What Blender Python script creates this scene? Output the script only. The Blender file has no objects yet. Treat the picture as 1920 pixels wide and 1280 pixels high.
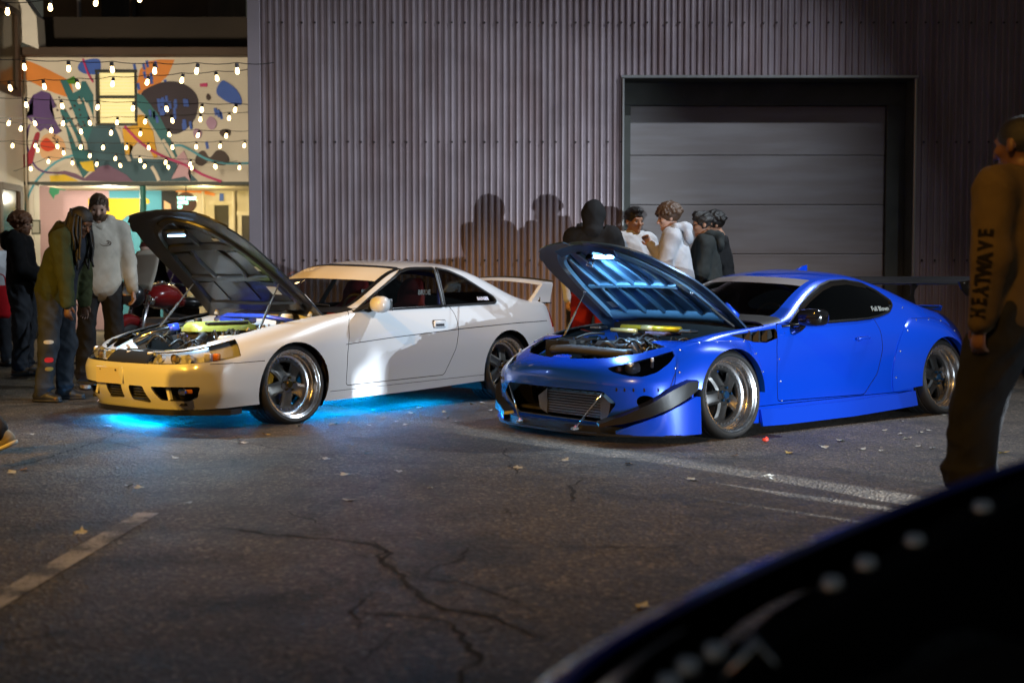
import bpy, bmesh, math, random
import numpy as np
from mathutils import Vector, Matrix
from mathutils.bvhtree import BVHTree
random.seed(7); np.random.seed(7)
R = math.radians
S = bpy.context.scene
COL = S.collection

# ------------------------------------------------------------------ camera
F_PX, PITCH, HC = 2350.0, R(2.857), 1.10
cam_d = bpy.data.cameras.new('camera'); cam = bpy.data.objects.new('camera', cam_d); COL.objects.link(cam)
cam.location = (0, 0, HC); cam.rotation_euler = (R(90) - PITCH, 0, 0)
cam_d.sensor_width = 36.0; cam_d.lens = F_PX / 1920 * 36
cam_d.clip_start = 0.05; cam_d.clip_end = 400
cam_d.dof.use_dof = True; cam_d.dof.focus_distance = 9.9; cam_d.dof.aperture_fstop = 1.9; cam_d.dof.aperture_blades = 9
S.camera = cam

# ------------------------------------------------------------------ sky (deep dusk) and exposure
W = bpy.data.worlds.new('World'); S.world = W; W.use_nodes = True
wn = W.node_tree.nodes; wl = W.node_tree.links
sky = wn.new('ShaderNodeTexSky'); sky.sky_type = 'NISHITA'; sky.sun_disc = False
sky.sun_elevation = R(-0.5); sky.sun_rotation = R(250); sky.altitude = 50
bg = wn['Background']; bg.inputs['Strength'].default_value = 0.15
wl.new(sky.outputs['Color'], bg.inputs['Color'])
vs = S.view_settings
vs.view_transform = 'Standard'; vs.look = 'None'; vs.gamma = 1.0; vs.use_curve_mapping = False; vs.exposure = -0.45
S.render.engine = 'CYCLES'
S.cycles.use_denoising = True
S.cycles.max_bounces = 8; S.cycles.transparent_max_bounces = 16
S.cycles.sample_clamp_indirect = 6.0
S.cycles.caustics_reflective = False; S.cycles.caustics_refractive = False

def lamp(name, kind, loc, target, power, col, size=0.1, angle=None, blend=0.5):
    d = bpy.data.lights.new(name, kind); d.energy = power; d.color = col
    if kind == 'SPOT':
        d.spot_size = R(angle); d.spot_blend = blend; d.shadow_soft_size = size
    elif kind == 'POINT':
        d.shadow_soft_size = size
    o = bpy.data.objects.new(name, d); COL.objects.link(o); o.location = loc
    if target is not None:
        o.rotation_euler = (Vector(target) - Vector(loc)).to_track_quat('-Z', 'Y').to_euler()
    return o

# flood light on the metal building above and beyond the blue car (throws the bonnet's shadow forward)
lamp('building_floodlight', 'SPOT', (5.4, 11.7, 7.0), (0.2, 11.6, 0.8), 3300, (0.76, 0.88, 1.0), 0.06, 102, 1.0)
# headlights of a car standing out of frame to the right
lamp('headlight_beam', 'SPOT', (7.2, 1.0, 0.80), (1.35, 10.4, 1.2), 6200, (0.76, 0.89, 1.0), 0.03, 29, 0.85)
lamp('headlight_beam_left', 'SPOT', (7.7, 1.6, 0.85), (-1.5, 11.2, 0.7), 1900, (0.74, 0.88, 1.0), 0.03, 26, 0.5)
lamp('headlight_beam_low', 'SPOT', (6.9, 0.38, 1.0), (0.2, 6.7, -0.85), 46000, (0.84, 0.93, 1.0), 0.02, 25, 0.5)
# sodium street lamps: one close to the white car's nose, one far behind the camera
lamp('sodium_street_lamp', 'SPOT', (-6.9, 3.3, 4.6), (-2.8, 9.7, 0.5), 4800, (1.0, 0.50, 0.045), 0.09, 36, 0.7)
lamp('sodium_street_lamp_far', 'SPOT', (-6.0, -5.0, 12.0), (0.4, 8.6, 0), 13500, (1.0, 0.48, 0.06), 0.12, 30, 1.0)

# ------------------------------------------------------------------ unproject helper: the world point seen at a photo pixel, at depth d
def at(px, py, d):
    c, s = math.cos(PITCH), math.sin(PITCH)
    a, b = (px - 960) / F_PX, -(py - 640) / F_PX
    r = Vector((a, c + b * s, -s + b * c))
    return Vector((0, 0, HC)) + r * (d / r.y)
def ground_at(px, py):
    c, s = math.cos(PITCH), math.sin(PITCH)
    a, b = (px - 960) / F_PX, -(py - 640) / F_PX
    r = Vector((a, c + b * s, -s + b * c))
    return Vector((0, 0, HC)) + r * (-HC / r.z)

# ------------------------------------------------------------------ materials
MATS = {}
def pm(name, col, rough=0.5, metal=0.0, coat=0.0, coat_rough=0.04, emit=None, es=0.0, var=0.0, vscale=6.0,
       bump=0.0, bscale=60.0, spec=None, sheen=0.0, rvar=0.0, detail=4.0):
    if name in MATS: return MATS[name]
    m = bpy.data.materials.new(name); m.use_nodes = True
    nt = m.node_tree; n = nt.nodes; l = nt.links; b = n['Principled BSDF']
    b.inputs['Base Color'].default_value = (*col, 1); b.inputs['Roughness'].default_value = rough
    b.inputs['Metallic'].default_value = metal
    b.inputs['Coat Weight'].default_value = coat; b.inputs['Coat Roughness'].default_value = coat_rough
    if spec is not None: b.inputs['Specular IOR Level'].default_value = spec
    if sheen: b.inputs['Sheen Weight'].default_value = sheen
    if emit is not None:
        b.inputs['Emission Color'].default_value = (*emit, 1); b.inputs['Emission Strength'].default_value = es
    if var or bump or rvar:
        tc = n.new('ShaderNodeTexCoord')
    if var or rvar:
        nz = n.new('ShaderNodeTexNoise'); nz.inputs['Scale'].default_value = vscale; nz.inputs['Detail'].default_value = detail
        l.new(tc.outputs['Object'], nz.inputs['Vector'])
    if var:
        cr = n.new('ShaderNodeValToRGB')
        cr.color_ramp.elements[0].position = 0.3; cr.color_ramp.elements[1].position = 0.7
        cr.color_ramp.elements[0].color = (*[max(0, c * (1 - var)) for c in col], 1)
        cr.color_ramp.elements[1].color = (*[min(1, c * (1 + var)) for c in col], 1)
        l.new(nz.outputs['Fac'], cr.inputs['Fac']); l.new(cr.outputs['Color'], b.inputs['Base Color'])
    if rvar:
        mr = n.new('ShaderNodeMapRange'); mr.inputs['From Min'].default_value = 0.3; mr.inputs['From Max'].default_value = 0.7
        mr.inputs['To Min'].default_value = max(0.02, rough - rvar); mr.inputs['To Max'].default_value = min(1, rough + rvar)
        l.new(nz.outputs['Fac'], mr.inputs['Value']); l.new(mr.outputs['Result'], b.inputs['Roughness'])
    if bump:
        nb = n.new('ShaderNodeTexNoise'); nb.inputs['Scale'].default_value = bscale; nb.inputs['Detail'].default_value = 5
        bp = n.new('ShaderNodeBump'); bp.inputs['Strength'].default_value = bump; bp.inputs['Distance'].default_value = 0.01
        l.new(tc.outputs['Object'], nb.inputs['Vector']); l.new(nb.outputs['Fac'], bp.inputs['Height'])
        l.new(bp.outputs['Normal'], b.inputs['Normal'])
    MATS[name] = m
    return m

def glass_mat(name, tint, refl=1.0, rough=0.0):
    if name in MATS: return MATS[name]
    m = bpy.data.materials.new(name); m.use_nodes = True
    nt = m.node_tree; n = nt.nodes; l = nt.links; n.remove(n['Principled BSDF'])
    tr = n.new('ShaderNodeBsdfTransparent'); tr.inputs['Color'].default_value = (*tint, 1)
    gl = n.new('ShaderNodeBsdfGlossy'); gl.inputs['Roughness'].default_value = rough
    fr = n.new('ShaderNodeLayerWeight'); fr.inputs['Blend'].default_value = .5
    pw = n.new('ShaderNodeMath'); pw.operation = 'POWER'; pw.inputs[1].default_value = 4.5
    mu = n.new('ShaderNodeMath'); mu.operation = 'MULTIPLY_ADD'; mu.inputs[1].default_value = .85 * refl; mu.inputs[2].default_value = .045 * refl; mu.use_clamp = True
    mx = n.new('ShaderNodeMixShader')
    l.new(fr.outputs['Facing'], pw.inputs[0]); l.new(pw.outputs[0], mu.inputs[0]); l.new(mu.outputs[0], mx.inputs['Fac'])
    l.new(tr.outputs[0], mx.inputs[1]); l.new(gl.outputs[0], mx.inputs[2])
    l.new(mx.outputs[0], n['Material Output'].inputs['Surface'])
    MATS[name] = m
    return m

# ------------------------------------------------------------------ mesh helpers
def link(o, parent=None):
    COL.objects.link(o)
    if parent is not None: o.parent = parent
    return o
def tag(o, label=None, cat=None, group=None, kind=None):
    if label: o['label'] = label
    if cat: o['category'] = cat
    if group: o['group'] = group
    if kind: o['kind'] = kind
    return o
def thing(name, label, cat, loc=(0, 0, 0), rz=0.0, group=None):
    o = bpy.data.objects.new(name, None); o.empty_display_size = 0.1; link(o)
    o.location = loc; o.rotation_euler = (0, 0, rz)
    return tag(o, label, cat, group)
def mobj(name, me, mat, parent=None, smooth=False, auto=None):
    if mat is not None:
        for mm in (mat if isinstance(mat, (list, tuple)) else [mat]): me.materials.append(mm)
    if smooth:
        me.polygons.foreach_set('use_smooth', [True] * len(me.polygons))
    o = bpy.data.objects.new(name, me); link(o, parent)
    if auto is not None:
        me.polygons.foreach_set('use_smooth', [True] * len(me.polygons))
        sharp_by_angle(me, auto)
    return o
def sharp_by_angle(me, deg):
    bm = bmesh.new(); bm.from_mesh(me); th = R(deg)
    for e in bm.edges:
        e.smooth = not (len(e.link_faces) == 2 and e.calc_face_angle(0) > th)
    bm.to_mesh(me); bm.free()

class MB:
    """collects simple shapes into one mesh"""
    def __init__(s): s.v = []; s.f = []
    def add(s, vs, fs):
        o = len(s.v); s.v += [tuple(p) for p in vs]; s.f += [tuple(i + o for i in f) for f in fs]; return s
    def box(s, c, d, rot=None, bev=0.0):
        x, y, z = (k / 2 for k in d)
        if bev > 0:
            b = min(bev, x * .9, y * .9, z * .9)
            pr = [(x - b, y), (x, y - b), (x, -y + b), (x - b, -y), (-x + b, -y), (-x, -y + b), (-x, y - b), (-x + b, y)]
            pi = [(px * (x - b) / x if abs(px) == x else px, py * (y - b) / y if abs(py) == y else py) for px, py in pr]
            vs = [(a, bb, -z) for a, bb in pi] + [(a, bb, -z + b) for a, bb in pr] + [(a, bb, z - b) for a, bb in pr] + [(a, bb, z) for a, bb in pi]
            fs = [tuple(range(8)), tuple(range(31, 23, -1))]
            for r in range(3):
                for i in range(8):
                    j = (i + 1) % 8; fs.append((r * 8 + j, r * 8 + i, (r + 1) * 8 + i, (r + 1) * 8 + j))
        else:
            vs = [(-x, -y, -z), (x, -y, -z), (x, y, -z), (-x, y, -z), (-x, -y, z), (x, -y, z), (x, y, z), (-x, y, z)]
            fs = [(3, 2, 1, 0), (4, 5, 6, 7), (0, 1, 5, 4), (1, 2, 6, 5), (2, 3, 7, 6), (3, 0, 4, 7)]
        M = rot.to_3x3() if rot is not None else None
        vs = [Vector(p) for p in vs]
        if M is not None: vs = [M @ p for p in vs]
        c = Vector(c)
        return s.add([p + c for p in vs], fs)
    def tube(s, pts, r, seg=8, cap=True):
        pts = [Vector(p) for p in pts]; n = len(pts)
        rs = r if isinstance(r, (list, tuple)) else [r] * n
        up = None; rings = []
        for i, p in enumerate(pts):
            t = (pts[min(i + 1, n - 1)] - pts[max(i - 1, 0)]).normalized()
            if up is None: up = t.orthogonal().normalized()
            up = (up - t * up.dot(t)).normalized(); w = t.cross(up)
            rings.append([p + (up * math.cos(a) + w * math.sin(a)) * rs[i] for a in (2 * math.pi * k / seg for k in range(seg))])
        vs = [q for rg in rings for q in rg]; fs = []
        for i in range(n - 1):
            for k in range(seg):
                k2 = (k + 1) % seg; fs.append((i * seg + k, i * seg + k2, (i + 1) * seg + k2, (i + 1) * seg + k))
        if cap:
            fs.append(tuple(range(seg - 1, -1, -1))); fs.append(tuple((n - 1) * seg + k for k in range(seg)))
        return s.add(vs, fs)
    def cyl(s, a, b, r, seg=16, r2=None):
        return s.tube([a, b], [r, r if r2 is None else r2], seg)
    def lathe(s, prof, axis='Y', seg=48, c=(0, 0, 0), close=False):
        vs = []; fs = []; n = len(prof); c = Vector(c)
        for k in range(seg):
            a = 2 * math.pi * k / seg; ca, sa = math.cos(a), math.sin(a)
            for r, h in prof:
                v = {'Y': (r * ca, h, r * sa), 'Z': (r * ca, r * sa, h), 'X': (h, r * ca, r * sa)}[axis]
                vs.append(Vector(v) + c)
        m = n if close else n - 1
        for k in range(seg):
            k2 = (k + 1) % seg
            for i in range(m):
                j = (i + 1) % n
                q = (k * n + i, k * n + j, k2 * n + j, k2 * n + i)
                fs.append(q if axis == 'Y' else q[::-1])
        return s.add(vs, fs)
    def sphere(s, c, r, seg=12, rings=8, rot=None):
        rr = r if isinstance(r, (list, tuple)) else (r, r, r)
        vs = [(0, 0, -1)]; c = Vector(c)
        for i in range(1, rings):
            t = -math.pi / 2 + math.pi * i / rings
            vs += [(math.cos(t) * math.cos(2 * math.pi * k / seg), math.cos(t) * math.sin(2 * math.pi * k / seg), math.sin(t)) for k in range(seg)]
        vs.append((0, 0, 1)); fs = []
        for k in range(seg): fs.append((0, 1 + (k + 1) % seg, 1 + k))
        for i in range(rings - 2):
            for k in range(seg):
                a = 1 + i * seg; b = a + seg; k2 = (k + 1) % seg; fs.append((a + k, a + k2, b + k2, b + k))
        t = len(vs) - 1; a = 1 + (rings - 2) * seg
        for k in range(seg): fs.append((a + k, a + (k + 1) % seg, t))
        out = []
        for p in vs:
            q = Vector((p[0] * rr[0], p[1] * rr[1], p[2] * rr[2]))
            if rot is not None: q = rot.to_3x3() @ q
            out.append(q + c)
        return s.add(out, fs)
    def prism(s, poly, h0, h1, axes='XZ'):
        """polygon in two axes extruded along the third"""
        n = len(poly)
        def pt(a, b, h): return {'XZ': (a, h, b), 'XY': (a, b, h), 'YZ': (h, a, b)}[axes]
        vs = [pt(a, b, h0) for a, b in poly] + [pt(a, b, h1) for a, b in poly]
        fs = [tuple(range(n - 1, -1, -1)), tuple(range(n, 2 * n))]
        for i in range(n):
            j = (i + 1) % n; fs.append((i, j, n + j, n + i))
        return s.add(vs, fs)
    def loft(s, rings, close=True, cap=True):
        n = len(rings[0]); vs = [p for rg in rings for p in rg]; fs = []
        for i in range(len(rings) - 1):
            for k in range(n if close else n - 1):
                k2 = (k + 1) % n; fs.append((i * n + k, i * n + k2, (i + 1) * n + k2, (i + 1) * n + k))
        if cap and close:
            fs.append(tuple(range(n - 1, -1, -1))); fs.append(tuple((len(rings) - 1) * n + k for k in range(n)))
        return s.add(vs, fs)
    def mesh(s, name):
        me = bpy.data.meshes.new(name); me.from_pydata(s.v, [], s.f)
        bm = bmesh.new(); bm.from_mesh(me); bmesh.ops.recalc_face_normals(bm, faces=bm.faces); bm.to_mesh(me); bm.free()
        return me
    def build(s, name, mat, parent=None, smooth=False, auto=None):
        return mobj(name, s.mesh(name), mat, parent, smooth, auto)

def bez(pts, n=12):
    """Catmull-Rom through points"""
    P = [Vector(p) for p in pts]; out = []
    for i in range(len(P) - 1):
        a, b, c, d = P[max(i - 1, 0)], P[i], P[i + 1], P[min(i + 2, len(P) - 1)]
        for k in range(n):
            t = k / n
            out.append(0.5 * ((2 * b) + (c - a) * t + (2 * a - 5 * b + 4 * c - d) * t * t + (3 * b - a - 3 * c + d) * t ** 3))
    out.append(P[-1]); return out

def text_mesh(name, body, size, mat, parent, M, thick=0.0, align='CENTER', shear=0.0, bold=0.0):
    cu = bpy.data.curves.new(name, 'FONT'); cu.body = body; cu.size = size; cu.align_x = align; cu.align_y = 'CENTER'
    cu.extrude = thick; cu.shear = shear; cu.offset = bold; cu.resolution_u = 2
    t = bpy.data.objects.new(name, cu); COL.objects.link(t)
    dg = bpy.context.evaluated_depsgraph_get()
    me = bpy.data.meshes.new_from_object(t.evaluated_get(dg)); bpy.data.objects.remove(t)
    me.transform(M); me.materials.clear()
    return mobj(name, me, mat, parent)

def copy_tree(o, parent=None):
    c = o.copy(); COL.objects.link(c); c.parent = parent
    for ch in list(o.children): copy_tree(ch, c)
    return c
# ================================================================== GROUND
def asphalt():
    m = bpy.data.materials.new('asphalt'); m.use_nodes = True
    nt = m.node_tree; n = nt.nodes; l = nt.links; b = n['Principled BSDF']
    tc = n.new('ShaderNodeTexCoord')
    def noise(sc, det=5, rough=0.6):
        k = n.new('ShaderNodeTexNoise'); k.inputs['Scale'].default_value = sc; k.inputs['Detail'].default_value = det
        k.inputs['Roughness'].default_value = rough; l.new(tc.outputs['Object'], k.inputs['Vector']); return k
    def ramp(src, stops):
        k = n.new('ShaderNodeValToRGB'); e = k.color_ramp.elements
        while len(e) < len(stops): e.new(0.5)
        for i, (p, c) in enumerate(stops): e[i].position = p; e[i].color = (*c, 1) if isinstance(c, tuple) else (c, c, c, 1)
        l.new(src, k.inputs['Fac']); return k
    def mix(kind, fac, a, bb):
        k = n.new('ShaderNodeMix'); k.data_type = 'RGBA'; k.blend_type = kind; k.inputs['Factor'].default_value = fac
        l.new(a, k.inputs['A']); l.new(bb, k.inputs['B']); return k
    big = ramp(noise(0.55, 6).outputs['Fac'], [(0.3, (0.042, 0.033, 0.024)), (0.55, (0.060, 0.049, 0.037)), (0.75, (0.080, 0.067, 0.052))])
    vor = n.new('ShaderNodeTexVoronoi'); vor.inputs['Scale'].default_value = 62; l.new(tc.outputs['Object'], vor.inputs['Vector'])
    agg = ramp(vor.outputs['Color'], [(0.0, 0.25), (0.45, 0.75), (0.75, 1.35), (1.0, 3.6)])
    c1 = mix('MULTIPLY', 1.0, big.outputs['Color'], agg.outputs['Color'])
    fine = ramp(noise(150, 3, 0.75).outputs['Fac'], [(0.32, 0.2), (0.5, 0.85), (0.68, 2.4)])
    c2 = mix('MULTIPLY', 0.8, c1.outputs['Result'], fine.outputs['Color'])
    # old oil spots
    oil = ramp(noise(1.7, 3).outputs['Fac'], [(0.34, 0.35), (0.47, 1.0), (0.62, 1.25)])
    c3 = mix('MULTIPLY', 0.8, c2.outputs['Result'], oil.outputs['Color'])
    # hairline crack net, bent by noise
    mp = n.new('ShaderNodeVectorMath'); mp.operation = 'ADD'
    nd = noise(1.6, 8, 0.75); sc = n.new('ShaderNodeVectorMath'); sc.operation = 'SCALE'; sc.inputs['Scale'].default_value = 0.9
    l.new(nd.outputs['Color'], sc.inputs[0]); l.new(tc.outputs['Object'], mp.inputs[0]); l.new(sc.outputs[0], mp.inputs[1])
    vc = n.new('ShaderNodeTexVoronoi'); vc.feature = 'DISTANCE_TO_EDGE'; vc.inputs['Scale'].default_value = 0.62
    l.new(mp.outputs[0], vc.inputs['Vector'])
    crk = ramp(vc.outputs['Distance'], [(0.0, 0.15), (0.006, 0.4), (0.013, 1.0)])
    gate = ramp(noise(0.9, 2).outputs['Fac'], [(0.36, 0.0), (0.48, 1.0)])
    k = n.new('ShaderNodeMix'); k.data_type = 'RGBA'; k.blend_type = 'MULTIPLY'
    l.new(gate.outputs['Color'], k.inputs['Factor']); l.new(c3.outputs['Result'], k.inputs['A']); l.new(crk.outputs['Color'], k.inputs['B'])
    l.new(k.outputs['Result'], b.inputs['Base Color'])
    rr = n.new('ShaderNodeMapRange'); rr.inputs['To Min'].default_value = 0.55; rr.inputs['To Max'].default_value = 0.85
    l.new(noise(2.3, 4).outputs['Fac'], rr.inputs['Value']); l.new(rr.outputs['Result'], b.inputs['Roughness'])
    b1 = n.new('ShaderNodeBump'); b1.inputs['Strength'].default_value = 1.0; b1.inputs['Distance'].default_value = 0.006
    l.new(vor.outputs['Distance'], b1.inputs['Height'])
    b2 = n.new('ShaderNodeBump'); b2.inputs['Strength'].default_value = 0.5; b2.inputs['Distance'].default_value = 0.004
    l.new(noise(120, 4, 0.7).outputs['Fac'], b2.inputs['Height']); l.new(b1.outputs['Normal'], b2.inputs['Normal'])
    b3 = n.new('ShaderNodeBump'); b3.inputs['Strength'].default_value = 0.4; b3.inputs['Distance'].default_value = 0.05
    l.new(noise(2.6, 3, 0.5).outputs['Fac'], b3.inputs['Height']); l.new(b2.outputs['Normal'], b3.inputs['Normal'])
    l.new(b3.outputs['Normal'], b.inputs['Normal'])
    return m
ground = MB().add([(-90, -30, 0), (90, -30, 0), (90, 160, 0), (-90, 160, 0)], [(0, 1, 2, 3)]).build('ground', asphalt())
tag(ground, 'worn grey asphalt of the car park', 'ground', kind='structure'); del ground['category']

def ribbon(mb, path, w, z, jit=0.0, sub=6):
    """flat uneven strip along a ground path"""
    pts = []
    for a, b in zip(path[:-1], path[1:]):
        n = max(1, int((b - a).length / 0.05)) if jit else sub
        for k in range(n): pts.append(a.lerp(b, k / n))
    pts.append(path[-1]); m = len(pts)
    L = []; Rr = []
    for i, p in enumerate(pts):
        t = pts[min(i + 1, m - 1)] - pts[max(i - 1, 0)]; t.z = 0; t.normalize(); nr = Vector((-t.y, t.x, 0))
        q = p + nr * random.uniform(-jit, jit) + t * random.uniform(-jit, jit) * 0.3
        e = min(1.0, i / 3 + 0.15, (m - 1 - i) / 3 + 0.15) if jit else 1.0
        ww = w * e * (random.uniform(0.35, 1.5) if jit else 1)
        L.append((q.x + nr.x * ww / 2, q.y + nr.y * ww / 2, z)); Rr.append((q.x - nr.x * ww / 2, q.y - nr.y * ww / 2, z))
    fs = [(2 * i, 2 * i + 1, 2 * i + 3, 2 * i + 2) for i in range(m - 1)]
    mb.add([v for pr in zip(L, Rr) for v in pr], fs)
def zl(pts): return [ground_at(x / 1.959, 760 + y / 1.959) for x, y in pts]
def zr(pts): return [ground_at(700 + x / 2.4, 760 + y / 2.4) for x, y in pts]
crack_dark = pm('crack_black', (0.008, 0.007, 0.006), 0.95)  # near-black flat ribbons stand for the cracks
CR = [(zl([(740, 440), (900, 460), (1050, 480), (1200, 490), (1390, 515), (1425, 545), (1390, 575), (1500, 625), (1480, 655), (1565, 710), (1640, 750), (1800, 775), (1860, 800), (1960, 840), (2080, 870)]), .016),
      (zl([(1270, 760), (1420, 765), (1570, 775), (1650, 810), (1700, 860), (1755, 935), (1690, 1000), (1660, 1060)]), .014),
      (zl([(1365, 680), (1310, 735), (1270, 760), (1310, 800), (1340, 830)]), .010), (zl([(1700, 530), (1690, 560), (1620, 590), (1530, 625)]), .010),
      (zl([(1500, 625), (1700, 650), (1830, 700), (1930, 735)]), .008), (zl([(1670, 735), (1690, 700), (1720, 690)]), .007),
      (zl([(1860, 800), (1800, 830), (1720, 840)]), .008),
      (zl([(1250, 965), (1350, 920), (1480, 820)]), .007), (zl([(1320, 1010), (1250, 965), (1150, 1000)]), .008),
      (zl([(0, 575), (240, 570), (450, 575), (640, 560)]), .007), (zl([(370, 130), (430, 100), (480, 80)]), .010),
      (zl([(370, 130), (520, 160), (650, 180), (900, 178), (1440, 182)]), .009), (zl([(-160, 290), (0, 240), (150, 200), (370, 130)]), .010),
      (zl([(860, 110), (890, 135), (1000, 155), (1090, 170)]), .009), (zl([(1035, 385), (1110, 410), (1190, 440), (1300, 450)]), .008),
      (zl([(1290, 540), (1390, 575)]), .008), (zl([(100, 420), (330, 430), (560, 425)]), .006),
      (zr([(600, 190), (590, 215), (620, 240)]), .010), (zr([(610, 262), (625, 285), (648, 300), (645, 318)]), .012),
      (zr([(945, 325), (930, 350), (890, 362), (908, 392), (895, 410), (905, 438)]), .014), (zr([(0, 610), (50, 640), (20, 690), (60, 725)]), .014),
      (zr([(380, 690), (410, 650), (400, 640)]), .012), (zr([(560, 495), (620, 470), (660, 460)]), .009), (zr([(1220, 610), (1240, 590)]), .009),
      (zr([(900, 232), (1040, 240), (1280, 238), (1560, 236), (1800, 244)]), .007), (zr([(170, 545), (300, 600), (420, 590)]), .007),
      (zr([(1290, 560), (1330, 540)]), .010), (zr([(420, 640), (700, 640), (1100, 636), (1500, 640)]), .007)]
for path, w in CR:
    mb = MB(); ribbon(mb, path, w * 1.25, 0.003, jit=0.018)
    mb.build('crack', crack_dark, ground)

def worn_paint():
    m = bpy.data.materials.new('worn_paint'); m.use_nodes = True
    nt = m.node_tree; n = nt.nodes; l = nt.links; b = n['Principled BSDF']; b.inputs['Roughness'].default_value = 0.75
    tc = n.new('ShaderNodeTexCoord')
    a = n.new('ShaderNodeTexNoise'); a.inputs['Scale'].default_value = 70; a.inputs['Detail'].default_value = 6; a.inputs['Roughness'].default_value = 0.8
    c = n.new('ShaderNodeTexNoise'); c.inputs['Scale'].default_value = 5; c.inputs['Detail'].default_value = 4
    for k in (a, c): l.new(tc.outputs['Object'], k.inputs['Vector'])
    ad = n.new('ShaderNodeMath'); ad.operation = 'ADD'; l.new(a.outputs['Fac'], ad.inputs[0]); l.new(c.outputs['Fac'], ad.inputs[1])
    r = n.new('ShaderNodeValToRGB'); e = r.color_ramp.elements
    e[0].position = 0.46; e[0].color = (0.05, 0.045, 0.04, 1); e[1].position = 0.56; e[1].color = (0.30, 0.28, 0.25, 1)
    hf = n.new('ShaderNodeMath'); hf.operation = 'MULTIPLY'; hf.inputs[1].default_value = 0.5; l.new(ad.outputs[0], hf.inputs[0])
    l.new(hf.outputs[0], r.inputs['Fac']); l.new(r.outputs['Color'], b.inputs['Base Color'])
    bp = n.new('ShaderNodeBump'); bp.inputs['Strength'].default_value = 0.6; bp.inputs['Distance'].default_value = 0.004
    l.new(a.outputs['Fac'], bp.inputs['Height']); l.new(bp.outputs['Normal'], b.inputs['Normal'])
    return m
mb = MB(); A, B = ground_at(278, 962), ground_at(-40, 1148)
ribbon(mb, [A, A.lerp(B, .5), B], 0.105, 0.004)
mb.build('parking_line', worn_paint(), ground)

# paved apron in front of the painted building
pav_m = pm('concrete_paving', (0.30, 0.26, 0.21), 0.8, var=0.18, vscale=1.2, bump=0.25, bscale=30)
pav = MB().add([(-22, 16.2, .006), (-3.2, 16.2, .006), (-3.2, 31, .006), (-22, 31, .006)], [(0, 1, 2, 3)]).build('pavement', pm('pavement_joint', (0.05, 0.045, 0.04), 0.9))
tag(pav, kind='structure')
for i in range(7):
    for j in range(5):
        x0, y0 = -17.0 + i * 2.0, 16.25 + j * 1.9
        MB().box((x0 + .99, y0 + .94, .010), (1.975, 1.875, .02), bev=.004).build('paving_slab', pav_m, pav)

# ================================================================== METAL BUILDING
WY = 15.0
def siding_mat():
    m = pm('galvanised_siding', (0.32, 0.255, 0.275), 0.38, metal=0.35, var=0.12, vscale=1.5, rvar=0.08)
    nt = m.node_tree; n = nt.nodes; l = nt.links; b = n['Principled BSDF']
    tc = n.new('ShaderNodeTexCoord'); mp = n.new('ShaderNodeMapping'); mp.inputs['Scale'].default_value = (3.5, 1, .22); l.new(tc.outputs['Object'], mp.inputs['Vector'])
    nz = n.new('ShaderNodeTexNoise'); nz.inputs['Scale'].default_value = 2.2; nz.inputs['Detail'].default_value = 7; l.new(mp.outputs[0], nz.inputs['Vector'])
    r = n.new('ShaderNodeValToRGB'); r.color_ramp.elements[0].position = .34; r.color_ramp.elements[1].position = .60
    r.color_ramp.elements[0].color = (.62, .50, .46, 1); r.color_ramp.elements[1].color = (1, 1, 1, 1); l.new(nz.outputs['Fac'], r.inputs['Fac'])
    mx = n.new('ShaderNodeMix'); mx.data_type = 'RGBA'; mx.blend_type = 'MULTIPLY'; mx.inputs['Factor'].default_value = .7
    src = b.inputs['Base Color'].links[0].from_socket
    l.new(src, mx.inputs['A']); l.new(r.outputs['Color'], mx.inputs['B']); l.new(mx.outputs['Result'], b.inputs['Base Color'])
    return m
wall_m = siding_mat()
flash_m = pm('mauve_flashing', (0.30, 0.245, 0.265), 0.55, metal=0.2, var=0.06, vscale=2)
mbld = thing('metal_building', 'tall corrugated metal building with a large roll-up door behind both cars', 'building', (0, WY, 0))
def sheet(x0, x1, z0, z1, npitch):
    w = (x1 - x0) / npitch; prof = [(0.00, 0), (0.20, 0), (0.34, -.019), (0.50, -.021), (0.66, -.019), (0.80, 0)]
    xs = []
    for p in range(npitch):
        for f, d in prof: xs.append((x0 + (p + f) * w, d))
    xs.append((x1, 0))
    vs = []; nz = 2
    for k in range(nz):
        z = z0 + (z1 - z0) * k / (nz - 1)
        vs += [(x, d, z) for x, d in xs]
    m = len(xs); fs = [(i, i + 1, m + i + 1, m + i) for i in range(m - 1)]
    o = MB().add(vs, fs).build('siding_sheet', wall_m, mbld)
    return o
H = 9.0; x = -2.985; SH = []
for i in range(4): SH.append((x + i * 1.0787, x + (i + 1) * 1.0787, .09, H, 14))
for i in range(3): SH.append((1.33 + i * 1.1467, 1.33 + (i + 1) * 1.1467, 3.50, H, 15))
for i in range(4): SH.append((4.77 + i * 1.0787, 4.77 + (i + 1) * 1.0787, .09, H, 14))
for i, (a, b, z0, z1, n) in enumerate(SH):
    sheet(a, b + .002, z0, z1, n).location.y = 0.0015 * (i % 2)
MB().box((-3.055, -.012, H / 2), (.15, .03, H), bev=.004).build('corner_flashing', flash_m, mbld)
MB().box((-3.08, 7.6, H / 2), (.10, 15.1, H - .02)).build('side_wall', flash_m, mbld)
MB().box((3.0, 7.6, H - .06), (12.2, 15.1, .1)).build('roof', flash_m, mbld)
MB().box((-.86, .03, .045), (4.2, .05, .09)).build('base_gap_strip', pm('base_gap_black', (.012, .012, .012), .8), mbld)  # black strip painted in as the dark gap below the sheets
MB().box((6.95, .03, .045), (4.3, .05, .09)).build('base_gap_strip', pm('base_gap_black', (.012, .012, .012), .8), mbld)
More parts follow.
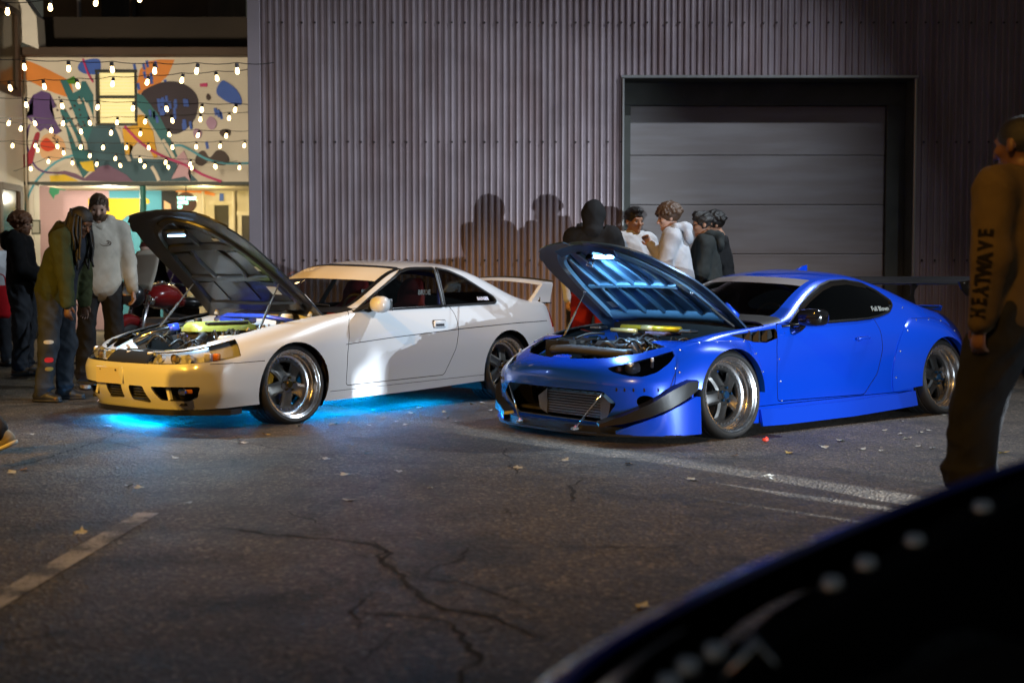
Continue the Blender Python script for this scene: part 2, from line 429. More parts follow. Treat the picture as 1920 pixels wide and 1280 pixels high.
# rows of siding screws (a few pixels each)
mb = MB()
for z in (2.72, 4.12, 1.32, 5.52):
    for (a, b, z0, z1, n) in SH:
        w = (b - a) / n
        for k in range(1, n, 5):
            for kk in (k, k + 2):
                if z > z0 and kk < n: mb.cyl((a + (kk + .5) * w, -.018, z + random.uniform(-.004, .004)), (a + (kk + .5) * w, -.034, z), .013, 6)
o = mb.build('siding_screws', pm('screw_washer', (.05, .04, .04), .5, metal=.6), mbld); o['kind'] = 'stuff'
# door recess
steel = pm('door_frame_steel', (0.070, 0.072, 0.062), 0.55, metal=0.2, var=0.2, vscale=3)
trim_m = pm('door_trim_metal', (0.42, 0.42, 0.42), 0.35, metal=0.8)
MB().box((3.05, -.028, 3.485), (3.52, .055, .035), bev=.005).build('door_head_flashing', trim_m, mbld)
for xx in (1.318, 4.782):
    MB().box((xx, -.026, 1.735), (.026, .052, 3.46), bev=.004).build('door_side_flashing', trim_m, mbld)
MB().box((1.30, .20, 1.74), (.06, .36, 3.47)).build('door_reveal', steel, mbld)
MB().box((4.80, .20, 1.74), (.06, .36, 3.47)).build('door_reveal', steel, mbld)
MB().box((3.05, .20, 3.50), (3.56, .36, .05)).build('door_reveal', steel, mbld)
MB().box((1.385, .34, 1.60), (.105, .06, 3.2), bev=.004).build('door_frame', steel, mbld)
MB().box((4.66, .34, 1.60), (.22, .06, 3.2), bev=.004).build('door_frame', steel, mbld)
MB().box((3.05, .338, 3.335), (3.44, .066, .27), bev=.004).build('door_frame', steel, mbld)
for xx in (2.1, 3.05, 4.0):
    MB().cyl((xx, .30, 3.33), (xx, .285, 3.33), .028, 10).build('frame_bolt', steel, mbld)
def door_panel_mat():
    m = pm('door_panel_paint', (0.30, 0.27, 0.27), 0.48, metal=0.15, var=0.05, vscale=1.1)
    nt = m.node_tree; n = nt.nodes; l = nt.links; b = n['Principled BSDF']
    tc = n.new('ShaderNodeTexCoord'); mp = n.new('ShaderNodeMapping'); mp.inputs['Scale'].default_value = (0.55, 1, 4.5)
    l.new(tc.outputs['Object'], mp.inputs['Vector'])
    nz = n.new('ShaderNodeTexNoise'); nz.inputs['Scale'].default_value = 1.6; nz.inputs['Detail'].default_value = 6
    l.new(mp.outputs[0], nz.inputs['Vector'])
    r = n.new('ShaderNodeValToRGB'); r.color_ramp.elements[0].position = .40; r.color_ramp.elements[1].position = .62
    r.color_ramp.elements[0].color = (0.62, 0.52, 0.46, 1); r.color_ramp.elements[1].color = (1, 1, 1, 1)
    l.new(nz.outputs['Fac'], r.inputs['Fac'])
    mx = n.new('ShaderNodeMix'); mx.data_type = 'RGBA'; mx.blend_type = 'MULTIPLY'; mx.inputs['Factor'].default_value = .4
    src = b.inputs['Base Color'].links[0].from_socket
    l.new(src, mx.inputs['A']); l.new(r.outputs['Color'], mx.inputs['B']); l.new(mx.outputs['Result'], b.inputs['Base Color'])
    return m
dpm = door_panel_mat()
for i in range(6):
    z0 = .02 + i * .5375 - (0 if i < 5 else 0)
    z0 = 3.205 - (i + 1) * .600
    z1 = z0 + .594
    z0 = max(z0, 0.01)
    if z1 - z0 < .1: continue
    MB().box((2.99, .41, (z0 + z1) / 2), (3.12, .05, z1 - z0), bev=.006).build('door_panel', dpm, mbld)
MB().box((3.05, .47, 1.7), (3.4, .04, 3.3)).build('door_backing', steel, mbld)

# ================================================================== PAINTED BUILDING WITH MURAL
MY = 24.5
def mw(px, py, d=MY): p = at(px, py, d); return p.x, p.z
def brick_paint(name, col, sc=1.0):
    m = pm(name, col, 0.75, var=0.06, vscale=1.5)
    nt = m.node_tree; n = nt.nodes; l = nt.links; b = n['Principled BSDF']
    tc = n.new('ShaderNodeTexCoord'); mp = n.new('ShaderNodeMapping'); mp.inputs['Rotation'].default_value = (R(90), 0, 0)
    l.new(tc.outputs['Object'], mp.inputs['Vector'])
    bt = n.new('ShaderNodeTexBrick'); bt.inputs['Scale'].default_value = 4.6 * sc; bt.inputs['Mortar Size'].default_value = .02
    l.new(mp.outputs[0], bt.inputs['Vector'])
    bp = n.new('ShaderNodeBump'); bp.inputs['Strength'].default_value = .55; bp.inputs['Distance'].default_value = .02; bp.invert = True
    l.new(bt.outputs['Fac'], bp.inputs['Height']); l.new(bp.outputs['Normal'], b.inputs['Normal'])
    return m
cream = brick_paint('cream_brick', (0.72, 0.66, 0.55))
white_brick = brick_paint('white_brick', (0.76, 0.72, 0.64))
mural = thing('painted_building', 'cream brick building covered by a bright abstract mural, behind the string lights', 'building', (0, MY, 0))
xl, zt = mw(38, 108); xr, zb = mw(476, 342); xr = -2.9
wx0, wz1 = mw(179, 131); wx1, wz0 = mw(258, 236)
mb = MB()
mb.box(((xl + wx0) / 2, .15, (zt + zb) / 2), (wx0 - xl, .3, zt - zb))
mb.box(((wx1 + xr) / 2, .15, (zt + zb) / 2), (xr - wx1, .3, zt - zb))
mb.box(((wx0 + wx1) / 2, .15, (zt + wz1) / 2), (wx1 - wx0, .3, zt - wz1))
mb.box(((wx0 + wx1) / 2, .15, (zb + wz0) / 2), (wx1 - wx0, .3, wz0 - zb))
mb.build('mural_wall', cream, mural)
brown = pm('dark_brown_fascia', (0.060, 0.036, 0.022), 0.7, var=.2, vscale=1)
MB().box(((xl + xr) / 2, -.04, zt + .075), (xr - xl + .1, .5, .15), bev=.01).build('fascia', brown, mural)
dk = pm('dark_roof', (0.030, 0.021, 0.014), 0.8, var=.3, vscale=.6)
zr0 = zt + .15; zr1 = at(300, 40, MY + 1.2).z
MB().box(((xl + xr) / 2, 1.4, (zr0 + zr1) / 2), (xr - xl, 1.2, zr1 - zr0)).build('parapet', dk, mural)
# upper set-back storey with pipes and dark windows
u0 = at(75, 40, MY + 3).x; u1 = at(386, 40, MY + 3).x
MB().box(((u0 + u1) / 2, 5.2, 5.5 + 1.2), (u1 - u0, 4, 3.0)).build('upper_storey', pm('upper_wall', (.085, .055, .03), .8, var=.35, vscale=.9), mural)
pipe_m = pm('grey_pipe', (.25, .25, .26), .45, metal=.6)
p0 = at(149, 45, MY + 2.6)
MB().cyl((p0.x, 2.6, p0.z - .2), (p0.x, 2.6, p0.z + 2.0), .045, 10).build('pipe', pipe_m, mural)
p0 = at(246, 45, MY + 2.6)
MB().cyl((p0.x, 2.6, p0.z - .2), (p0.x, 2.6, p0.z + 2.0), .03, 10).build('pipe', brown, mural)
p0 = at(222, 30, MY + 3.1)
MB().box((p0.x, 3.15, p0.z + .2), (.75, .06, .9)).build('upper_window', pm('upper_window_glass', (.015, .015, .02), .1), mural)
MB().box((p0.x, 3.1, p0.z - .28), (.95, .1, .07)).build('upper_window_sill', pm('sill_brown', (.10, .075, .05), .7), mural)
MB().box((at(166, 42, MY + 1.1).x, .9, at(166, 42, MY + 1.1).z), (.16, .1, .05)).build('blue_tarp', pm('blue_tarp_cloth', (.05, .05, .3), .7), mural)
# lit window
gl = pm('lit_blind', (0.8, 0.72, 0.45), 0.8, emit=(1.0, 0.80, 0.30), es=0.85)
wf = pm('window_frame_dark', (0.02, 0.025, 0.02), 0.5)
zm = (wz0 + wz1) / 2 + .02
for a, b in ((wz0 + .05, zm - .025), (zm + .025, wz1 - .05)):
    pane = MB().box(((wx0 + wx1) / 2, .10, (a + b) / 2), (wx1 - wx0 - .10, .02, b - a)).build('window_pane', gl, mural)
    nb = 7
    for k in range(1, nb):
        MB().box(((wx0 + wx1) / 2, .085, a + (b - a) * k / nb), (wx1 - wx0 - .10, .008, .006)).build('blind_fold', pm('blind_fold', (.55, .48, .28), .8), pane)
for c, d in ((((wx0 + wx1) / 2, .05, wz1 - .025), (wx1 - wx0 + .02, .16, .05)), (((wx0 + wx1) / 2, .05, wz0 + .025), (wx1 - wx0 + .02, .16, .05)),
             (((wx0 + wx1) / 2, .05, zm), (wx1 - wx0 - .1, .12, .05)), ((wx0 + .025, .05, zm), (.05, .15, wz1 - wz0 - .1)), ((wx1 - .025, .05, zm), (.05, .15, wz1 - wz0 - .1))):
    MB().box(c, d, bev=.006).build('window_frame', wf, mural)

# mural paint: flat patches laid on the wall (outlines in photo-zoom units / 3.2)
MC = {'orange': (.80, .27, .045), 'purple': (.105, .055, .21), 'teal': (.02, .15, .17), 'dteal': (.03, .10, .14), 'blue': (.045, .12, .50), 'navy': (.028, .016, .030),
      'gold': (.80, .42, .02), 'green': (.05, .22, .01), 'red': (.75, .06, .01), 'crimson': (.36, .02, .045), 'peach': (.80, .48, .25), 'brown': (.055, .03, .025),
      'pink': (.62, .38, .45), 'lilac': (.45, .28, .42), 'sky': (.08, .38, .50), 'plum': (.17, .085, .16), 'yellow': (.85, .58, .02), 'magenta': (.55, .03, .16), 'cream2': (.72, .64, .52), 'mint': (.06, .38, .22)}
MCM = {k: pm('mural_' + k, v, .6, var=.08, vscale=2.5) for k, v in MC.items()}
def in_tri_fill(poly):
    bm = bmesh.new(); vs = [bm.verts.new((p[0], 0, p[1])) for p in poly]; bm.faces.new(vs)
    bmesh.ops.triangulate(bm, faces=bm.faces); out = [[v.index for v in f.verts] for f in bm.faces]
    bm.verts.index_update(); out = [[v.index for v in f.verts] for f in bm.faces]; bm.free(); return out
LAY = [0]
def patch(col, pts, d=MY, parent=None, smooth=True, sc=3.2, off=(0, 0), y0=0.0):
    P = [Vector((a / sc + off[0], b / sc + off[1], 0)) for a, b in pts]
    if smooth:
        n = len(P); Q = []
        for i in range(n):
            a, b, c, e = P[i - 1], P[i], P[(i + 1) % n], P[(i + 2) % n]
            for k in range(5):
                t = k / 5; Q.append(0.5 * ((2 * b) + (c - a) * t + (2 * a - 5 * b + 4 * c - e) * t * t + (3 * b - a - 3 * c + e) * t ** 3))
        P = Q
    LAY[0] += 1; yy = y0 - 0.0035 - 0.0009 * (LAY[0] % 40)
    pts3 = [(at(p.x, p.y, d).x, at(p.x, p.y, d).z) for p in P]
    try: tris = in_tri_fill(pts3)
    except Exception: return
    n = len(pts3)
    vs = [(a, yy, b) for a, b in pts3] + [(a, y0, b) for a, b in pts3]
    fs = [tuple(t) for t in tris] + [(i, (i + 1) % n, n + (i + 1) % n, n + i) for i in range(n)]
    MB().add(vs, fs).build('mural_patch', MCM[col], parent or mural)
def stroke(col, path, w, d=MY, **k):
    P = [Vector((a, b, 0)) for a, b in path]; P = bez(P, 5); L = []; Q = []
    for i, p in enumerate(P):
        t = (P[min(i + 1, len(P) - 1)] - P[max(i - 1, 0)]).normalized(); nr = Vector((-t.y, t.x, 0)) * w / 2
        L.append((p + nr)[:2]); Q.append((p - nr)[:2])
    patch(col, L + Q[::-1], d, smooth=False, **k)
patch('orange', [(100, 390), (125, 365), (200, 378), (370, 460), (425, 500), (430, 580), (330, 560), (180, 490), (110, 465)])
patch('orange', [(840, 420), (880, 372), (960, 358), (1048, 360), (1010, 450), (960, 500), (830, 570), (822, 500)], smooth=False)
patch('blue', [(470, 395), (500, 365), (595, 357), (597, 440), (520, 445), (475, 425)])
patch('purple', [(165, 625), (200, 570), (250, 545), (300, 560), (342, 640), (300, 660), (330, 720), (370, 790), (335, 808), (270, 770), (240, 790), (160, 700), (200, 690)], smooth=False)
patch('peach', [(300, 800), (370, 830), (395, 900), (350, 960), (260, 950), (240, 900), (250, 830)])
patch('red', [(245, 860), (280, 828), (325, 865), (328, 895), (285, 910), (250, 890)])
patch('crimson', [(215, 800), (240, 805), (215, 900), (190, 985), (140, 1005), (90, 985), (100, 940), (165, 920), (190, 870)])
patch('dteal', [(520, 760), (690, 750), (760, 850), (800, 950), (1060, 960), (1190, 1088), (800, 1090), (640, 1040), (480, 1000), (500, 880)], smooth=False)
patch('teal', [(360, 480), (400, 478), (440, 560), (480, 540), (520, 660), (540, 740), (560, 760), (520, 860), (495, 800), (430, 640)], smooth=False)
patch('teal', [(490, 490), (515, 488), (560, 570), (562, 720), (540, 690), (520, 620), (480, 560)], smooth=False)
patch('teal', [(360, 660), (395, 655), (470, 790), (540, 930), (560, 1000), (500, 1070), (440, 940), (400, 780)], smooth=False)
patch('green', [(398, 482), (442, 458), (468, 486), (450, 505), (415, 505)], smooth=False)
patch('navy', [(850, 560), (930, 510), (1010, 490), (1090, 500), (1160, 545), (1190, 610), (1175, 700), (1130, 765), (1060, 805), (1000, 790), (930, 720), (870, 640)])
patch('teal', [(822, 560), (860, 575), (960, 700), (1010, 800), (1065, 940), (1030, 960), (960, 830), (880, 700), (825, 640)], smooth=False)
patch('gold', [(735, 770), (820, 750), (830, 690), (860, 690), (920, 790), (945, 945), (925, 950), (890, 880), (830, 850), (800, 880), (780, 860), (780, 930), (755, 935)], smooth=False)
patch('blue', [(1300, 540), (1320, 500), (1350, 487), (1420, 540), (1450, 600), (1440, 632), (1370, 615), (1310, 575)])
patch('brown', [(1172, 960), (1190, 920), (1225, 905), (1260, 945), (1300, 905), (1345, 910), (1375, 955), (1350, 992), (1290, 985), (1262, 960), (1215, 995), (1180, 985)])
patch('brown', [(1318, 800), (1335, 778), (1380, 780), (1380, 812), (1345, 826)]); patch('brown', [(1238, 580), (1250, 562), (1266, 585), (1256, 602), (1242, 598)])
patch('brown', [(58, 590), (72, 562), (90, 590), (86, 630), (72, 648), (58, 636)])
patch('lilac', [(1238, 735), (1265, 700), (1300, 730), (1292, 768), (1262, 778)]); patch('lilac', [(1160, 790), (1180, 772), (1212, 790), (1200, 830), (1170, 825)])
patch('pink', [(1062, 945), (1105, 905), (1140, 985), (1130, 1040), (1145, 1088), (1110, 1060), (1030, 1075), (1065, 1010)], smooth=False)
patch('plum', [(300, 1040), (390, 1025), (450, 1040), (510, 1070), (600, 1000), (650, 990), (760, 1050), (800, 1090), (640, 1090), (500, 1085), (380, 1045)], smooth=False)
patch('yellow', [(300, 1055), (390, 1048), (460, 1080), (470, 1088), (305, 1090)], smooth=False); patch('yellow', [(480, 975), (560, 965), (570, 1030), (530, 1030), (500, 1010)], smooth=False)
patch('magenta', [(1200, 505), (1245, 500), (1245, 522), (1202, 522)], smooth=False)
for a, b in (((700, 760), (740, 860)), ((912, 1000), (955, 1085)), ((978, 840), (1045, 950)), ((520, 620), (555, 730)), ((410, 740), (470, 880)), ((760, 930), (780, 970)), ((470, 600), (485, 625)), ((430, 960), (470, 1040)), ((500, 830), (520, 900))):
    stroke('cream2', [a, ((a[0] + b[0]) / 2 + 4, (a[1] + b[1]) / 2), b], 20)
stroke('magenta', [(500, 355), (530, 440), (560, 495)], 10); stroke('magenta', [(750, 760), (850, 860), (960, 930), (1110, 990), (1220, 1050), (1330, 1090)], 15)
stroke('sky', [(1045, 876), (1090, 875), (1150, 905), (1240, 955), (1330, 978), (1420, 982), (1505, 980)], 13)
stroke('sky', [(150, 1270), (165, 1190), (215, 1090), (290, 1010), (360, 960), (450, 930)], 13)
stroke('purple', [(180, 750), (160, 800), (160, 870), (200, 980), (260, 1030), (380, 1042), (480, 1070)], 12)
for q in ((805, 385), (860, 380), (880, 365), (932, 370), (865, 430), (905, 440), (828, 500), (870, 540), (905, 465), (990, 480)): stroke('blue', [(q[0], q[1]), (q[0] + 4, q[1] + 20), (q[0] + 8, q[1] + 40)], 16)
for i in range(26):
    a, b = random.uniform(900, 1080), random.uniform(560, 700)
    if i > 18: a, b = random.uniform(1100, 1165), random.uniform(570, 750)
    stroke('blue', [(a, b), (a + 3, b + 22), (a + 6, b + 44)], 15)
for q in ((1292, 650), (1308, 660), (1322, 672), (1238, 850)): stroke('blue', [(q[0], q[1]), (q[0] + 5, q[1] + 22), (q[0] + 9, q[1] + 44)], 17)
for i in range(44):
    t = random.random(); s_ = random.random()
    a, b = 320 + t * 170 + s_ * 50, 570 + s_ * 290
    if i < 8: a, b = random.uniform(280, 380), random.uniform(805, 850)
    stroke('brown', [(a, b), (a + 3, b + 5), (a + 6, b + 10)], 9)

# recessed ground floor under the mural
GY = 2.6
teal_wall = brick_paint('teal_brick', (0.10, 0.40, 0.55)); pink_wall = brick_paint('pink_brick', (0.60, 0.42, 0.48))
def gx(px): return at(px, 400, MY + GY).x
def panel(name, a, b, mat, dy=0.0, z0=0.0, z1=None):
    z1 = zb + .3 if z1 is None else z1
    return MB().box(((gx(a) + gx(b)) / 2, GY + .1 + dy, (z0 + z1) / 2), (gx(b) - gx(a), .2, z1 - z0)).build(name, mat, mural)
panel('back_wall', 40, 205, pink_wall); panel('back_wall', 205, 303, teal_wall, .002)
panel('back_wall', 303, 334, pm('dark_doorway', (.012, .014, .013), .7), .004); panel('back_wall', 334, 560, pm('cream_plaster', (.62, .56, .38), .8, var=.15, vscale=1.5), .006)
MB().box(((xl + xr) / 2, 1.4, zb + .17), (xr - xl, 2.5, .3)).build('soffit', pm('soffit_cream', (.6, .54, .42), .8), mural)
MB().box(((xl + xr) / 2, .15, zb - .02), (xr - xl, .34, .06)).build('lintel', pm('lintel_dark', (.05, .06, .05), .6), mural)
c0 = at(267, 400, MY + .3)
MB().cyl((c0.x, .35, 0), (c0.x, .35, zb), .06, 14).build('column', pm('teal_column', (.03, .22, .20), .5), mural, auto=30)
c0 = at(55, 400, MY + .2)
MB().box((c0.x, .15, zb / 2), (.34, .3, zb), bev=.01).build('pier', white_brick, mural)
patch('yellow', [(165, 372), (262, 372), (262, 380), (262, 398), (238, 405), (215, 425), (170, 430)], MY + GY, smooth=False, sc=1, y0=GY)
patch('yellow', [(272, 372), (279, 374), (280, 381), (272, 382)], MY + GY, sc=1, y0=GY)
patch('mint', [(95, 345), (115, 343), (125, 350), (122, 358), (112, 356), (110, 364), (103, 366), (101, 374), (96, 366), (92, 360)], MY + GY, smooth=False, sc=1, y0=GY)
patch('cream2', [(220, 425), (250, 468), (246, 472), (215, 430)], MY + GY, smooth=False, sc=1, y0=GY)
patch('cream2', [(283, 470), (303, 440), (303, 560), (290, 560), (280, 520)], MY + GY, smooth=False, sc=1, y0=GY)
patch('orange', [(330, 347), (366, 345), (366, 362), (330, 360)], MY + GY, smooth=False, sc=1, y0=GY)
patch('orange', [(366, 352), (404, 363), (402, 368), (364, 360)], MY + GY, smooth=False, sc=1, y0=GY)
patch('red', [(424, 346), (442, 346), (438, 351), (426, 350)], MY + GY, smooth=False, sc=1, y0=GY)
patch('blue', [(412, 363), (420, 363), (419, 384), (411, 384)], MY + GY, smooth=False, sc=1, y0=GY)
patch('peach', [(308, 376), (320, 383), (321, 392), (308, 392)], MY + GY, smooth=False, sc=1, y0=GY)
# doorways with frames in the cream part
for a, b, t in ((402, 432, 385), (453, 476, 404)):
    zt_ = at(a, t, MY + GY).z
    MB().box(((gx(a) + gx(b)) / 2, GY - .02, zt_ / 2), (gx(b) - gx(a), .05, zt_)).build('doorway', pm('doorway_dark', (.035, .03, .015), .6), mural)
    for xx in (a - 2, b + 2):
        MB().box((gx(xx), GY - .04, zt_ / 2), (.08, .08, zt_ + .1)).build('door_trim', pm('cream_trim', (.66, .6, .42), .7), mural)
    MB().box(((gx(a) + gx(b)) / 2, GY - .045, zt_ + .04), (gx(b) - gx(a) + .18, .085, .09)).build('door_trim', pm('cream_trim', (.66, .6, .42), .7), mural)
for a in (412, 422):
    MB().box((gx(a), GY - .06, 1.1), (.03, .03, 2.2)).build('door_bar', pm('door_bar', (.2, .17, .1), .6), mural)
for a in (383, 440):
    MB().cyl((gx(a), GY - .08, 0), (gx(a), GY - .08, zb), .035, 8).build('drain_pipe', pm('cream_trim', (.66, .6, .42), .7), mural)
MB().box((at(67, 426, MY - .05).x, -.03 + .0, at(67, 426, MY).z), (.17, .03, .28)).build('notice_board', pm('notice_dark', (.05, .06, .04), .6), mural)
MB().box((at(67, 426, MY - .05).x, -.047, at(67, 426, MY).z), (.13, .006, .22)).build('notice_paper', pm('notice_paper', (.45, .45, .38), .7), mural)

# glowing round shop sign hanging in the opening
sgn = thing('round_sign', 'round brown shop sign with glowing mint lettering under the mural', 'sign', at(349, 380, MY + .9))
MB().lathe([(0.001, -.03), (.205, -.03), (.21, -.02), (.21, .03), (0.001, .03)], 'Y', 28).build('sign_disc', pm('sign_brown', (.14, .07, .035), .6), sgn)
MB().cyl((0, 0, .2), (0, 0, zb - sgn.location.z), .012, 6).build('hanging_rod', wf, sgn)
neon = pm('mint_neon', (.6, 1, .85), .5, emit=(.35, 1.0, .75), es=5.0)
for i, (tx, w) in enumerate((('WEST COAST', 10), ('COFFEE', 6), ('CO', 3))):
    text_mesh('sign_lettering', tx, .085, neon, sgn, Matrix.Translation((-.165, -.036, .08 - i * .085)) @ Matrix.Rotation(R(90), 4, 'X') @ Matrix.Scale(.72, 4, (1, 0, 0)), .004, 'LEFT', bold=.004)

# ================================================================== WHITE BUILDING AT THE EDGE
lb = thing('white_building', 'white painted building with a brown framed window at the edge of the courtyard', 'building', (at(40, 300, MY - .3).x, MY, 0))
MB().box((-3.0, -4.4, 4.0), (6.0, 8.4, 8.0)).build('brick_wall', white_brick, lb)
wfm = pm('brown_window_frame', (.05, .025, .012), .6)
for (z0, z1) in ((at(8, 172, MY - .8).z, at(8, 18, MY - .8).z), (at(8, 600, MY - .8).z, at(8, 352, MY - .8).z)):
    MB().box((.0, -.98, (z0 + z1) / 2), (.05, .95, z1 - z0)).build('window_glass', pm('dull_glass', (.09, .07, .04), .15), lb)
    for dy in (-.5, -1.46):
        MB().box((.02, dy, (z0 + z1) / 2), (.12, .13, z1 - z0 + .1)).build('window_frame', wfm, lb)
    for zz in (z0, z1):
        MB().box((.021, -.98, zz), (.124, .84, .12)).build('window_frame', wfm, lb)
pz0 = at(60, 94, MY - .2).z
MB().prism([(0, pz0 + .15), (.37, pz0), (.34, pz0 + .62), (-.02, pz0 + 1.15)], -.3, .1, 'XZ').build('parapet_return', white_brick, lb)
MB().cyl((-.10 + .12, -.12, .3), (-.10 + .12, -.12, 5.3), .018, 8).build('conduit', pm('conduit_cream', (.5, .45, .36), .6), lb)

# ================================================================== STRING LIGHTS
bulb_glass = pm('warm_bulb', (1, .9, .6), .3, emit=(1.0, .70, .30), es=17.0)
sock_m = pm('bulb_socket', (.02, .02, .03), .5); cable_m = pm('light_cable', (.015, .014, .013), .7)
prof = [(.001, -.030), (.009, -.028), (.018, -.020), (.022, -.006), (.021, .010), (.016, .028), (.014, .042)]
bulb_me = MB().lathe(prof, 'Z', 12).mesh('bulb'); bulb_me.materials.append(bulb_glass)
bulb_me.polygons.foreach_set('use_smooth', [True] * len(bulb_me.polygons))
sock_me = MB().lathe([(.019, .040), (.021, .045), (.021, .085), (.001, .088)], 'Z', 8).mesh('socket'); sock_me.materials.append(sock_m)
ROWS = [([(45, 75), (302, 50), (574, 22), (838, -2)], 12.6, 'nearest and highest string of warm bulbs over the courtyard'),
        ([(147, 408), (412, 416), (674, 422), (928, 430), (1179, 430), (1424, 430)], 13.6, 'second highest string of warm bulbs, crossing the top of the mural'),
        ([(62, 532), (267, 524), (468, 518), (674, 508), (882, 498), (1090, 486), (1303, 474)], 15.2, 'string of warm bulbs rising across the upper half of the lit window'),
        ([(158, 632), (374, 640), (585, 648), (797, 653), (1001, 658), (1210, 662), (1410, 663)], 16.6, 'string of warm bulbs crossing the lower half of the lit window'),
        ([(52, 743), (211, 744), (378, 744), (540, 741), (702, 738), (870, 733), (1035, 727), (1202, 720), (1374, 712)], 18.8, 'string of warm bulbs level with the lit window\'s sill'),
        ([(124, 775), (308, 786), (487, 793), (666, 800), (842, 805), (1016, 810), (1187, 815), (1357, 818)], 19.4, 'string of warm bulbs just under the lit window, sloping down to the metal building'),
        ([(75, 877), (213, 877), (345, 882), (484, 886), (618, 888), (758, 889), (893, 889), (1035, 887), (1177, 884), (1320, 880), (1465, 876)], 21.0, 'level string of warm bulbs across the gold patch of the mural'),
        ([(226, 903), (382, 920), (539, 937), (692, 953), (842, 966), (993, 977), (1141, 988), (1290, 1000), (1436, 1008)], 21.8, 'steeper string of warm bulbs falling across the teal patch of the mural'),
        ([(185, 1015), (290, 971), (435, 980), (580, 988), (722, 995), (867, 1000), (1010, 1005), (1150, 1010), (1295, 1003)], 22.8, 'lowest string of warm bulbs just above the mural building\'s lintel')]
for pts, d, lab in ROWS:
    P = [at(a / 3.2, b / 3.2, d) for a, b in pts]
    st = thing('string_light', lab, 'string light', P[0], 0, 'strings of bulbs over the courtyard')
    L = [p - P[0] for p in P]; top = [p + Vector((0, 0, .095)) for p in L]
    e0 = top[0] + (top[0] - top[1]) * 1.0; e1 = top[-1] + (top[-1] - top[-2]) * .9
    path = []
    allp = [e0] + top + [e1]
    for a, b in zip(allp[:-1], allp[1:]):
        for k in range(4): path.append(a.lerp(b, k / 4) - Vector((0, 0, .018 * 4 * (k / 4) * (1 - k / 4))))
    path.append(allp[-1])
    MB().tube(path, .0045, 5).build('cable', cable_m, st)
    for p in L:
        bo = bpy.data.objects.new('bulb', bulb_me); link(bo, st); bo.location = p
        bo.rotation_euler = (random.uniform(-.25, .25), random.uniform(-.25, .25), 0)
        so = bpy.data.objects.new('socket', sock_me); link(so, bo)
lamp('mural_fill_light', 'SPOT', (-8.2, 17.0, 3.0), (-6.9, 24.5, 4.2), 2100, (1, .84, .62), .2, 70, .6)  # added fill light that brightens the mural; no such fitting stands here
lamp('recess_fill_light', 'POINT', (gx(240), MY + 1.3, 2.75), None, 95, (1, .90, .70), .08)  # three added fill points brighten the recess; no fittings behind them
lamp('recess_fill_shop', 'POINT', (gx(410), MY + 1.3, 2.75), None, 60, (1, .78, .36), .08)
lamp('recess_fill_pier', 'POINT', (gx(110), MY + 1.3, 2.75), None, 45, (1, .8, .5), .08)

# ================================================================== PLANTER
pl = thing('planter', 'dark planter box with bright green foliage beside the far man', 'planter', (at(14, 632, 22.6).x, 22.6, .02))
MB().box((0, 0, .25), (1.1, .5, .5), bev=.02).build('planter_box', pm('planter_brown', (.035, .016, .010), .6), pl)
mb = MB()
for i in range(420):
    p = Vector((random.uniform(-.55, .55), random.uniform(-.3, .3), .45 + abs(random.gauss(0, .2))))
    if p.z > .95: p.z = random.uniform(.5, .9)
    M = Matrix.Rotation(random.uniform(0, 6.28), 3, 'Z') @ Matrix.Rotation(random.uniform(-.9, .9), 3, 'X'); s_ = random.uniform(.05, .10)
    mb.add([p + M @ Vector(q) * s_ for q in ((-.5, 0, 0), (0, -.6, .15), (.5, 0, 0), (0, 1.0, .1))], [(0, 1, 2, 3)])
mb.build('foliage', pm('foliage_green', (.10, .20, .025), .6, var=.5, vscale=9), pl)
mb = MB()
for i in range(10):
    p = Vector((random.uniform(-.4, .5), random.uniform(-.3, .1), random.uniform(.75, 1.0))); mb.sphere(p, random.uniform(.025, .05), 6, 4)
mb.build('flowers', pm('red_flower', (.55, .02, .03), .6), pl)
# ================================================================== CAR TOOLKIT
# a body skin is lofted through feature lines (bottom edge ... roof centre), each running from nose centre round the side to tail centre
def pchip(xs, Y, xq):
    xs = np.asarray(xs, float); Y = np.asarray(Y, float); h = np.diff(xs); de = np.diff(Y, axis=0) / h[:, None]
    n = len(xs); m = np.zeros_like(Y)
    for i in range(1, n - 1):
        w1, w2 = 2 * h[i] + h[i - 1], h[i] + 2 * h[i - 1]
        a, b = de[i - 1], de[i]; ok = a * b > 0
        with np.errstate(divide='ignore', invalid='ignore'):
            v = (w1 + w2) / (w1 / a + w2 / b)
        m[i] = np.where(ok, v, 0)
    m[0] = de[0]; m[-1] = de[-1]
    i = np.clip(np.searchsorted(xs, xq, side='right') - 1, 0, n - 2); t = ((xq - xs[i]) / h[i])[:, None]; hh = h[i][:, None]
    return ((2 * t ** 3 - 3 * t ** 2 + 1) * Y[i] + (t ** 3 - 2 * t ** 2 + t) * hh * m[i] + (-2 * t ** 3 + 3 * t ** 2) * Y[i + 1] + (t ** 3 - t ** 2) * hh * m[i + 1])

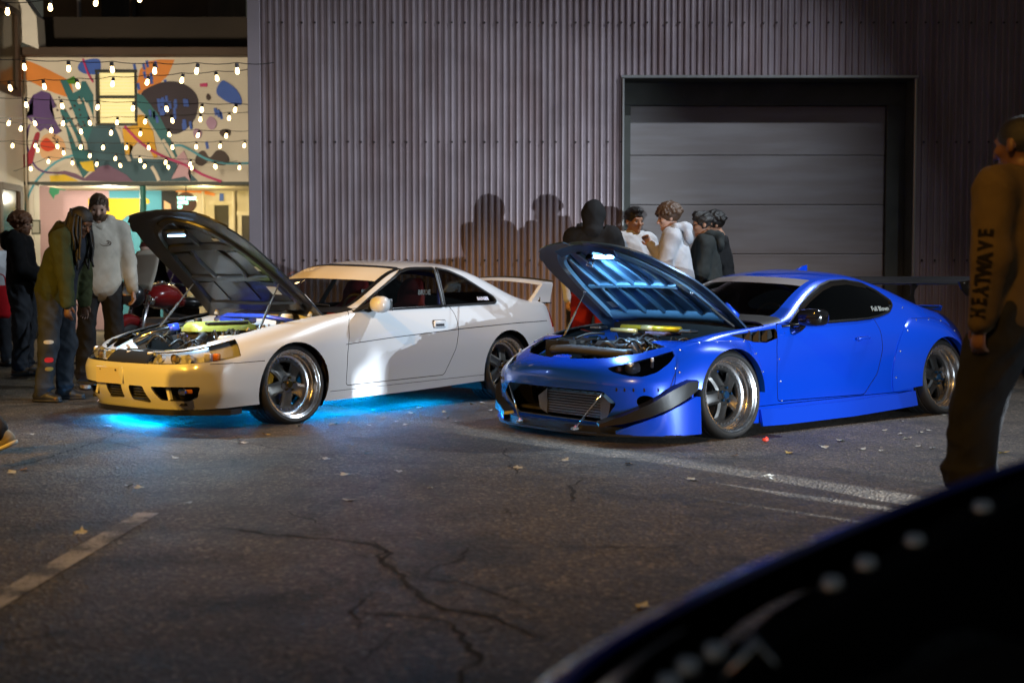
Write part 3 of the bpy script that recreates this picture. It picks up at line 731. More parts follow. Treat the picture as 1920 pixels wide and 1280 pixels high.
SUB_U, SUB_V = 8, 6
def skin_grid(lines):
    """lines: list of (ns,3) arrays. returns grid (nv,nu,3)"""
    L = [np.array(l, float) for l in lines]; ns = len(L[0])
    mid = L[2]; kn = np.concatenate([[0], np.cumsum(np.linalg.norm(np.diff(mid, axis=0), axis=1))])
    uq = np.concatenate([kn[i] + (kn[i + 1] - kn[i]) * np.arange(SUB_U) / SUB_U for i in range(ns - 1)] + [[kn[-1]]])
    G = np.stack([pchip(kn, l, uq) for l in L])                    # (nl,nu,3)
    for _ in range(10):                                            # fair along the car
        H_ = G.copy(); H_[:, 1:-1] = .25 * G[:, :-2] + .5 * G[:, 1:-1] + .25 * G[:, 2:]; G = H_
    nl, nu, _ = G.shape
    d = np.linalg.norm(np.diff(G, axis=0), axis=2).mean(axis=1); vk = np.concatenate([[0], np.cumsum(d)])
    vq = np.concatenate([vk[i] + (vk[i + 1] - vk[i]) * np.arange(SUB_V) / SUB_V for i in range(nl - 1)] + [[vk[-1]]])
    out = pchip(vk, G.reshape(nl, -1), vq).reshape(len(vq), nu, 3)
    for _ in range(1):
        o2 = out.copy(); o2[1:-1] = .25 * out[:-2] + .5 * out[1:-1] + .25 * out[2:]; out = o2
    return out

def skin_bm(G, bulge=None):
    nv, nu, _ = G.shape; bm = bmesh.new(); lu = bm.faces.layers.int.new('u'); lv = bm.faces.layers.int.new('v'); ls = bm.faces.layers.int.new('s')
    for s in (1, -1):
        V = [[bm.verts.new((G[j, i, 0], s * max(0.0, G[j, i, 1]), G[j, i, 2])) for i in range(nu)] for j in range(nv)]
        for j in range(nv - 1):
            for i in range(nu - 1):
                q = (V[j][i], V[j][i + 1], V[j + 1][i + 1], V[j + 1][i])
                if s == 1: q = q[::-1]
                f = bm.faces.new(q); f[lu] = i; f[lv] = j; f[ls] = s; f.smooth = True
    bmesh.ops.remove_doubles(bm, verts=bm.verts, dist=2e-4)
    bmesh.ops.recalc_face_normals(bm, faces=bm.faces)
    # outward check
    f = max(bm.faces, key=lambda f: f.calc_center_median().z)
    if f.normal.z < 0: bmesh.ops.reverse_faces(bm, faces=bm.faces)
    return bm

def inpoly(poly, a, b):
    c = False; n = len(poly); j = n - 1
    for i in range(n):
        xi, yi = poly[i]; xj, yj = poly[j]
        if (yi > b) != (yj > b) and a < (xj - xi) * (b - yi) / (yj - yi) + xi: c = not c
        j = i
    return c
AX = {'side': (Vector((1, 0, 0)), Vector((0, 0, 1))), 'front': (Vector((0, 1, 0)), Vector((0, 0, 1))), 'top': (Vector((1, 0, 0)), Vector((0, 1, 0)))}
def cut(bm, view, poly, flt):
    """split the faces accepted by flt along a polygon seen in one view; returns the faces inside"""
    A, B = AX[view] if isinstance(view, str) else view
    a0, a1 = min(p[0] for p in poly), max(p[0] for p in poly); b0, b1 = min(p[1] for p in poly), max(p[1] for p in poly)
    def bb(f):
        xs = [A.dot(v.co) for v in f.verts]; ys = [B.dot(v.co) for v in f.verts]; return min(xs), max(xs), min(ys), max(ys)
    cand = set()
    for f in bm.faces:
        if not flt(f): continue
        x = bb(f)
        if x[0] < a1 and x[1] > a0 and x[2] < b1 and x[3] > b0: cand.add(f)
    n = len(poly)
    for i in range(n):
        p, q = poly[i], poly[(i + 1) % n]; dx, dy = q[0] - p[0], q[1] - p[1]; L = math.hypot(dx, dy)
        if L < 1e-6: continue
        no = A * (-dy / L) + B * (dx / L); co = A * p[0] + B * p[1]
        e = 1e-4; ea0, ea1 = min(p[0], q[0]) - e, max(p[0], q[0]) + e; eb0, eb1 = min(p[1], q[1]) - e, max(p[1], q[1]) + e
        sel = []
        for f in cand:
            x = bb(f)
            if x[0] <= ea1 and x[1] >= ea0 and x[2] <= eb1 and x[3] >= eb0:
                ds = [(v.co - co).dot(no) for v in f.verts]
                if min(ds) < -1e-5 and max(ds) > 1e-5: sel.append(f)
        if not sel: continue
        ge = list({e_ for f in sel for e_ in f.edges} | {v for f in sel for v in f.verts}) + sel
        r = bmesh.ops.bisect_plane(bm, geom=ge, dist=1e-6, plane_co=co, plane_no=no)
        cand = {f for f in cand if f.is_valid} | {g for g in r['geom'] if isinstance(g, bmesh.types.BMFace)}
    out = []
    for f in cand:
        c = f.calc_center_median()
        if inpoly(poly, A.dot(c), B.dot(c)): out.append(f)
    return out
def take(bm, faces):
    """lift faces out of the skin into (verts, faces) lists"""
    vi = {}; vs = []; fs = []
    for f in faces:
        q = []
        for v in f.verts:
            if v not in vi: vi[v] = len(vs); vs.append(v.co.copy())
            q.append(vi[v])
        fs.append(q)
    bmesh.ops.delete(bm, geom=list(faces), context='FACES')
    return vs, fs
def skin_obj(name, vf, mats, parent, thick=0.0, off=-1.0, rim=0, inner=1):
    me = bpy.data.meshes.new(name); me.from_pydata([tuple(v) for v in vf[0]], [], vf[1])
    o = mobj(name, me, mats, parent, smooth=True)
    if thick:
        md = o.modifiers.new('thickness', 'SOLIDIFY'); md.thickness = thick; md.offset = off; md.use_even_offset = False
        if isinstance(mats, (list, tuple)) and len(mats) > 1: md.material_offset = inner; md.material_offset_rim = rim
        es = o.modifiers.new('crisp_edges', 'EDGE_SPLIT'); es.split_angle = R(48)
    return o
def bm_vf(bm):
    bm.verts.index_update()
    return [v.co.copy() for v in bm.verts], [[v.index for v in f.verts] for f in bm.faces]
def grow(poly, d):
    """offset a polygon outward by d (either winding)"""
    n = len(poly); area = sum(poly[i][0] * poly[(i + 1) % n][1] - poly[(i + 1) % n][0] * poly[i][1] for i in range(n)); s = 1 if area > 0 else -1
    out = []
    for i in range(n):
        p0, p1, p2 = poly[i - 1], poly[i], poly[(i + 1) % n]
        def nr(a, b):
            dx, dy = b[0] - a[0], b[1] - a[1]; L = math.hypot(dx, dy) or 1; return (s * dy / L, -s * dx / L)
        a, b = nr(p0, p1), nr(p1, p2); mx, my = a[0] + b[0], a[1] + b[1]; k = max(.35, (mx * mx + my * my) / 2)
        out.append((p1[0] + mx / k * d, p1[1] + my / k * d))
    return out
def rounded(poly, r, n=4):
    out = []; m = len(poly)
    for i in range(m):
        p0, p1, p2 = Vector(poly[i - 1]), Vector(poly[i]), Vector(poly[(i + 1) % m])
        a = p1 + (p0 - p1).normalized() * min(r, (p0 - p1).length * .45); b = p1 + (p2 - p1).normalized() * min(r, (p2 - p1).length * .45)
        for k in range(n + 1):
            t = k / n; q = a * (1 - t) ** 2 + p1 * 2 * t * (1 - t) + b * t * t; out.append((q.x, q.y))
    return out
def circle(cx, cz, r, n=40, a0=0, a1=360):
    return [(cx + r * math.cos(R(a0 + (a1 - a0) * k / n)), cz + r * math.sin(R(a0 + (a1 - a0) * k / n))) for k in range(n if a1 - a0 == 360 else n + 1)]

# shared car materials
blk = pm('black_plastic', (.012, .012, .012), .45); gloss_blk = pm('gloss_black', (.006, .006, .007), .12, coat=.6)
rubber = pm('tyre_rubber', (.014, .013, .012), .62, bump=.15, bscale=80); dark_in = pm('dark_interior', (.012, .011, .011), .8)
chrome = pm('polished_lip', (.78, .78, .80), .25, metal=1.0, rvar=.06, vscale=12); steel_m = pm('bare_steel', (.35, .35, .36), .3, metal=1.0)
alu = pm('cast_aluminium', (.46, .46, .47), .38, metal=.9, var=.15, vscale=20); spoke_m = pm('gunmetal_spoke', (.115, .108, .10), .36, metal=.75)
amber = pm('amber_lens', (.75, .22, .02), .2, coat=.5); red_l = pm('red_lens', (.30, .01, .01), .15, coat=.6)
lens = glass_mat('clear_lens', (.93, .94, .96), 1.2)

def wheel_meshes(tag_, spk, cap):
    """deep-dish five-spoke wheel, axle along Y, outer face at y=0 looking +Y"""
    M = {}
    tp = [(.262, -.006), (.270, .004), (.284, .008), (.297, .000), (.3045, -.014), (.308, -.030)]
    y = -.03
    for g in range(4):
        tp += [(.308, y - .036), (.301, y - .038), (.301, y - .046), (.308, y - .048)]; y -= .048
    tp += [(.308, -.235), (.304, -.250), (.290, -.262), (.262, -.258)]
    mb = MB().lathe(tp, 'Y', 72)
    M['tyre'] = (mb.mesh('tyre'), rubber)
    # sipes across the shoulder
    mb = MB()
    for k in range(40):
        a = 2 * math.pi * k / 40
        for yy, ww in ((-.028, .03), (-.20, .06)):
            c, s = math.cos(a), math.sin(a); t = Vector((-s, 0, c)); r_ = Vector((c, 0, s))
            q = [r_ * .3086 + t * dx + Vector((0, yy + dy, 0)) for dx, dy in ((-.003, 0), (.003, 0), (.012, -ww), (.006, -ww))]
            mb.add(q, [(0, 1, 2, 3)])
    M['tread_sipe'] = (mb.mesh('tread_sipe'), blk)
    mb = MB().lathe([(.246, -.262), (.250, -.014), (.262, -.012), (.265, -.004), (.262, .001), (.254, -.002), (.247, -.010), (.240, -.013), (.236, -.030), (.234, -.052), (.229, -.056), (.227, -.060), (.224, -.090), (.216, -.094), (.205, -.096)], 'Y', 72)
    M['rim'] = (mb.mesh('rim'), chrome)
    mb = MB().lathe([(.214, -.097), (.203, -.094), (.178, -.096), (.172, -.104), (.170, -.118), (.225, -.122)], 'Y', 60)
    M['spoke_ring'] = (mb.mesh('spoke_ring'), spk)
    mb = MB()
    for k in range(36):
        a = 2 * math.pi * (k + .5) / 36; c, s = math.cos(a), math.sin(a)
        mb.cyl((.196 * c, -.100, .196 * s), (.196 * c, -.086, .196 * s), .0058, 6)
    M['rim_bolts'] = (mb.mesh('rim_bolts'), chrome)
    spm = []
    mb = MB()
    rings = []
    for t in np.linspace(0, 1, 8):
        r = .045 + t * .142; w = .034 + .006 * (1 - t) + .028 * t ** 2 + .018 * (1 - t) ** 3; dep = -.062 - .036 * t ** 1.4; th = .034
        rings.append([(r, dep - th, -w), (r, dep - .010, -w), (r, dep, -w * .62), (r, dep - .005, 0), (r, dep, w * .62), (r, dep - .010, w), (r, dep - th, w)])
    mb.loft(rings)
    M['spoke'] = (mb.mesh('spoke'), spk)
    mb = MB().lathe([(.001, -.050), (.030, -.050), (.034, -.054), (.034, -.060), (.066, -.062), (.070, -.068), (.070, -.11)], 'Y', 32)
    M['hub'] = (mb.mesh('hub'), spk)
    mb = MB().lathe([(.001, -.040), (.024, -.041), (.028, -.046), (.028, -.056)], 'Y', 24)
    M['centre_cap'] = (mb.mesh('centre_cap'), cap)
    mb = MB()
    for k in range(5):
        a = 2 * math.pi * (k + .5) / 5; c, s = math.cos(a), math.sin(a); mb.cyl((.050 * c, -.066, .050 * s), (.050 * c, -.040, .050 * s), .0095, 6)
    M['lug_nuts'] = (mb.mesh('lug_nuts'), cap)
    mb = MB().lathe([(.05, -.165), (.155, -.165), (.155, -.185), (.05, -.185)], 'Y', 40)
    M['brake_disc'] = (mb.mesh('brake_disc'), steel_m)
    for k, (me, mt) in M.items():
        me.materials.append(mt); me.polygons.foreach_set('use_smooth', [True] * len(me.polygons)); sharp_by_angle(me, 34)
    return M
def add_wheel(car, M, loc, side, camber, steer=0, spin=0, caliper=None, letter=None):
    w = bpy.data.objects.new('wheel', None); link(w, car); w.location = loc
    base = Matrix.Rotation(R(0 if side > 0 else 180) + R(steer), 4, 'Z') @ Matrix.Rotation(R(camber), 4, 'X')
    w.matrix_local = Matrix.Translation(loc) @ base
    for k in ('tyre', 'tread_sipe', 'rim', 'spoke_ring', 'rim_bolts', 'hub', 'centre_cap', 'lug_nuts', 'brake_disc'):
        o = bpy.data.objects.new(k, M[k][0]); link(o, w); o.rotation_euler = (0, R(spin), 0)
        if k in ('tread_sipe', 'rim_bolts', 'lug_nuts'): o['kind'] = 'stuff'
    for i in range(5):
        o = bpy.data.objects.new('spoke', M['spoke'][0]); link(o, w); o.rotation_euler = (0, R(spin + 72 * i), 0)
    if caliper:
        MB().box((.12, -.165, .045), (.075, .10, .15), Matrix.Rotation(R(-20), 4, 'Y'), bev=.02).build('brake_caliper', caliper, w)
    if letter:
        a = R(letter[1])
        Mx = Matrix.Rotation(-a, 4, 'Y') @ Matrix.Translation((.135, -.076, 0)) @ Matrix.Rotation(R(-14), 4, 'Z') @ Matrix.Rotation(R(90), 4, 'X') @ Matrix.Rotation(R(180), 4, 'Y') @ Matrix.Rotation(R(180), 4, 'Z')
        text_mesh('spoke_lettering', letter[0], .030, pm('white_print', (.8, .8, .8), .5), w, Mx, .0005, bold=.001)
    return w
def liner(car, cx, cz, r, y0, y1, side, mat=None):
    mb = MB(); rings = []
    for y in (y0, y1):
        rings.append([(cx + r * math.cos(R(a)), side * y, cz + r * math.sin(R(a))) for a in range(-30, 211, 12)])
    mb.loft(rings, close=False)
    mb.add([(cx, side * y0, cz)] + rings[0], [tuple(range(len(rings[0]) + 1))])
    o = mb.build('wheel_well', mat or dark_in, car); return o
class Body:
    """ray access to a finished skin"""
    def __init__(s, vf): s.t = BVHTree.FromPolygons([tuple(v) for v in vf[0]], vf[1])
    def side(s, x, z, sg=1, d=0.0):
        h = s.t.ray_cast(Vector((x, sg * 3, z)), Vector((0, -sg, 0))); return (h[0].y if h[0] else sg * .8) + sg * d
    def top(s, x, y):
        h = s.t.ray_cast(Vector((x, y, 4)), Vector((0, 0, -1))); return h[0].z if h[0] else None
    def front(s, y, z, d=0.0):
        h = s.t.ray_cast(Vector((4, y, z)), Vector((-1, 0, 0))); return (h[0].x if h[0] else .8) + d
def dome_bolts(car, pts, r=.008, mat=None):
    mb = MB()
    for p in pts: mb.sphere(p, r, 8, 5)
    o = mb.build('fastener_heads', mat or chrome, car, smooth=True); o['kind'] = 'stuff'; return o
def seat(car, loc, mat, rec=14):
    s = bpy.data.objects.new('seat', None); link(s, car); s.location = loc
    # bucket shell: x forward
    def ring(x, z, w, wing, t):
        return [(x, -w, z), (x + wing, -w * 1.02, z + .01), (x + wing * .9, -w * .82, z + .01), (x + t, -w * .55, z), (x + t, 0, z), (x + t, w * .55, z), (x + wing * .9, w * .82, z + .01), (x + wing, w * 1.02, z + .01), (x, w, z), (x - .03, w * .6, z), (x - .03, -w * .6, z)]
    mb = MB(); rr = []
    for z, w, wing in ((.0, .22, .12), (.12, .24, .16), (.28, .26, .14), (.42, .27, .12), (.50, .24, .06), (.56, .16, .03), (.66, .145, .05), (.74, .12, .04), (.78, .07, .02)):
        rr.append(ring(-math.tan(R(rec)) * z, z + .12, w, wing, .06))
    mb.loft(rr); mb.build('seat_back', mat, s, smooth=True)
    mb = MB(); mb.box((.22, 0, .12), (.48, .44, .12), bev=.04)
    for q in (-1, 1): mb.box((.22, q * .23, .17), (.46, .07, .16), bev=.03)
    mb.build('seat_cushion', mat, s, auto=40)
    return s
# ================================================================== WHITE COUPE
def coupe_lines():
    A = [(.88, 0, .15), (.85, .40, .15), (.76, .62, .15), (.58, .77, .16), (.38, .815, .17), (0, .83, .17), (-.36, .83, .145), (-.62, .83, .15), (-1.0, .83, .155), (-1.45, .83, .165), (-1.9, .83, .18), (-2.2, .83, .19), (-2.525, .825, .2), (-2.85, .81, .21), (-3.15, .77, .23), (-3.38, .66, .25), (-3.5, .4, .26), (-3.53, 0, .26)]
    B = [(.945, 0, .29), (.918, .43, .29), (.825, .685, .29), (.625, .82, .29), (.38, .845, .30), (0, .86, .30), (-.36, .85, .27), (-.62, .845, .27), (-1.0, .845, .275), (-1.45, .845, .28), (-1.9, .845, .29), (-2.2, .85, .30), (-2.525, .86, .32), (-2.85, .845, .34), (-3.15, .79, .36), (-3.42, .68, .38), (-3.56, .42, .38), (-3.6, 0, .38)]
    C = [(.955, 0, .41), (.928, .44, .41), (.835, .695, .41), (.635, .825, .42), (.38, .86, .44), (0, .875, .47), (-.36, .865, .48), (-.62, .86, .49), (-1, .86, .50), (-1.45, .862, .51), (-1.9, .862, .52), (-2.2, .865, .53), (-2.525, .875, .54), (-2.85, .85, .55), (-3.15, .79, .56), (-3.42, .69, .57), (-3.57, .43, .57), (-3.61, 0, .57)]
    D = [(.952, 0, .462), (.924, .43, .464), (.825, .68, .472), (.622, .822, .49), (.38, .86, .54), (0, .873, .585), (-.36, .862, .61), (-.62, .857, .635), (-1, .853, .655), (-1.45, .852, .67), (-1.9, .85, .68), (-2.2, .85, .69), (-2.525, .85, .70), (-2.85, .82, .705), (-3.15, .765, .705), (-3.40, .67, .70), (-3.54, .42, .70), (-3.57, 0, .70)]
    E = [(.87, 0, .555), (.84, .40, .56), (.745, .61, .582), (.57, .725, .63), (.37, .757, .672), (0, .776, .740), (-.36, .787, .792), (-.62, .792, .818), (-1, .80, .835), (-1.45, .80, .85), (-1.9, .79, .862), (-2.2, .78, .868), (-2.525, .765, .873), (-2.85, .735, .873), (-3.15, .685, .872), (-3.36, .60, .866), (-3.47, .38, .876), (-3.5, 0, .88)]
    F = [(.80, 0, .582), (.74, .30, .600), (.62, .42, .635), (.50, .50, .668), (.34, .56, .706), (0, .60, .775), (-.36, .645, .825), (-.62, .715, .850), (-1.0, .655, 1.02), (-1.42, .585, 1.195), (-1.9, .575, 1.205), (-2.2, .58, 1.17), (-2.525, .60, 1.065), (-2.85, .625, .935), (-3.15, .50, .895), (-3.30, .40, .885), (-3.40, .25, .885), (-3.44, 0, .89)]
    Hh = [(.80, 0, .584), (.72, 0, .625), (.60, 0, .662), (.46, 0, .700), (.30, 0, .737), (0, 0, .795), (-.25, 0, .83), (-.42, 0, .85), (-.78, 0, 1.055), (-1.12, 0, 1.235), (-1.70, 0, 1.275), (-2.25, 0, 1.255), (-2.62, 0, 1.14), (-3.02, 0, .965), (-3.2, 0, .915), (-3.32, 0, .90), (-3.40, 0, .895), (-3.44, 0, .895)]
    return A, B, C, D, E, F, Hh
def full_lines(A, B, C, D, E, F, Hh, push=.016):
    EF = [((e[0] + f[0]) / 2, (e[1] + f[1]) / 2 + push * min(1, e[1] / .5), (e[2] + f[2]) / 2 + .004) for e, f in zip(E, F)]
    Gm = [(h[0] + .27 * (f[0] - h[0]), f[1] * .5, h[2] - .25 * (h[2] - f[2])) for f, h in zip(F, Hh)]
    return [A, B, C, D, E, EF, F, Gm, Hh]

white = pm('pearl_white_paint', (.58, .60, .63), .28, coat=1.0, coat_rough=.03)
wc = thing('white_coupe', 'lowered white two-door coupe with its bonnet up and blue glow underneath', 'car', (-2.30, 10.05, 0), R(230.0))
G = skin_grid(full_lines(*coupe_lines()))
bm = skin_bm(G); body_w = Body(bm_vf(bm)); lu, lv, ls = (bm.faces.layers.int[k] for k in 'uvs')
U, V = SUB_U, SUB_V
# bonnet
hood_vf = take(bm, [f for f in bm.faces if f[lv] >= (4 * V + 2 if f[lu] < 10 else 4 * V + 3 if f[lu] < 14 else 4 * V + 4 if f[lu] < 20 else 5 * V) and f[lu] < 53])
cowl_vf = take(bm, [f for f in bm.faces if f[lv] >= 5 * V and 53 <= f[lu] < 7 * U + 1])
# glazing
ban = take(bm, [f for f in bm.faces if f[lv] >= 6 * V + 1 and 9 * U - 6 <= f[lu] < 9 * U - 1])
wsh = take(bm, [f for f in bm.faces if f[lv] >= 6 * V + 1 and 7 * U + 1 <= f[lu] < 9 * U - 6])
topf = take(bm, [f for f in bm.faces if f[lv] >= 6 * V + 1 and f[lu] == 9 * U - 1])
frit = take(bm, [f for f in bm.faces if f[lv] == 6 * V and 7 * U + 1 <= f[lu] < 9 * U])
rwin = take(bm, [f for f in bm.faces if f[lv] >= 6 * V + 1 and 11 * U + 3 <= f[lu] < 13 * U])
rfrit = take(bm, [f for f in bm.faces if f[lv] == 6 * V and 11 * U + 3 <= f[lu] < 13 * U + 2])
rest = {'trim': [], 'glass': []}
wdoor = [(-.70, .846), (-1.36, 1.150), (-1.46, 1.172), (-1.56, 1.180), (-1.775, 1.182), (-1.685, .868)]
wquar = [(-1.735, .872), (-1.825, 1.180), (-1.96, 1.160), (-2.12, 1.102), (-2.42, .935), (-2.44, .905), (-2.42, .890)]
doorp = rounded([(-.625, .862), (-.56, .72), (-.525, .50), (-.52, .255), (-1.66, .272), (-1.80, .50), (-1.845, .66), (-1.83, .80), (-1.755, .905)], .03, 3)
parts_w = []
for sg in (1, -1):
    side = lambda f, sg=sg: f[ls] == sg and 4 * V - 3 <= f[lv] < 6 * V + 1 and 6 * U < f[lu] < 14 * U
    for poly in (wdoor, wquar):
        tr = cut(bm, 'side', rounded(grow(poly, .017), .02, 2), side); 
        q = rounded(poly, .018, 2)
        trf = set(tr)
        gl_ = cut(bm, 'side', q, side)
        parts_w.append(('side_window', take(bm, gl_)))
        tr2 = [f for f in bm.faces if side(f) and inpoly(rounded(grow(poly, .017), .02, 2), *(lambda c: (c.x, c.z))(f.calc_center_median()))]
        parts_w.append(('window_trim', take(bm, tr2)))
    lower = lambda f, sg=sg: f[ls] == sg and f[lv] < 6 * V and 3 * U < f[lu] < 15 * U and abs(f.calc_center_median().y) > .5
    # body groove
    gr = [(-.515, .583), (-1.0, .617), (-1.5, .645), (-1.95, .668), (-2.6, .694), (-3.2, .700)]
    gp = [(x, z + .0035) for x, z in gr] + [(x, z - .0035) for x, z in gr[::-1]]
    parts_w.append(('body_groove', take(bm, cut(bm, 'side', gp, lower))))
    # wheel arches
    for cx, cz, r in ((.0, .285, .338), (-2.525, .295, .340)):
        poly = circle(cx, cz, r, 44)
        fs = cut(bm, 'side', poly, lower); bmesh.ops.delete(bm, geom=fs, context='FACES')
    # door with a shut line round it
    cut(bm, 'side', doorp, lower); inner = cut(bm, 'side', grow(doorp, -.006), lower)
    dv = take(bm, inner)
    ring = [f for f in bm.faces if lower(f) and inpoly(doorp, *(lambda c: (c.x, c.z))(f.calc_center_median()))]
    bmesh.ops.delete(bm, geom=ring, context='FACES')
    parts_w.append(('door', dv))
    # bumper seam and fuel/skirt seam
    sp = [(.30, .497), (.72, .488), (.72, .483), (.30, .492)]
    bmesh.ops.delete(bm, geom=cut(bm, 'side', sp, lambda f, sg=sg: f[ls] == sg and f[lv] < 4 * V and f[lu] < 5 * U and abs(f.calc_center_median().y) > .74), context='FACES')
    ss = [(-.36, .222), (-2.19, .247), (-2.19, .243), (-.36, .218)]
    bmesh.ops.delete(bm, geom=cut(bm, 'side', ss, lower), context='FACES')
# front lamps, grille slot
gril = take(bm, [f for f in bm.faces if 3 * V + 1 <= f[lv] < 4 * V + 2 and f[lu] < 5])
hl = {}
for sg in (1, -1):
    hl[sg] = take(bm, [f for f in bm.faces if f[ls] == sg and 3 * V + 1 <= f[lv] < 4 * V + 1 and 5 <= f[lu] < 3 * U + 4])
tl = {}
for sg in (1, -1):
    tl[sg] = take(bm, [f for f in bm.faces if f[ls] == sg and 2 * V + 3 <= f[lv] < 4 * V - 1 and 14 * U + 5 <= f[lu] < 16 * U])
fr = lambda f: f.calc_center_median().x > .55 and f[lv] < 3 * V
fro = {}
for nm, poly in (('duct', [(-.24, .315), (-.015, .315), (-.015, .215), (-.22, .205)]), ('duct', [(.075, .315), (.24, .315), (.285, .195), (.075, .205)]),
                 ('fog', [(.33, .315), (.735, .325), (.70, .245), (.63, .215), (.40, .215)]), ('fog', [(-.735, .325), (-.33, .315), (-.40, .215), (-.63, .215), (-.70, .245)])):
    fs = cut(bm, 'front', rounded(poly, .02, 3), fr)
    parts_w.append((nm, take(bm, fs)))
vfb = bm_vf(bm); bm.free()
skin_obj('body_shell', vfb, [white, dark_in], wc, .012, rim=1)
g_side = glass_mat('tinted_side_glass', (.50, .52, .52), 1.8); g_wsh = glass_mat('windscreen_glass', (.75, .75, .73), 1.6)
trim_b = pm('window_rubber', (.010, .010, .011), .3)
for nm, vf in parts_w:
    if nm == 'side_window':
        o = skin_obj('side_window', vf, g_side, wc); o.scale = (1, .994, 1)
    elif nm == 'window_trim': skin_obj('window_trim', vf, trim_b, wc, .012, 0.3)
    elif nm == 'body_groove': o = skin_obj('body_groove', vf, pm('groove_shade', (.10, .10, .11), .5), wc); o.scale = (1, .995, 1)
    elif nm == 'door':
        door = skin_obj('door', vf, [white, dark_in], wc, .03, rim=1)
        sg = 1 if vf[0][0].y > 0 else -1
        y = body_w.side(-1.60, .715, sg)
        hb = MB().box((-1.60, y + sg * .002, .715), (.16, .020, .072), bev=.024).build('handle_bezel', pm('handle_gap', (.03, .03, .035), .5), door)
        MB().box((-1.60, y + sg * .008, .715), (.15, .022, .062), bev=.026).build('door_handle', white, door, auto=40)
        MB().box((-1.595, y + sg * .019, .707), (.105, .006, .022), bev=.008).build('handle_grip', pm('handle_gap', (.03, .03, .035), .5), door)
        # belt moulding along the glass
        mb = MB(); pts = [(x, body_w.side(x, z, sg, .004), z) for x, z in ((-.66, .840), (-.9, .848), (-1.2, .855), (-1.5, .861), (-1.74, .868))]
        mb.tube(pts, .011, 6); mb.build('belt_moulding', trim_b, door, smooth=True)
    elif nm in ('duct', 'fog'):
        v2 = [Vector((v.x - .10, v.y * .98, v.z)) for v in vf[0]]
        skin_obj('intake_cavity', (v2, vf[1]), pm('intake_black', (.01, .01, .01), .7), wc)
        ys = [v.y for v in vf[0]]; zs = [v.z for v in vf[0]]; yc = (min(ys) + max(ys)) / 2; xf = max(v.x for v in vf[0])
        if nm == 'duct':
            for k in range(6):
                z = min(zs) + (k + .5) * (max(zs) - min(zs)) / 6
                MB().box((xf - .05, yc, z), (.02, (max(ys) - min(ys)) * .95, .006)).build('intake_slat', pm('slat_grey', (.04, .04, .04), .5), wc)
        else:
            sg = 1 if yc > 0 else -1
            fx = body_w.front(yc, .28)
            fog = MB().box((fx - .045, yc + sg * .06, .292), (.06, .22, .042), Matrix.Rotation(R(-33 * sg), 4, 'Z'), bev=.012).build('indicator_lamp', pm('chrome_reflector', (.75, .74, .7), .12, metal=1), wc)
            MB().box((fx - .020, yc + sg * .06, .292), (.02, .205, .036), Matrix.Rotation(R(-33 * sg), 4, 'Z'), bev=.006).build('indicator_lens', lens, fog)
            MB().box((fx - .055, yc + sg * .125, .290), (.06, .05, .030), Matrix.Rotation(R(-33 * sg), 4, 'Z'), bev=.006).build('amber_bulb_cover', amber, fog)
            MB().box((fx - .03, yc - sg * .07, .265), (.02, .03, .095), Matrix.Rotation(R(20 * sg), 4, 'X')).build('fog_strut', white, wc)
# windscreen, banner, rear window
for vf in (wsh,): skin_obj('windscreen', vf, g_wsh, wc)
bn = skin_obj('windscreen_banner', ban, pm('cream_vinyl', (.60, .55, .46), .35, coat=.6), wc, .004)
skin_obj('windscreen_seal', frit, trim_b, wc, .01); skin_obj('windscreen_seal', topf, trim_b, wc, .006, .5); skin_obj('rear_window', rwin, glass_mat('tinted_rear_glass', (.22, .23, .23), 1.2), wc); skin_obj('rear_window_seal', rfrit, trim_b, wc, .01)
skin_obj('cowl_panel', cowl_vf, blk, wc, .01)
for sg in (1, -1):
    mb = MB(); q = [(-.52 + .02, sg * .1 + .28 * k - .2 * (sg > 0) , 0) for k in (0, 1)]
    p0 = Vector((-.50, .18 * sg - .1, .862)); p1 = Vector((-.60, .18 * sg + .42, 0))
    mb.tube([p0, (p0.x - .05, p0.y + .24, body_w.top(p0.x - .05, p0.y + .24) + .015), (p0.x - .11, p0.y + .48, body_w.top(p0.x - .11, p0.y + .48) + .013)], .008, 6)
    mb.build('wiper', blk, wc)
# banner lettering: pale outlined letters on a slanted box
bb_ = BVHTree.FromPolygons([tuple(v) for v in ban[0]], ban[1])
zc_ = sum(v.z for v in ban[0] if abs(v.y + .2) < .15) / max(1, sum(1 for v in ban[0] if abs(v.y + .2) < .15))
h_ = bb_.ray_cast(Vector((3, -.2, zc_)), Vector((-1, 0, 0))); p = h_[0] or Vector((-1.05, -.2, 1.2)); nrm = h_[1] or Vector((.5, 0, .86))
if nrm.x < 0: nrm = -nrm
ex = Vector((0, 1, 0)); ex = (ex - nrm * ex.dot(nrm)).normalized(); ez = nrm.cross(ex).normalized(); q = p + nrm * .012
Mb = Matrix(((ex.x, ez.x, nrm.x, q.x), (ex.y, ez.y, nrm.y, q.y), (ex.z, ez.z, nrm.z, q.z), (0, 0, 0, 1)))
text_mesh('banner_lettering', 'TUSC', .085, pm('banner_print', (.85, .82, .76), .5), wc, Mb @ Matrix.Translation((.06, 0, 0)), .0, shear=.3, bold=.003)
text_mesh('banner_script', 'Te', .08, pm('banner_script_red', (.30, .05, .03), .5), wc, Mb @ Matrix.Translation((-.20, 0, 0)), .0, shear=.45)
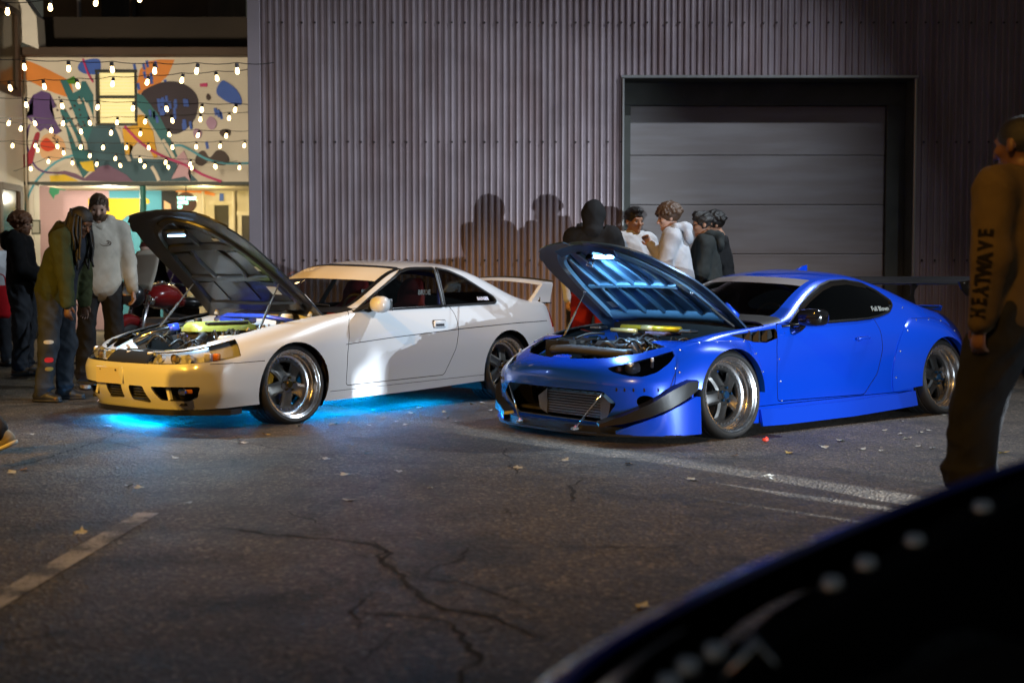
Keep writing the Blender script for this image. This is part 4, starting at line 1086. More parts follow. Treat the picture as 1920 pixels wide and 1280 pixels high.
# bonnet opened about its rear edge
hinge = Vector((-.40, 0, .845))
hood = bpy.data.objects.new('bonnet', None); link(hood, wc); hood.location = hinge; hood.rotation_euler = (0, R(-50), 0)
hv = [v - hinge for v in hood_vf[0]]
under_blk = pm('bonnet_underside_black', (.009, .0095, .011), .36, coat=.2, var=.3, vscale=5, bump=.1, bscale=20)
skin_obj('bonnet_panel', (hv, hood_vf[1]), [white, under_blk], hood, .014, rim=1)
hb_ = Body((hv, hood_vf[1]))
def hood_z(x, y, B_=hb_): z = B_.top(x, y); return z if z is not None else None
def rib(path, w, h, name, mat, B_=hb_, parent=None, off=.014):
    P = bez([(a, b, 0) for a, b in path], 6); rings = []
    for i, p in enumerate(P):
        z = hood_z(p.x, p.y, B_)
        if z is None: continue
        t = (P[min(i + 1, len(P) - 1)] - P[max(i - 1, 0)]).normalized(); nr = Vector((-t.y, t.x, 0))
        b = p + Vector((0, 0, z - off)); 
        rings.append([b + nr * w / 2, b + nr * w * .32 - Vector((0, 0, h)), b - nr * w * .32 - Vector((0, 0, h)), b - nr * w / 2])
    if len(rings) > 1: MB().loft(rings).build(name, mat, parent or hood, auto=50)
def hood_pad(poly, h, name, mat, B_=hb_, parent=None, off=.014, n=5):
    """thin raised plate under the bonnet following its curve"""
    (x0, y0), (x1, y1) = poly; rows = []
    for i in range(n + 1):
        x = x0 + (x1 - x0) * i / n; row = []
        for j in range(n + 1):
            y = y0 + (y1 - y0) * j / n; z = hood_z(x, y, B_)
            if z is None: return
            row.append((x, y, z - off))
        rows.append(row)
    mb = MB(); vs = [q for r_ in rows for q in r_]; m = n + 1
    fs = [(i * m + j, i * m + j + 1, (i + 1) * m + j + 1, (i + 1) * m + j) for i in range(n) for j in range(n)]
    k = len(vs); vs2 = [(x, y, z - h) for x, y, z in vs]
    fs2 = [tuple(k + a for a in f[::-1]) for f in fs]
    edge = [i for i in range(m)] + [i * m + n for i in range(1, m)] + [n * m + j for j in range(n - 1, -1, -1)] + [i * m for i in range(n - 1, 0, -1)]
    fs3 = [(edge[i], edge[(i + 1) % len(edge)], k + edge[(i + 1) % len(edge)], k + edge[i]) for i in range(len(edge))]
    mb.add(vs + vs2, fs + fs2 + fs3); return mb.build(name, mat, parent or hood, auto=40)
for p_, w_ in (([(.12, -.58), (.6, -.50), (.95, -.36), (1.08, -.18)], .07), ([(.12, .58), (.6, .50), (.95, .36), (1.08, .18)], .07), ([(.10, -.58), (.06, 0), (.10, .58)], .10),
               ([(.42, -.50), (.40, 0), (.42, .50)], .06), ([(.78, -.42), (.80, 0), (.78, .42)], .085), ([(.42, -.2), (.6, -.22), (.8, -.14)], .05), ([(.42, .2), (.6, .22), (.8, .14)], .05),
               ([(.80, 0), (1.0, 0), (1.12, 0)], .07), ([(1.04, -.25), (1.12, 0), (1.04, .25)], .06)):
    rib(p_, w_, .024, 'bonnet_rib', under_blk)
for pd in (((.46, -.17), (.75, .17)), ((.46, .24), (.72, .42)), ((.46, -.42), (.72, -.24)), ((.84, .06), (1.0, .28)), ((.84, -.28), (1.0, -.06)), ((.14, -.5), (.36, -.3)), ((.14, .3), (.36, .5)), ((.14, -.1), (.36, .1))):
    hood_pad(pd, .008, 'bonnet_inner_panel', pm('bonnet_pad_grey', (.018, .020, .023), .34, coat=.25, var=.2, vscale=9))
label_m = pm('bonnet_label', (.55, .60, .62), .5)
for x_, y_, a, b in ((.93, -.20, .05, .07), (.50, .42, .05, .10), (.22, .33, .09, .12), (.86, .25, .03, .09)):
    o = hood_pad(((x_, y_), (x_ + a, y_ + b)), .0015, 'bonnet_label', label_m, off=.0245, n=2)
led_w = pm('bonnet_lamp_led', (.6, .8, 1), .4, emit=(.30, .60, 1.0), es=14.0)
z_ = hood_z(1.0, -.03)
hlmp = MB().box((1.0, -.03, z_ - .055), (.05, .24, .03), bev=.006).build('bonnet_lamp', blk, hood)
MB().box((.985, -.03, z_ - .074), (.012, .22, .010)).build('lamp_strip', led_w, hlmp)
ll = lamp('bonnet_lamp_light', 'SPOT', (0, 0, 0), None, 150, (.55, .80, 1.0), .03, 160, .5); ll.parent = hood; ll.location = (.97, -.03, z_ - .085); ll.rotation_euler = (0, R(40), 0)
for sg in (1, -1):   # hinge arms and gas struts
    MB().tube([(-.36, sg * .60, .80), (-.40, sg * .61, .88), (-.30, sg * .61, .97)], [.02, .018, .014], 6).build('hinge_arm', white, wc, smooth=True)
    top = hood.matrix_local if False else None
    Rm = Matrix.Rotation(R(-50), 3, 'Y'); tp = hinge + Rm @ Vector((.42, sg * .54, -.06 + .0))
    zt_ = hood_z(.42, sg * .54); tp = hinge + Rm @ Vector((.36, sg * .55, (hood_z(.36, sg * .55) or 0) - .03))
    bt = Vector((.18, sg * .64, .70)); md = bt.lerp(tp, .55)
    s_ = MB().tube([bt, md], .011, 8).tube([md, tp], .006, 6).build('gas_strut', pm('strut_grey', (.10, .10, .10), .35, metal=.6), wc, smooth=False)
# ---- engine bay
bay_w = pm('bay_white', (.60, .62, .64), .4, coat=.3); hose = pm('hose_black', (.014, .014, .015), .45)
for sg in (1, -1):
    mb = MB(); rr = []
    for x_, z_, y_ in ((.70, .48, .50), (.45, .56, .58), (.1, .64, .62), (-.2, .70, .66), (-.42, .74, .68)):
        rr.append([(x_, sg * (y_ + .07), z_ + .05), (x_, sg * (y_ + .01), z_ + .045), (x_, sg * (y_ - .03), z_ - .02), (x_, sg * (y_ - .12), z_ - .22)])
    mb.loft(rr, close=False); mb.build('inner_wing', bay_w, wc, auto=40)
    MB().lathe([(.001, .07), (.05, .07), (.09, .05), (.11, 0), (.11, -.08)], 'Z', 20, c=(-.05, sg * .50, .66)).build('strut_tower', bay_w, wc, auto=35)
    mb = MB()
    for k in range(3): mb.cyl((-.05 + .06 * math.cos(k * 2.1), sg * .5 + .06 * math.sin(k * 2.1), .72), (-.05 + .06 * math.cos(k * 2.1), sg * .5 + .06 * math.sin(k * 2.1), .745), .009, 6)
    mb.build('tower_nut', chrome, wc)
MB().box((-.43, 0, .66), (.03, 1.3, .34)).build('firewall', bay_w, wc)
MB().box((.15, 0, .36), (1.2, 1.15, .02)).build('bay_floor', dark_in, wc)
green_vc = pm('olive_valve_cover', (.27, .30, .06), .30, coat=.5, bump=.12, bscale=120)
MB().box((.06, .02, .56), (.56, .26, .26), bev=.03).build('engine_block', pm('engine_dark', (.05, .05, .052), .5, metal=.5), wc, auto=40)
mb = MB(); rr = []
for x_ in (-.22, -.20, .30, .345, .36):
    e = 0 if -.21 < x_ < .32 else (.02 if x_ < .35 else .05)
    rr.append([(x_, -.13 + e, .69), (x_, -.12 + e, .735 - e), (x_, -.085 + e, .76 - e), (x_, .035, .765 - e), (x_, .075 - e, .74 - e), (x_, .13 - e, .73 - e), (x_, .15 - e, .69)])
mb.loft(rr); vc = mb.build('valve_cover', green_vc, wc, auto=50)
MB().lathe([(.001, .03), (.028, .03), (.032, .022), (.032, 0)], 'Z', 16, c=(.22, -.06, .76)).build('oil_cap', blk, vc, auto=40)
MB().box((.05, .09, .75), (.40, .045, .02), bev=.006).build('coil_cover', pm('coil_black', (.02, .02, .02), .4), vc)
# radiator, core support, fan shroud
MB().box((.66, 0, .515), (.06, .70, .09), bev=.008).build('radiator_tank', pm('alu_polish', (.6, .6, .62), .22, metal=1), wc, auto=40)
MB().box((.75, 0, .53), (.05, 1.10, .035), bev=.008).build('core_support', bay_w, wc)
for y_ in (-.30, -.05, .22): MB().box((.80, y_, .545), (.10, .09, .03), Matrix.Rotation(R(12), 4, 'Z'), bev=.008).build('support_bracket', bay_w, wc)
MB().box((.70, .34, .56), (.09, .20, .02), bev=.006).build('slam_latch', pm('brass_plate', (.45, .33, .12), .35, metal=.8), wc)
blue_hose = pm('blue_silicone', (.02, .05, .42), .30, coat=.3); pol = pm('polished_pipe', (.70, .72, .76), .12, metal=1)
MB().tube(bez([(.55, -.42, .60), (.48, -.33, .66), (.34, -.24, .70), (.22, -.20, .72)], 6), .042, 14).build('intake_pipe', pol, wc, smooth=True)
MB().tube([(.36, -.250, .695), (.29, -.222, .708)], .047, 14).build('hose_coupler', blue_hose, wc, smooth=True)
MB().tube(bez([(.60, .40, .56), (.52, .34, .62), (.40, .26, .66), (.32, .12, .66)], 6), .030, 12).build('radiator_hose', hose, wc, smooth=True)
MB().lathe([(.001, .0), (.05, 0), (.062, .015), (.062, .08), (.045, .10), (.001, .10)], 'X', 20, c=(.12, -.30, .62)).build('turbo_housing', pm('cast_iron', (.16, .10, .06), .55, metal=.7), wc, auto=40)
MB().tube([(-.30, -.52, .76), (-.22, -.25, .80), (-.20, .25, .80), (-.28, .52, .76)], .020, 10).build('strut_brace', blue_hose, wc, smooth=True)
MB().box((-.28, -.20, .76), (.14, .34, .05), bev=.015).build('intake_plenum', blue_hose, wc, auto=40)
MB().box((.32, -.50, .56), (.24, .17, .17), bev=.012).build('battery', blk, wc); MB().box((.32, -.50, .655), (.25, .18, .02), bev=.006).build('battery_lid', pm('battery_top', (.50, .36, .10), .5), wc)
MB().box((.30, .48, .60), (.20, .14, .14), bev=.02).build('coolant_bottle', pm('bottle_plastic', (.55, .52, .42), .4), wc, auto=40)
MB().lathe([(.001, .06), (.04, .06), (.05, .045), (.05, -.03)], 'Z', 16, c=(-.30, .40, .76)).build('brake_reservoir', pm('bottle_plastic', (.55, .52, .42), .4), wc, auto=40)
MB().cyl((-.40, .34, .74), (-.32, .34, .74), .10, 20).build('brake_booster', blk, wc)
mb = MB()
random.seed(3)
for k in range(22):
    a = Vector((random.uniform(-.3, .6), random.uniform(-.5, .5), random.uniform(.55, .68))); b = a + Vector((random.uniform(-.25, .25), random.uniform(-.25, .25), random.uniform(-.05, .05)))
    mb.tube(bez([a, (a + b) / 2 + Vector((0, 0, random.uniform(.02, .07))), b], 5), random.uniform(.005, .012), 6)
o = mb.build('hose_bundle', hose, wc, smooth=True); o['kind'] = 'stuff'
mb = MB()
for k in range(40):
    a = Vector((random.uniform(-.3, .68), random.uniform(-.48, .48), random.uniform(.60, .69))); mb.cyl(a, a + Vector((random.uniform(-.03, .03), random.uniform(-.03, .03), random.uniform(.01, .04))), random.uniform(.006, .016), 7)
o = mb.build('bay_fittings', pol, wc); o['kind'] = 'stuff'
# ---- lamps at the nose
refl = pm('lamp_reflector', (.80, .80, .82), .30, metal=.6); lamp_dark = pm('lamp_housing', (.60, .60, .62), .35, metal=.3)
for sg in (1, -1):
    vf = hl[sg]
    hd = skin_obj('headlight', ([Vector((v.x - .075, v.y * .93, v.z)) for v in vf[0]], vf[1]), lamp_dark, wc)
    skin_obj('headlight_lens', vf, lens, hd, .003)
    for y_, r_, nm, mt in ((.335, .034, 'headlight_bulb_bowl', refl), (.48, .036, 'projector_lens', pm('projector_glass', (.55, .5, .42), .05, metal=.6)), (.60, .036, 'indicator_bowl', refl)):
        x_ = body_w.front(y_, .515) - .062
        MB().lathe([(.001, -.035), (r_ * .5, -.03), (r_ * .9, -.01), (r_, .015)], 'X', 20, c=(x_, sg * y_, .517)).build(nm, mt, hd, smooth=True)
        if nm == 'projector_lens': MB().sphere((x_ - .004, sg * y_, .517), .027, 14, 10).build('projector_ball', pm('projector_ball', (.35, .25, .10), .08, coat=1), hd, smooth=True)
    x_ = body_w.front(.70, .53)
    MB().box((x_ - .065, sg * .70, .53), (.05, .10, .075), Matrix.Rotation(R(-40 * sg), 4, 'Z'), bev=.01).build('corner_lamp', pm('corner_lamp', (.85, .85, .88), .25, metal=.2, coat=1), hd)
    MB().box((x_ - .10, sg * .755, .53), (.05, .05, .06), Matrix.Rotation(R(-60 * sg), 4, 'Z'), bev=.01).build('corner_amber', amber, hd)
    skin_obj('tail_lamp', tl[sg], red_l, wc, .02)
skin_obj('grille', ([Vector((v.x - .02, v.y, v.z)) for v in gril[0]], gril[1]), blk, wc, .01)
# plate, lip, mirror, aerial, wing
xf = body_w.front(-.16, .375)
MB().box((xf + .006, -.165, .378), (.012, .32, .125), Matrix.Rotation(R(2), 4, 'Z'), bev=.003).build('number_plate_blank', pm('plate_beige', (.50, .47, .42), .5), wc)
for y_ in (-.27, -.07): MB().cyl((xf + .010, y_, .42), (xf + .017, y_, .42), .007, 8).build('plate_bolt', pm('plate_hole', (.06, .05, .04), .5), wc)
MB().tube([(body_w.front(.02, .44) + .0, .02, .445), (body_w.front(.02, .38), .02, .38), (body_w.front(.02, .33), .02, .325)], .010, 8).build('bumper_ridge', white, wc, smooth=True)
mb = MB(); up = []; lo = []
for y_ in np.linspace(-.80, .80, 33):
    x_ = .925 - .36 * max(0, (abs(y_) - .2) / .6) ** 2.2
    up.append((x_, y_))
mb.prism(up + [(.45, .78), (.45, -.78)], .108, .150, 'XY'); mb.build('front_lip', gloss_blk, wc)
for sg in (1, -1):
    mir = MB(); rr = []
    for t, a, b in ((0, .02, .02), (.03, .07, .055), (.08, .105, .068), (.13, .108, .068), (.165, .09, .058), (.18, .03, .02)):
        rr.append([(-.80 - .02 * t + a * .62 * math.cos(q), sg * (.845 + t), .895 + b * math.sin(q)) for q in np.linspace(0, 2 * math.pi, 18, endpoint=False)])
    mir.loft(rr); m_ = mir.build('mirror', white, wc, smooth=True)
    MB().box((-.875, sg * .94, .893), (.008, .16, .10), bev=.003).build('mirror_glass', pm('mirror_glass', (.6, .6, .6), .03, metal=1), m_)
    MB().prism([(-.70, .855), (-.92, .85), (-.94, .90), (-.86, .915)], sg * .775, sg * .86, 'XZ').build('mirror_base', blk, m_)
    MB().prism([(-.66, .842), (-.84, .853), (-.86, .915)], sg * (body_w.side(-.8, .87, sg) * sg + .004), sg * (body_w.side(-.8, .87, sg) * sg + .016), 'XZ').build('sail_panel', blk, m_)
# rear wing: pedestals and a curved blade
rw = bpy.data.objects.new('rear_wing', None); link(rw, wc)
for sg in (1, -1):
    rr = []
    for z_, x0, x1, y_, w_ in ((.872, -3.09, -3.42, .60, .06), (.885, -3.10, -3.42, .60, .055), (.97, -3.19, -3.44, .605, .05), (1.04, -3.255, -3.455, .61, .045), (1.055, -3.27, -3.455, .61, .045)):
        rr.append([(x0, sg * y_, z_), (x0 - .02, sg * (y_ + w_ / 2), z_), (x1 + .01, sg * (y_ + w_ / 2), z_), (x1, sg * y_, z_), (x1 + .01, sg * (y_ - w_ / 2), z_), (x0 - .02, sg * (y_ - w_ / 2), z_)])
    MB().loft(rr).build('wing_pedestal', white, rw, auto=40)
    MB().box((-3.255, sg * .60, .868), (.34, .075, .012), bev=.004).build('pedestal_gasket', blk, rw)
rr = []
for y_ in np.linspace(-.62, .62, 25):
    k = 1 - (y_ / .62) ** 2; z0 = 1.035 + .045 * k; x0 = -3.25 + .035 * k
    rr.append([(x0, y_, z0 + .005), (x0 - .04, y_, z0 + .030), (x0 - .12, y_, z0 + .037), (x0 - .205, y_, z0 + .032), (x0 - .205, y_, z0 + .014), (x0 - .10, y_, z0 - .004)])
MB().loft(rr).build('wing_blade', white, rw, auto=40)
rr2 = [[(r_[3][0] - .002, r_[3][1], r_[3][2] + .001), (r_[3][0] - .002, r_[3][1], r_[3][2] + .016), (r_[3][0] - .012, r_[3][1], r_[3][2] + .016), (r_[3][0] - .012, r_[3][1], r_[3][2] + .001)] for r_ in rr]
MB().loft(rr2).build('wing_lip', blk, rw)
MB().tube([(-3.20, .655, .885), (-3.20, .665, .90), (-3.205, .665, .925)], [.012, .006, .004], 6).build('bonnet_pin', blk, wc)
# wheels, wells, floor
WMa = wheel_meshes('w', spoke_m, pm('gold_cap', (.14, .09, .02), .3, metal=1))
cal = pm('gold_caliper', (.60, .30, .02), .35, metal=.3)
for x_, sg in ((0, 1), (0, -1), (-2.525, 1), (-2.525, -1)):
    cm = 6 if x_ == 0 else 5
    add_wheel(wc, WMa, (x_, sg * .835, .303), sg, cm, 0, 14 if x_ == 0 else 40, cal, ('WORK', 187) if (x_ == 0 and sg > 0) else None)
    liner(wc, x_, .29, .36, .42, .80, sg)
MB().box((-1.3, 0, .19), (1.9, 1.5, .03)).build('floor_pan', dark_in, wc); MB().box((-2.95, 0, .30), (.85, 1.2, .03)).build('floor_pan', dark_in, wc)
MB().box((.45, 0, .19), (.75, 1.2, .02)).build('under_tray', dark_in, wc)
# cabin
red_f = pm('red_seat_fabric', (.20, .012, .012), .75, var=.15, vscale=30)
for y_ in (.36, -.36):
    st = seat(wc, (-1.62, y_, .20), red_f)
    text_mesh('seat_lettering', 'BRIDE', .075, pm('seat_print', (.50, .50, .50), .6), st, Matrix.Translation((-.135, 0, .80)) @ Matrix.Rotation(R(90), 4, 'Z') @ Matrix.Rotation(R(78), 4, 'X'), .0005, bold=.002)
    text_mesh('seat_lettering', 'BRIDE', .06, pm('seat_print', (.50, .50, .50), .6), st, Matrix.Translation((-.14, .155, .78)) @ Matrix.Rotation(R(180), 4, 'Z') @ Matrix.Rotation(R(90), 4, 'X'), .0005, bold=.002)
MB().box((-.82, 0, .72), (.36, 1.3, .16), bev=.05).build('dashboard', dark_in, wc, auto=40)
MB().lathe([(.165, -.012), (.180, 0), (.165, .012), (.150, 0)], 'X', 28, c=(-1.08, .36, .80), close=True).build('steering_wheel', dark_in, wc, smooth=True)
MB().box((-2.25, 0, .50), (.5, 1.2, .45), bev=.08).build('rear_seat', dark_in, wc, auto=40)
MB().box((-2.75, 0, .83), (.5, 1.2, .02)).build('parcel_shelf', dark_in, wc)
MB().tube(bez([(-1.88, .56, .3), (-1.90, .56, .95), (-1.90, .45, 1.14), (-1.90, -.45, 1.14), (-1.90, -.56, .95), (-1.88, -.56, .3)], 5), .02, 8).build('roll_hoop', pm('hoop_blue', (.02, .04, .25), .35, coat=.4), wc, smooth=True)
text_mesh('window_sticker', 'BADGER', .040, pm('sticker_print', (.7, .75, .95), .5), wc, Matrix.Translation((-2.27, body_w.side(-2.27, .925, 1) + .006, .922)) @ Matrix.Rotation(R(180), 4, 'Z') @ Matrix.Rotation(R(72), 4, 'X'), .0004, bold=.003)
# blue light strips beneath
ug = pm('underglow_tube', (.02, .2, .6), .4, emit=(.0, .36, 1.0), es=300.0)
for sg in (1, -1):
    MB().tube([(-.50, sg * .42, .155), (-2.0, sg * .42, .155)], .008, 8).build('underglow_strip', ug, wc)
MB().tube([(.52, -.76, .088), (.66, -.45, .088), (.68, .10, .088)], .008, 8).build('underglow_strip', pm('underglow_tube_front', (.02, .2, .6), .4, emit=(.0, .38, 1.0), es=620.0), wc)
MB().tube([(.955, -.20, .117), (.985, -.05, .114), (.985, .05, .114)], .003, 6).build('underglow_strip', ug, wc) if False else None
# ================================================================== BLUE COUPE
def wide_lines():
    A = [(.80, 0, .10), (.785, .42, .10), (.71, .69, .10), (.53, .82, .10), (.36, .84, .10), (0, .85, .10), (-.36, .865, .075), (-.62, .875, .075), (-1, .88, .08), (-1.4, .88, .085), (-1.8, .88, .095), (-2.15, .87, .11), (-2.57, .86, .14), (-2.85, .83, .2), (-3.05, .78, .24), (-3.22, .66, .26), (-3.32, .4, .28), (-3.35, 0, .28)]
    B = [(.86, 0, .24), (.84, .42, .24), (.75, .72, .24), (.55, .85, .24), (.36, .855, .25), (0, .86, .26), (-.36, .86, .20), (-.62, .858, .18), (-1, .855, .18), (-1.4, .855, .185), (-1.8, .858, .20), (-2.15, .862, .23), (-2.57, .87, .3), (-2.85, .85, .32), (-3.07, .79, .34), (-3.25, .67, .36), (-3.36, .42, .37), (-3.4, 0, .37)]
    C = [(.885, 0, .39), (.858, .43, .39), (.755, .715, .40), (.54, .835, .41), (.34, .85, .44), (0, .863, .47), (-.36, .848, .44), (-.62, .838, .42), (-1, .832, .42), (-1.4, .832, .43), (-1.8, .842, .46), (-2.15, .862, .50), (-2.57, .882, .52), (-2.85, .86, .54), (-3.07, .79, .55), (-3.24, .68, .56), (-3.36, .42, .57), (-3.4, 0, .57)]
    D = [(.865, 0, .475), (.825, .42, .48), (.70, .665, .50), (.50, .785, .53), (.33, .83, .57), (0, .842, .60), (-.36, .825, .595), (-.62, .818, .595), (-1, .815, .605), (-1.4, .815, .62), (-1.8, .822, .64), (-2.15, .838, .66), (-2.57, .848, .68), (-2.85, .81, .69), (-3.05, .74, .69), (-3.2, .64, .69), (-3.31, .4, .69), (-3.35, 0, .69)]
    E = [(.80, 0, .535), (.745, .38, .545), (.60, .60, .575), (.42, .70, .615), (.26, .755, .66), (0, .785, .705), (-.36, .785, .73), (-.66, .775, .745), (-1, .775, .755), (-1.4, .772, .77), (-1.8, .762, .79), (-2.12, .742, .815), (-2.5, .715, .835), (-2.8, .675, .82), (-3.02, .62, .80), (-3.15, .52, .80), (-3.24, .32, .81), (-3.28, 0, .815)]
    F = [(.76, 0, .555), (.66, .28, .585), (.52, .42, .62), (.36, .50, .66), (.20, .56, .695), (-.05, .60, .74), (-.36, .645, .778), (-.70, .68, .80), (-1.05, .61, .955), (-1.42, .545, 1.095), (-1.8, .525, 1.115), (-2.12, .525, 1.065), (-2.5, .545, .955), (-2.78, .53, .868), (-2.98, .46, .835), (-3.1, .37, .825), (-3.18, .22, .825), (-3.22, 0, .83)]
    Hh = [(.76, 0, .556), (.66, 0, .605), (.52, 0, .65), (.36, 0, .69), (.18, 0, .73), (-.08, 0, .773), (-.30, 0, .805), (-.46, 0, .825), (-.85, 0, 1.005), (-1.20, 0, 1.14), (-1.65, 0, 1.185), (-2.12, 0, 1.14), (-2.55, 0, 1.01), (-2.85, 0, .898), (-3.02, 0, .858), (-3.12, 0, .845), (-3.19, 0, .84), (-3.22, 0, .84)]
    return A, B, C, D, E, F, Hh
blue = pm('metallic_blue_paint', (.002, .066, .72), .26, metal=.25, coat=1.0, coat_rough=.03)
carbon = pm('carbon_black', (.008, .008, .009), .32, coat=.3, var=.4, vscale=120)
bc = thing('blue_coupe', 'wide-bodied metallic blue coupe with raised bonnet, front splitter and large rear wing', 'car', (0.946, 9.327, 0), R(219.0))
G = skin_grid(full_lines(*wide_lines(), push=.022)); bm = skin_bm(G); bvf = bm_vf(bm); body_b = Body(bvf); lu, lv, ls = (bm.faces.layers.int[k] for k in 'uvs')
hood_vf = take(bm, [f for f in bm.faces if f[lv] >= (4 * V + 2 if f[lu] < 12 else 4 * V + 3 if f[lu] < 18 else 4 * V + 4) and 2 <= f[lu] < 52])
cowl_vf = take(bm, [f for f in bm.faces if f[lv] >= 5 * V and 52 <= f[lu] < 7 * U + 1])
ban = take(bm, [f for f in bm.faces if f[lv] >= 6 * V + 1 and 9 * U - 4 <= f[lu] < 9 * U - 1])
wsh = take(bm, [f for f in bm.faces if f[lv] >= 6 * V + 1 and 7 * U + 1 <= f[lu] < 9 * U - 4])
frit = take(bm, [f for f in bm.faces if f[lv] == 6 * V and 7 * U + 1 <= f[lu] < 9 * U])
rwin = take(bm, [f for f in bm.faces if f[lv] >= 6 * V + 1 and 11 * U <= f[lu] < 12 * U + 6])
rfrit = take(bm, [f for f in bm.faces if f[lv] == 6 * V and 11 * U <= f[lu] < 12 * U + 6])
win = [(-.80, .772), (-1.10, .925), (-1.36, 1.035), (-1.52, 1.070), (-1.72, 1.078), (-1.92, 1.055), (-2.08, .995), (-2.185, .918), (-2.17, .890), (-2.08, .842), (-1.92, .812), (-1.76, .795)]
doorp = rounded([(-.64, .775), (-.585, .60), (-.56, .40), (-.555, .215), (-1.60, .205), (-1.78, .36), (-1.86, .55), (-1.865, .70), (-1.84, .80)], .03, 3)
parts_b = []
for sg in (1, -1):
    side = lambda f, sg=sg: f[ls] == sg and 4 * V - 4 <= f[lv] < 6 * V + 1 and 6 * U < f[lu] < 13 * U
    wo = rounded(grow(win, .016), .02, 2); cut(bm, 'side', wo, side)
    parts_b.append(('side_window', take(bm, cut(bm, 'side', rounded(win, .02, 2), side))))
    parts_b.append(('window_trim', take(bm, [f for f in bm.faces if side(f) and inpoly(wo, *(lambda c: (c.x, c.z))(f.calc_center_median()))])))
    lower = lambda f, sg=sg: f[ls] == sg and f[lv] < 5 * V + 2 and 2 * U < f[lu] < 15 * U and abs(f.calc_center_median().y) > .45
    # vent behind the front wing
    vp = rounded([(-.10, .705), (-.62, .742), (-.62, .672), (-.48, .642), (-.34, .650)], .015, 2)
    parts_b.append(('wing_vent', take(bm, cut(bm, 'side', vp, lower))))
    for cx, cz, r in ((.0, .29, .330), (-2.57, .295, .335)):
        bmesh.ops.delete(bm, geom=cut(bm, 'side', circle(cx, cz, r, 44), lower), context='FACES')
    cut(bm, 'side', doorp, lower); dv = take(bm, cut(bm, 'side', grow(doorp, -.006), lower))
    bmesh.ops.delete(bm, geom=[f for f in bm.faces if lower(f) and inpoly(doorp, *(lambda c: (c.x, c.z))(f.calc_center_median()))], context='FACES')
    parts_b.append(('door', dv))
    ss = [(-.33, .198), (-2.22, .206), (-2.22, .201), (-.33, .193)]
    bmesh.ops.delete(bm, geom=cut(bm, 'side', ss, lower), context='FACES')
    # headlight: swept-back almond, seen from the front quarter
    dg = (Vector((-.6, .8 * sg, 0)), Vector((0, 0, 1)))
    hp = [(-.085, .497), (-.03, .472), (.08, .452), (.17, .448), (.26, .475), (.335, .535), (.375, .605), (.34, .612), (.20, .568), (.05, .528), (-.04, .510)]
    hf = cut(bm, dg, rounded(hp, .02, 2), lambda f, sg=sg: f[ls] == sg and f.calc_center_median().x > .2 and f[lv] < 5 * V and abs(f.calc_center_median().y) > .30)
    parts_b.append(('headlight', take(bm, hf)))
fr = lambda f: f.calc_center_median().x > .35 and f[lv] < 3 * V + 2
parts_b.append(('mouth', take(bm, cut(bm, 'front', rounded([(-.50, .345), (.50, .345), (.60, .265), (.46, .125), (-.46, .125), (-.60, .265)], .03, 3), fr))))
for sg in (1, -1):
    parts_b.append(('corner_duct', take(bm, cut(bm, 'front', [(sg * a, b) for a, b in circle(.765, .285, .042, 18)], fr))))
tlb = {}
for sg in (1, -1): tlb[sg] = take(bm, [f for f in bm.faces if f[ls] == sg and 2 * V + 4 <= f[lv] < 4 * V - 2 and 14 * U + 2 <= f[lu] < 16 * U - 2])
skin_obj('body_shell', bm_vf(bm), [blue, dark_in], bc, .012, rim=1); bm.free()
g_dark = glass_mat('dark_tint_glass', (.03, .03, .034), 1.4); g_wb = glass_mat('blue_car_windscreen', (.30, .31, .32), 1.5)
